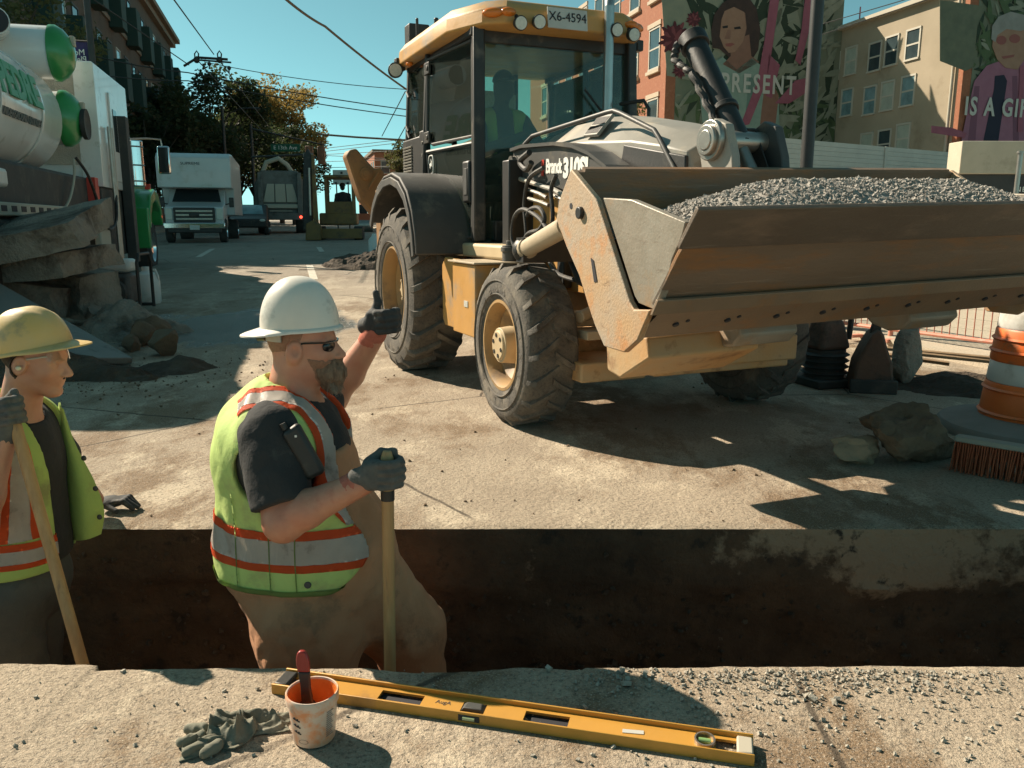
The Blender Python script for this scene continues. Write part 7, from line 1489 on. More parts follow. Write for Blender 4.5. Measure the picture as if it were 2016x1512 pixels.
# two canisters with green dished ends
for (y, z, r_) in ((3.55, 3.42, .36), (3.75, 2.55, .38)):
    m = MB(); m.cyl((-.5, y, z), (.86, y, z), r_, n=32); cn = m.build('canister', K['tank_white'], hv, bevel=.01); m = MB(); m.lathe([(r_ + .02, .86), (r_ + .02, .93), (r_ * .9, 1.02), (r_ * .6, 1.10), (r_ * .3, 1.14), (.001, 1.15)], (0, y, z), 'x', 32); dm_ = m.build('green_dome', K['truck_green'], cn)
    m = MB(); m.b2(1.10, 1.16, y - .05, y + .05, z + .10, z + .24); m.build('latch_plate', K['gutter'], dm_, bevel=.01)
m = MB(); m.lathe([(.16, 1.10), (.22, 1.12), (.22, 1.18), (.14, 1.16), (.001, 1.15)], (0, 3.75, 2.48), 'x', 20); m.build('manhole_ring', K['darkbox'], hv)
m = MB(); m.cyl((.45, 2.55, 3.62), (.2, 3.4, 3.66), .17, n=20); bp_ = m.build('vent_pipe', K['tank_white'], hv); m = MB(); m.cyl((.453, 2.53, 3.62), (.45, 2.56, 3.62), .155, n=20); m.build('pipe_mouth_shade', K['ink'], bp_)  # black disc closes the pipe end and paints its dark interior
m = MB(); m.hexa([(-.05, 2.3, 3.25), (.25, 2.3, 3.25), (.25, 2.9, 3.25), (-.05, 2.9, 3.25), (-.05, 2.3, 3.98), (.12, 2.3, 3.98), (.12, 2.9, 3.98), (-.05, 2.9, 3.98)]); m.build('boom_post', K['gutter'], hv, bevel=.02)
m = MB(); m.b2(-.65, -.3, 2.0, 5.2, 3.8, 4.02); m.build('boom', K['darkbox'], hv, bevel=.03)
# treadplate cabinet
m = MB(); m.b2(-1.1, 1.14, 4.62, 7.35, 1.62, 3.52); cb = m.build('cabinet', K['tank_white'], hv, bevel=.015)
m = MB(); m.b2(-1.05, 1.04, 4.598, 4.622, 1.95, 3.40); m.build('tread_plate', K['tread_plate'], cb); m = MB(); m.b2(.86, 1.16, 4.58, 4.70, 1.62, 3.5); m.build('corner_post', K['tank_white'], cb, bevel=.01)
m = MB(); m.b2(1.14, 1.17, 5.6, 6.1, 1.75, 3.2); m.build('cabinet_door', K['tank_white'], cb, bevel=.01); m = MB(); m.b2(1.17, 1.18, 5.75, 6.02, 2.25, 2.95); m.build('door_window', K['glass_dark'], cb)
m = MB(); m.b2(-1.0, 1.10, 4.65, 7.3, .5, 1.615); m.build('lower_box', K['darkbox'], hv, bevel=.02)
for y in (5.15, 5.32, 6.6): m = MB(); m.cyl((1.2, y, .45), (1.2, y, 2.6 + .3 * (y > 6)), .03, n=8); m.build('stand_pipe', K['steel'], hv)
m = MB(); m.b2(1.12, 1.28, 6.25, 6.55, .35, 2.9); m.build('ladder_box', K['darkbox'], hv, bevel=.01)
hose([(1.12, 3.1, 1.95), (1.2, 3.4, 1.7), (1.22, 3.9, 1.2), (1.22, 4.4, .95), (1.22, 5.0, 1.1), (1.22, 5.15, 1.5)], .022, K['hose'], 'hose', hv); hose([(1.02, 3.4, 1.95), (1.05, 3.2, 1.7), (1.04, 2.9, 1.4), (1.0, 2.6, 1.2)], .018, K['gutter'], 'hose', hv)
m = MB(); m.cyl((1.05, 4.45, .8), (1.15, 4.45, .8), .36, n=24); m.build('hose_reel', K['gutter'], hv, bevel=.02)
m = MB(); m.b2(.96, 1.08, 4.35, 4.6, 1.2, 1.75); m.build('red_box', K['red'], hv)
# truck cab
m = MB(); m.prism([(7.5, .9), (7.5, 2.95), (8.4, 2.95), (8.75, 2.1), (10.2, 1.85), (10.3, .9)], 'x', -1.0, .95); m.build('cab', K['truck_green'], hv, bevel=.06); m = MB(); m.b2(.952, .962, 7.7, 8.5, 2.1, 2.75); m.build('cab_window', K['glass_dark'], hv)
m = MB(); m.cyl((1.1, 7.75, 1.75), (1.1, 7.75, 2.62), .2, n=24); ac = m.build('air_cleaner', K['chrome'], hv, bevel=.02)
for z in (1.85, 2.15, 2.5): m = MB(); m.lathe([(.2, z - .015), (.215, z), (.2, z + .015)], (1.1, 7.75, 0), 'z', 24); m.build('band', K['steel'], ac)
m = MB(); m.prism([(8.05, .95), (8.1, 1.3), (8.4, 1.62), (8.9, 1.75), (9.4, 1.66), (9.75, 1.35), (9.85, 1.0), (9.7, 1.0), (9.55, 1.3), (9.2, 1.48), (8.9, 1.5), (8.55, 1.42), (8.28, 1.2), (8.2, .95)], 'x', .70, 1.28); m.build('fender', K['truck_green'], hv, bevel=.03)
m = MB(); m.b2(.72, 1.26, 7.95, 8.15, .55, 1.35); m.build('fender_skirt', K['truck_green'], hv, bevel=.02); m = MB(); m.b2(1.18, 1.28, 8.35, 8.45, 1.72, 1.83); m.build('marker_light', K['red'], hv)
for (x, y) in ((1.02, 8.9), (-1.0, 8.9)): wheel(hv, (x, y, .55), .56, .32)
for y in (-1.2, .1): wheel(hv, (.9, y, .52), .54, .55); wheel(hv, (-.9, y, .52), .54, .55)
m = MB(); m.tube([(.95, 8.55, 2.72), (1.25, 8.7, 2.75), (1.5, 8.75, 2.74), (1.52, 8.75, 2.62)], .018, 8); mi = m.build('mirror_arm', K['steel'], hv); m = MB(); m.box((1.54, 8.72, 2.33), (.24, .10, .56)); m.build('mirror', K['chrome'], mi, bevel=.03); m = MB(); m.box((1.54, 8.66, 2.33), (.19, .01, .50)); m.build('mirror_glass', K['glass_dark'], mi)
# rubble: broken slabs, leaning plate, soil
def slab(name, label, c, d, rot, seed, mat='rubble', jag=.05, cat='slab'):
    r = random.Random(seed); n = 18; bm = bmesh.new(); bmesh.ops.create_cube(bm, size=1); bmesh.ops.subdivide_edges(bm, edges=bm.edges[:], cuts=13, use_grid_fill=True)
    P = np.array([v.co[:] for v in bm.verts]).T; Q = P * np.array(d)[:, None]; nz_ = [np.array(fbm(tuple(Q), 2.6, seed + k, 4)) for k in range(3)]; 
    for i, v in enumerate(bm.verts):
        e = 1 if max(abs(P[0, i]), abs(P[1, i])) > .49 else .35; v.co = Vector((Q[0, i] + nz_[0][i] * jag * e * 2, Q[1, i] + nz_[1][i] * jag * e * 2, Q[2, i] + nz_[2][i] * jag * .45))
    Q2 = np.array([v.co[:] for v in bm.verts]).T; nf_ = np.array(fbm(tuple(Q2), 11, seed % 13, 3))
    for v, q_ in zip(bm.verts, nf_): v.co += v.co.normalized() * q_ * .011
    me = bpy.data.meshes.new(name); bm.to_mesh(me); bm.free(); o = link(name, me, K[mat], None, 18); o.location = c; o.rotation_euler = [math.radians(a) for a in rot]; tag(o, label, cat); return o
for i_, (lb_, u, v, Y, d_, ro_) in enumerate((('big broken concrete slab lying topmost on the rubble at the left edge', 20, 470, 8.6, (1.75, 1.2, .27), (13, -11, 6)), ('thick broken slab directly under the topmost slab of the rubble', 52, 522, 8.8, (1.6, 1.0, .24), (5, -5, -9)), ('lowest slab of the rubble stack, partly buried beside the plate', 20, 580, 8.9, (1.1, 1.0, .3), (-3, 8, 16)), ('squarish concrete block with a flat face right of the slab stack', 155, 578, 9.3, (.58, .6, .50), (3, 4, -14)), ('small tilted slab piece between the squarish block and the jug', 222, 628, 9.0, (.5, .4, .16), (14, 18, 30)))):
    slab('concrete_slab', lb_, atY(u, v, Y), d_, ro_, 4 + i_ * 5, jag=.032)
heap('soil_heap', 'dark soil heap under the leaning plate at the left', -3.95, 6.42, 1.25, .42, .34, 6, K['dirt'])
heap('soil_heap', 'brown soil clump at the foot of the broken blocks', -4.1, 8.7, .6, .5, .38, 9, K['rubble'])
heap('soil_heap', 'fresh dark crumbs of soil at the tip of the leaning plate', -2.82, 6.75, .42, .34, .15, 12, K['dirt'])
K['plate_steel'] = M('dusty grey road plate', (.24, .235, .21), (.19, .185, .165), 2, .6, .1, .3, 30, (.05, .042, .034), .3, 3.2)
A = Vector((-3.28, 6.95, .06)); B = atY(-30, 540, 8.0); C_ = atY(-30, 660, 6.9); D_ = Vector((-3.45, 6.70, .10))
m = MB(); n3 = (B - A).cross(D_ - A).normalized() * -.06; V = [D_, A, B, C_]; m.hexa([tuple(v) for v in V] + [tuple(v + n3) for v in V]); q = m.build('road_plate', K['plate_steel'], None, bevel=.01); tag(q, 'grey steel road plate leaning with its tip on the ground at the left', 'plate')
rgl = random.Random(2)
for i, (u, v, s_) in enumerate(((282, 690, .16), (255, 640, .13), (240, 655, .10), (300, 665, .15))):
    p = gp(u, 8.2 - i * .25); rock_obj('soil_clod', K['rock'], (p.x, p.y, p.z - .02), (s_ * 1.3, s_, s_), 30 + i, i)
for o, lb_ in zip([x for x in bpy.data.objects if x.name.startswith('soil_clod')], ('largest brown clod right of the leaning plate', 'brown clod behind the leaning plate, nearest the broken block', 'smallest brown clod behind the leaning plate', 'brown clod standing rightmost behind the plate tip')): tag(o, lb_, 'clod', 'clods by the leaning plate')
# small pump with tube frame, plastic jug
pm = empty('trash_pump', Vector((-5.05, 10.5, gz(10.5))), .15, 'small engine pump in a black tube frame behind the broken block', 'pump'); K['engine'] = M('grimy engine', (.06, .055, .05), (.12, .11, .10), 9, .6, .2, .2, 40)
for x in (-.32, .32): m = MB(); m.tube([(x, -.3, .02), (x, -.3, .62), (x, -.22, .72), (x, .22, .72), (x, .3, .62), (x, .3, .02)], .022, 8); m.build('frame_hoop', K['black'], pm)
for y in (-.3, .3): m = MB(); m.cyl((-.32, y, .05), (.32, y, .05), .022, n=8); m.build('frame_bar', K['black'], pm)
m = MB(); m.b2(-.22, .18, -.2, .2, .08, .48); m.build('engine', K['engine'], pm, bevel=.05); m = MB(); m.b2(-.2, .2, -.18, .18, .5, .66); m.build('fuel_tank', K['white'], pm, bevel=.05); m = MB(); m.lathe([(.10, -.36), (.17, -.34), (.17, -.24), (.1, -.2)], (.0, 0, .25), 'y', 18); m.build('pump_housing', K['darkbox'], pm)
bg_ = gp(165, 9.4); m = MB(); o = rock_obj('crumpled_bag', K['white'], atY(172, 520, 9.0), (.16, .12, .11), 77, .4, rough=.12); o.location = atY(167, 521, 9.2); tag(o, 'crumpled pale blue plastic bag on the rubble below the vacuum truck', 'bag'); o.data.materials.clear(); o.data.materials.append(M('pale blue plastic', (.36, .44, .46), None, 4, .35))
jg = Vector((-5.0, 11.2, gz(11.2))); m = MB(); m.lathe([(.001, 0), (.15, 0), (.165, .03), (.165, .30), (.13, .40), (.06, .44), (.05, .47)], axis='z', n=20); ju = m.build('plastic_jug', K['white'], None); ju.location = jg; tag(ju, 'white plastic jug standing on the road right of the pump', 'jug'); m = MB(); m.cyl((0, 0, .46), (0, 0, .50), .055, n=14); m.build('cap', K['white'], ju); m = MB(); m.tube([(.05, 0, .45), (.12, 0, .46), (.15, 0, .38), (.15, 0, .30)], .018, 8); m.build('handle', K['white'], ju)
# ---------------------------------------------------------------- right side things
# traffic barrel
br_ = empty('traffic_barrel', (3.06, 4.62, 0), 0, 'orange traffic barrel with white bands and black rubber base at the right edge', 'traffic barrel')
rz_ = lambda z: float(np.interp(z, [0, 1.0], [.30, .215])); zz0 = .06
for (a, b, mt) in ((.02, .24, 'orange'), (.24, .36, 'white'), (.36, .55, 'orange'), (.55, .68, 'white'), (.68, .92, 'orange')):
    m = MB(); k_ = 0 if mt == 'orange' else -.004; m.lathe([(rz_(a) + k_ - .006, a + zz0), (rz_(a) + k_, a + .012 + zz0), (rz_(b) + k_, b - .012 + zz0), (rz_(b) + k_ - .006, b + zz0)], axis='z', n=40); m.build('barrel_body' if mt == 'orange' else 'reflective_band', K[mt], br_, sharp=60)
m = MB(); m.lathe([(.21, .98), (.19, 1.02), (.15, 1.06), (.001, 1.07)], axis='z', n=32); m.build('barrel_top', K['orange'], br_)
for z in (.06, .20, .42, .49, .74): m = MB(); r0 = rz_(z); m.lathe([(r0, z - .012 + zz0), (r0 + .012, z + zz0), (r0, z + .012 + zz0)], axis='z', n=40); m.build('rib', K['orange'], br_)
m = MB(); m.lathe([(.27, .105), (.50, .06), (.515, .04), (.515, .0)], axis='z', n=40); m.build('rubber_base', M('dusty grey rubber base', (.25, .23, .20), (.19, .175, .15), 5, .85, 0, .2, 40), br_)
hose([(2.28, 4.28, .012), (2.36, 4.16, .02), (2.55, 4.05, .012), (2.8, 3.98, .012), (3.2, 3.95, .012)], .011, K['hose'], 'cord').name = 'rubber_cord'
co = bpy.data.objects['rubber_cord']; tag(co, 'thin black cord on the ground beside the barrel base', 'cord'); 
# push broom head
K['bristle'] = M('orange-brown bristles', (.34, .09, .035), (.24, .06, .025), 30, .85, 0, .5, 160)
bl = ground_l = Vector((2.20, 3.90, 0)); brm = Vector((2.70, 3.42, 0)); d = (brm - bl); ang = math.atan2(d.y, d.x)
bo = empty('push_broom', bl, ang, 'push broom head with orange bristles lying near the barrel', 'broom'); m = MB(); m.b2(0, .72, -.035, .035, .145, .175); m.build('block', M('pale broom block', (.30, .30, .25), None, 4, .8), bo, bevel=.008)
rb_ = random.Random(3); m = MB()
for i in range(60):
    for j in range(6):
        x = .01 + i * .0119; y = -.032 + j * .0125; lx = rb_.uniform(-.012, .012); ly = (y * .9) + rb_.uniform(-.01, .01); m.cyl((x, y, .148), (x + lx, y + ly, .004), .0042, .0035, n=4, cap=False)
q = m.build('bristles', K['bristle'], bo, sharp=None, weld=False); tag(q, kind='stuff'); m = MB(); m.cyl((.36, 0, .17), (.36, .5, .75), .013, n=10); m.v = [v for v in m.v]; 
# rocks
o = rock_obj('rock', K['rock'], (2.06, 4.05, -.02), (.27, .18, .165), 3, .3, cuts=6, n=4, rough=.13); tag(o, 'large dark broken rock in the bucket shadow', 'rock', 'rocks near the barrel')
o = rock_obj('rock', M('pale rock', (.34, .26, .17), (.25, .19, .125), 6, .95, 0, .8, 40, (.12, .09, .06), .3, 6), (1.74, 4.0, -.015), (.13, .10, .085), 18, .2, cuts=5, n=4, rough=.10); tag(o, 'smaller pale rock left of the large dark rock', 'rock', 'rocks near the barrel')
o = rock_obj('rock', K['rock'], (2.42, 4.55, -.005), (.04, .035, .035), 12, 0, n=2); tag(o, 'fist-sized stone behind the large rock near the barrel', 'rock', 'rocks near the barrel')
for i, (x, y, s_) in enumerate(((.95, 3.75, .012), (1.45, 3.35, .02), (1.38, 3.42, .012), (-1.1, 4.2, .02), (-.4, 5.2, .025), (.5, 3.3, .012), (.2, 3.4, .01), (-.2, 4.9, .02), (1.2, 3.6, .012), (-1.3, 3.7, .018), (.8, 3.28, .016))): pass
# tools and debris in the shade of the bucket
K['grime'] = M('grimy tool paint', (.16, .085, .055), (.09, .065, .05), 6, .8, 0, .4, 40, (.03, .025, .02), .45, 5)
tp_ = empty('plate_tamper', (2.36, 6.05, 0), .3, 'muddy red tamping machine with a ribbed foot behind the front tyre', 'tamper')
m = MB(); m.hexa([(-.17, -.17, .0), (.17, -.17, .0), (.17, .17, .0), (-.17, .17, .0), (-.19, -.19, .07), (.19, -.19, .07), (.19, .19, .07), (-.19, .19, .07)]); m.build('foot', K['darkbox'], tp_, bevel=.015)
for k in range(4): m = MB(); m.lathe([(.15, .09 + k * .045), (.175, .105 + k * .045), (.15, .12 + k * .045)], axis='z', n=22); m.build('bellows_rib', K['darkbox'], tp_)
m = MB(); m.cyl((0, 0, .07), (0, 0, .28), .145, n=20); m.build('bellows', K['darkbox'], tp_); m = MB(); m.hexa([(-.14, -.12, .28), (.14, -.12, .28), (.14, .12, .28), (-.14, .12, .28), (-.09, -.08, .50), (.09, -.08, .50), (.09, .08, .50), (-.09, .08, .50)]); m.build('housing', K['grime'], tp_, bevel=.03)
m = MB(); m.cyl((-.03, 0, .48), (-.03, 0, .72), .035, n=12); m.build('stem', K['engine'], tp_); m = MB(); m.tube([(-.02, 0, .62), (.08, 0, .64), (.18, 0, .60), (.21, 0, .48), (.20, 0, .34)], .022, 8); m.build('hose', K['hose'], tp_)
bk = empty('digging_bucket', (2.62, 5.85, 0), -.2, 'dark muddy excavator bucket standing on end under the loader bucket', 'bucket')
m = MB(); m.prism([(-.15, 0), (.15, 0), (.12, .22), (.075, .34), (.05, .42), (.02, .46), (-.03, .42), (-.075, .33), (-.12, .22)], 'y', -.12, .12); m.build('shell', K['grime'], bk, bevel=.02); m = MB(); m.hexa([(-.03, -.03, .42), (.05, -.03, .42), (.05, .03, .42), (-.03, .03, .42), (-.0, -.012, .56), (.04, -.012, .56), (.04, .012, .56), (.0, .012, .56)]); m.build('tooth', K['darkbox'], bk, bevel=.01); m = MB(); m.b2(-.16, .16, -.15, -.12, 0, .10); m.build('lip', K['darkbox'], bk, bevel=.008)
o = rock_obj('broken_slab', K['rubble'], (2.98, 6.0, 0), (.16, .12, .24), 15, .5, n=3); tag(o, 'grey slab piece leaning beside the muddy excavator bucket', 'slab')
heap('debris_heap', 'low ridge of dark broken asphalt and dirt behind the rocks', 3.35, 5.95, .85, .42, .16, 21, K['dirt'], rz=-.35)
for i, (x, y, a, L_) in enumerate(((3.3, 6.35, -.35, .9), (3.55, 6.2, -.28, .8), (3.15, 6.5, -.45, .7))):
    m = MB(); m.b2(-L_ / 2, L_ / 2, -.045, .045, -.012, .012); o = m.build('plank', K['plank'], None, bevel=.004); o.location = (x, y, .20 - i * .03); o.rotation_euler = (0, R_(3 + i), a); tag(o, ('pale splintered plank on the debris ridge, nearest the barrel', 'thin plank along the debris ridge pointing at the barrel', 'short plank lying farthest back on the debris ridge')[i], 'plank', 'planks on the debris')
# crowd barriers, pipe, water barrier
K['barrier_red'] = M('faded red barrier paint', (.60, .20, .13), (.55, .26, .18), 8, .6, 0, 0, 40, (.55, .42, .33), .3, 9)
def barrier(p0, p1, h, label):
    p0 = Vector(p0); p1 = Vector(p1); L_ = (p1 - p0).length; a = math.atan2(p1.y - p0.y, p1.x - p0.x); b = empty('crowd_barrier', p0, a, label, 'barrier', 'mesh barriers on the pavement')
    for x in (0.0, L_): m = MB(); m.cyl((x, 0, .0), (x, 0, h), .024, n=10); m.build('post', K['barrier_red'], b)
    for z in (.10, h): m = MB(); m.cyl((0, 0, z), (L_, 0, z), .02, n=8); m.build('rail', K['barrier_red'], b)
    m = MB(); m.cyl((0, 0, h * .62), (L_, 0, h * .62), .008, n=6); m.build('mid_wire', K['barrier_red'], b)
    n = int(L_ / .075)
    for k in range(1, n): m = MB(); m.cyl((k * L_ / n, 0, .10), (k * L_ / n, 0, h), .0055, n=5); m.build('upright_wire', K['barrier_red'], b)
    for k in range(1, 6): m = MB(); z = .10 + (h * .62 - .1) * k / 6; m.cyl((0, 0, z), (L_, 0, z), .0035, n=4); m.build('cross_wire', K['gutter'], b)
    for x in (.12, L_ - .12): m = MB(); m.b2(x - .03, x + .03, -.25, .25, 0, .03); m.build('foot', K['barrier_red'], b)
    return b
barrier((3.80, 8.1, .06), (5.15, 5.7, .06), 1.05, 'red wire barrier on the pavement between bucket and barrel'); barrier((3.0, 9.9, .06), (3.72, 8.2, .06), 1.05, 'red wire barrier farther back, in front of the red water barrier')
wbq = empty('water_barrier', (4.7, 11.4, .06), -.2, 'bright red plastic road barrier behind the wire fence', 'barrier'); m = MB(); m.prism([(-.25, 0), (.25, 0), (.25, .2), (.10, .5), (.08, 1.0), (-.08, 1.0), (-.10, .5), (-.25, .2)], 'x', -.9, .9, None); m.build('body', M('bright red plastic', (.62, .035, .03), (.55, .03, .025), 3, .4), wbq, bevel=.02); m = MB(); m.b2(-.4, .4, -.262, -.255, .25, .42); m.build('slot', K['red'], wbq)
pv = empty('plastic_pipe', (3.42, 8.7, .06), .9, 'white plastic pipe lying with its open end to the camera', 'pipe'); m = MB(); m.lathe([(.10, -.05), (.115, -.05), (.115, 1.6), (.10, 1.6), (.10, -.05)], (0, 0, .32), 'y', 28); m.build('tube', K['white'], pv); m = MB(); m.cyl((0, .3, .32), (0, .31, .32), .1, n=20); m.build('inner_cap', K['gutter'], pv); m = MB(); m.b2(-.2, .2, .2, .4, 0, .2).b2(-.2, .2, 1.1, 1.3, 0, .2); m.build('support_block', K['plank'], pv)
vn_ = empty('parked_van', (6.6, 12.6, .06), R_(100), 'dark purple vehicle in the shade behind the wire barrier', 'van'); m = MB(); m.prism([(-2.2, .3), (-2.3, .9), (-1.5, 1.15), (-1.0, 1.45), (2.0, 1.5), (2.2, .9), (2.2, .3)], 'x', -.9, .9); m.build('body', M('dark purple paint', (.02, .012, .04), None, 3, .3), vn_, bevel=.08)
for y in (-1.4, 1.4):
    for x in (-.85, .85): wheel(vn_, (x, y, .32), .32, .22)
# ---------------------------------------------------------------- things on the near edge
K['level'] = M('yellow level aluminium', (.54, .275, .045), (.48, .245, .045), 6, .45, .1, .05, 60, (.30, .16, .05), .2, 6)
p0 = Vector((-.615, 1.945, 0)); p1 = Vector((.555, 1.655, 0)); d = p1 - p0; LL = d.length; p0 += Vector((0, .012, 0)); lv = empty('spirit_level', p0, math.atan2(d.y, d.x), 'long yellow spirit level lying behind the paint pot', 'spirit level')
# I-beam lying on its side: two flanges on edge and a web between, with openings
holes = [(.30, .115), (.70, .11)]
def seg(m, x0, x1): m.b2(x0, x1, -.0305, .0305, .009, .015)
xs = [0.0]
for name, (y0, y1) in (('front_flange', (-.036, -.031)), ('back_flange', (.031, .036))):
    m = MB()
    if name == 'front_flange': m.b2(0, LL, y0, y1, 0, .026)
    else: m.b2(0, LL, y0, y1, 0, .026)
    m.build(name, K['level'], lv, bevel=.0015)
cuts_ = [(.285, .40), (.665, .775), (.505, .565), (.0, .075), (LL - .085, LL - .0)]
e = sorted(cuts_); x = 0; m = MB()
for a, b in e:
    if a > x: seg(m, x, a)
    x = b
if x < LL: seg(m, x, LL)
web = m.build('web', K['level'], lv)
for a, b in cuts_:
    for s_ in (-1, 1): m = MB(); m.b2(a, b, *sorted((s_ * .018, s_ * .0305)), .009, .015); m.build('web_strip', K['level'], lv)
for a, b in ((.285, .40), (.665, .775)):
    m = MB(); m.b2(a, b, -.018, .018, .001, .004); m.build('opening', K['ink'], lv)  # black sheet laid in each web opening paints the shade below
m = MB(); m.hexa([(.505, -.012, .012), (.565, -.012, .012), (.565, .018, .012), (.505, .018, .012), (.512, -.010, .021), (.558, -.010, .021), (.552, .012, .021), (.518, .012, .021)]); m.build('vial_block', K['grey_dark'], lv, bevel=.002)
m = MB(); m.b2(.508, .562, -.0375, -.0355, .006, .020); m.build('vial_window', K['ink'], lv, bevel=.0008); m = MB(); m.cyl((.52, -.0372, .013), (.55, -.0372, .013), .0045, n=10); m.build('vial', M('pale green vial', (.35, .40, .22), None, 4, .15), lv)
for xc in (.10, LL - .11):
    m = MB(); m.lathe([(.020, .012), (.024, .012), (.024, .024), (.020, .024), (.020, .012)], (xc, 0, 0), 'z', 24); rg_ = m.build('vial_ring', K['steel'], lv); m = MB(); m.cyl((xc - .014, 0, .018), (xc + .014, 0, .018), .006, n=10); m.build('vial', M('vial fluid', (.22, .36, .14), None, 4, .1), rg_)
for xc in (.02, LL - .02):
    m = MB(); m.b2(xc - .018, xc + .018, -.028, .028, .005, .024); m.build('end_cap', K['black'] if xc < .5 else K['gutter'], lv, bevel=.004)
m = MB(); m.box((.93, -.002, .0158), (.05, .012, .0015), rotm('Z', 5)); m.build('sticker', K['plate'], lv)
# worn lettering and a smear of paint on the web
text('lettering', 'AugA', .018, K['ink'], lv, frame((.455, .004, .0152), (1, 0, 0), (0, 1, 0)), .0004)
for o_ in [x for x in bpy.data.objects if x.parent == lv]:
    o_.scale = (1, 1.15, 1.1)
# paint pot
pot = empty('paint_pot', (-.47, 1.735, 0), 0, 'small white plastic pot smeared with orange paint', 'paint pot')
K['pot'] = M('smeared white plastic', (.66, .55, .46), (.62, .44, .33), 9, .4, 0, 0, 40, (.70, .28, .12), .62, 22)
K['opaint'] = M('wet orange paint', (.80, .26, .06), (.68, .17, .03), 18, .3, 0, .25, 40, (.85, .50, .25), .3, 22)
m = MB(); m.lathe([(.001, .003), (.047, .003), (.049, .006), (.0575, .105), (.0575, .112)], axis='z', n=44); m.build('body', K['pot'], pot, sharp=50)
m = MB(); m.lathe([(.0572, .100), (.0605, .101), (.0615, .112), (.0615, .122), (.0600, .1245), (.0572, .124), (.0565, .119)], axis='z', n=44); m.build('rim', K['pot'], pot)
m = MB(); m.lathe([(.0568, .120), (.0545, .085), (.052, .062), (.05, .058)], axis='z', n=44); m.build('inner_wall', K['opaint'], pot); m = MB(); m.lathe([(.052, .061), (.03, .059), (.001, .060)], axis='z', n=30); m.build('paint_surface', K['opaint'], pot)
def potfr(a, z): a = math.radians(a); r = np.interp(z, [.003, .105], [.049, .0578]) + .0004; n = Vector((math.cos(a), math.sin(a), .08)); return frame(Vector((r * math.cos(a), r * math.sin(a), z)), (-math.sin(a), math.cos(a), 0), (0, 0, 1))
for z in (.045, .062, .079): 
    for k in range(5): m = MB(); f_ = potfr(-128 + k * 4.2, z - k * .001); fbox(m, f_, -.0021, .0021, -.0008, .0008 + (.004 if k % 2 else .001), -.0004, .0006); m.build('printed_mark', K['ink'], pot)
for i in range(13): m = MB(); f_ = potfr(-32, .028 + i * .0052); fbox(m, f_, -.012, .010 - (i % 3) * .003, -.0007, .0007, -.0004, .0005); m.build('printed_line', M('faint print', (.28, .22, .19), None, 4, .6) if i == 0 else bpy.data.materials['faint print'], pot)
m = MB(); m.lathe([(.011, 0), (.0122, .0003), (.011, .0006)], axis='z', n=20); f_ = potfr(-104, .022); m.v = [tuple(f_ @ Vector((v[0], v[1] * .45, v[2]))) for v in m.v]; m.build('printed_oval', K['ink'], pot)
# brush standing in the pot
bs = empty('paint_brush', (-.485, 1.75, .06), 0, 'paint brush with black and red handle standing in the pot', 'paint brush')
tl = Vector((-.012, .012, .150)); 
def ribbon(m, pts, ws, th):
    V = []
    for p, w in zip(pts, ws): V += [(p[0] - w, p[1] - th, p[2]), (p[0] + w, p[1] - th, p[2]), (p[0] + w, p[1] + th, p[2]), (p[0] - w, p[1] + th, p[2])]
    F = [(0, 3, 2, 1), tuple(len(V) - 4 + i for i in range(4))]
    for i in range(len(pts) - 1):
        for k in range(4): F.append((i * 4 + k, i * 4 + (k + 1) % 4, i * 4 + 4 + (k + 1) % 4, i * 4 + 4 + k))
    m.add(V, F)
m = MB(); ribbon(m, [tl * t for t in (.02, .10, .18, .40, .62, .66)], [.026, .022, .0135, .0115, .0135, .0145], .006); m.build('handle', K['black'], bs, bevel=.003, sharp=30)
m = MB(); ribbon(m, [tl * t for t in (.66, .78, .88, .96, 1.0)], [.0145, .0155, .0148, .011, .005], .0062); m.build('handle_tip', M('dark red handle', (.30, .03, .025), (.22, .025, .02), 9, .35), bs, bevel=.003, sharp=30)
m = MB(); ribbon(m, [tl * t for t in (-.15, .05)], [.022, .021], .007); m.build('bristles', K['ink'], bs)
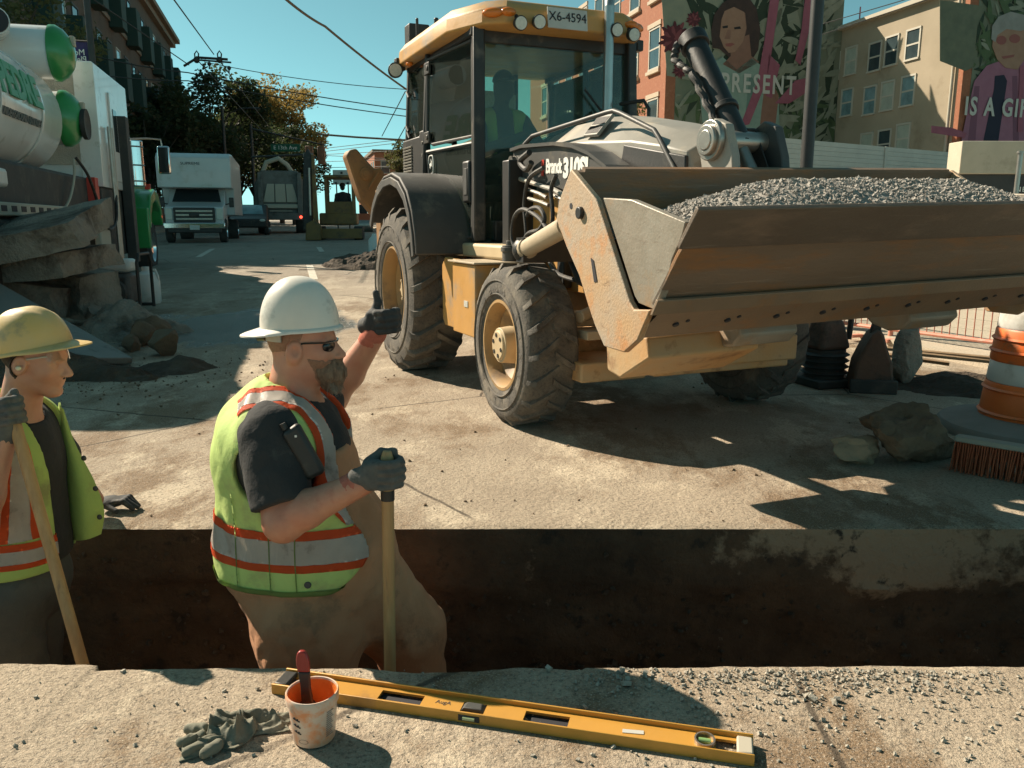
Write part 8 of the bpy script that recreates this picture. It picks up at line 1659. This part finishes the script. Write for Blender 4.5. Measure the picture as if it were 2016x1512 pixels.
# crumpled work gloves
K['suede'] = M('grey-green suede', (.19, .185, .14), (.14, .135, .10), 14, .95, 0, .4, 120, (.26, .25, .20), .3, 16, bdist=.004)
gv = empty('work_gloves', (-.66, 1.745, 0), 0, 'crumpled pair of grey-green work gloves left of the paint pot', 'gloves')
def crumple(name, cx, cy_, w, d_, h, rz, seed, th=.0035):
    n1, n2 = 54, 40; U, V_ = np.meshgrid(np.linspace(-1, 1, n1), np.linspace(-1, 1, n2), indexing='ij'); u = U.ravel(); v = V_.ravel(); z0 = 0 * u + seed
    q1 = np.array(vnoise((u * 1.0 + v * .4, v * .7, z0), 1.7, seed)); q2 = np.array(vnoise((u, v * 1.2 - u * .5, z0), 2.9, seed + 1)); q3 = np.array(vnoise((u, v, z0), 6.5, seed + 2))
    rr_2 = np.clip(np.sqrt(u * u * .9 + v * v * .9), 0, 1); H = 1 - .8 * rr_2 ** 3; ph = 4.2 * u + 5 * q1 + 2.2 * v; Z = h * H * (.30 + .42 * (.5 + .5 * np.sin(ph)) ** .7 + .30 * q2 + .10 * np.abs(q3)); Z = np.maximum(Z, .001)
    ex_ = .14 * np.array(vnoise((u, v, z0), 1.3, seed + 3)); X = u * w * (1 + ex_) + .012 * np.cos(ph) * H; Y = v * d_ * (1 + ex_ * 1.2) + .35 * d_ * q1 * .4
    P = np.stack([X, Y, Z], 1).reshape(n1, n2, 3); m = MB(); k = n1 * n2; A_ = P.reshape(-1, 3); B_ = A_ - np.array([0, 0, th]); B_[:, 2] = np.maximum(B_[:, 2], -.001); m.v = [tuple(map(float, p)) for p in A_] + [tuple(map(float, p)) for p in B_]
    for i in range(n1 - 1):
        for jj in range(n2 - 1): a = i * n2 + jj; m.f.append((a, a + n2, a + n2 + 1, a + 1)); m.f.append((k + a, k + a + 1, k + a + n2 + 1, k + a + n2))
    for i in range(n1 - 1):
        for jj in (0, n2 - 1): a = i * n2 + jj; m.f.append((a, a + n2, k + a + n2, k + a))
    for jj in range(n2 - 1):
        for i in (0, n1 - 1): a = i * n2 + jj; m.f.append((a, a + 1, k + a + 1, k + a))
    o = m.build(name, K['suede'], gv, sharp=70, weld=False); o.location = (cx, cy_, 0); o.rotation_euler = (0, 0, rz); return o
crumple('folded_palm', .045, .035, .075, .04, .048, .2, 3); crumple('crumpled_cuff', -.015, .005, .062, .052, .075, -.3, 7); crumple('glove_back', -.05, -.035, .07, .036, .042, .5, 12)
def fingers(p):
    d = None
    for a, b in (((-.075, .0, .016), (-.115, .006, .011)), ((-.075, -.03, .016), (-.112, -.046, .012)), ((-.055, -.055, .014), (-.085, -.082, .012)), ((-.02, -.06, .014), (-.045, -.088, .012))): c_ = s_cap(p, a, b, .015, .0115); d = c_ if d is None else smin(d, c_, .006)
    return smax(d + .006 * (np.abs(vnoise(p, 42, 7)) - .25), .001 - p[2], .002)
sobj('glove_fingers', lambda x, y, z: fingers((x, y, z)), (-.14, -.11, -.004), (.0, .03, .05), .0026, K['suede'], gv, 1)
# loose chips on the near edge and over the street
rs = random.Random(11); m = MB(); pts = []
for _ in range(900):
    x = rs.gauss(.82, .33); y = 2.03 - abs(rs.gauss(0, .075)) - max(0, (x - .9)) * .02; pts.append((x, min(y, 2.035), .004))
for _ in range(300): pts.append((rs.uniform(.15, 1.35), rs.uniform(1.62, 2.03), .003))
for _ in range(200): pts.append((rs.uniform(-1.35, 1.3), rs.uniform(1.58, 2.03), .002))
stones(m, pts, .002, .0075, rs); big = [(.30, 2.02, .006), (.20, 1.985, .006), (.31, 1.975, .008), (.36, 2.0, .008), (.30, 1.955, .007), (.76, 1.90, .008), (.77, 1.885, .008), (.82, 1.87, .008), (.83, 1.885, .007), (.10, 2.03, .006)]; stones(m, big, .010, .016, rs)
tag(m.build('stone_chips', K['gravel_light'], None, sharp=30, weld=False), 'loose pale stone chips scattered on the near trench edge', 'stone chips', kind='stuff')
m = MB(); pts = []
for _ in range(170):
    y = 3.15 + rs.random() ** 1.6 * 6; x = rs.uniform(-2.4, 2.6) * (y / 3.2); pts.append((x, y, gz(y) + .003))
for _ in range(400): y = rs.gauss(6.3, .5); pts.append((rs.gauss(-3.0, .6), y, gz(y) + .004))
stones(m, pts, .003, .012, rs); tag(m.build('loose_stones', K['rock'], None, sharp=30, weld=False), 'small dark stones and crumbs scattered over the street', 'stones', kind='stuff')

# stones and crumbs set in the cut side of the trench
m = MB(); pts = []
for _ in range(900): pts.append((rs.uniform(-2.2, 2.4), YF + .02 + rs.uniform(-.012, .012), -.10 - rs.random() * .7))
stones(m, pts, .004, .017, rs); tag(m.build('embedded_stones', K['dirt'], None, sharp=30, weld=False), 'stones set in the cut far side of the trench', 'stones', kind='stuff')
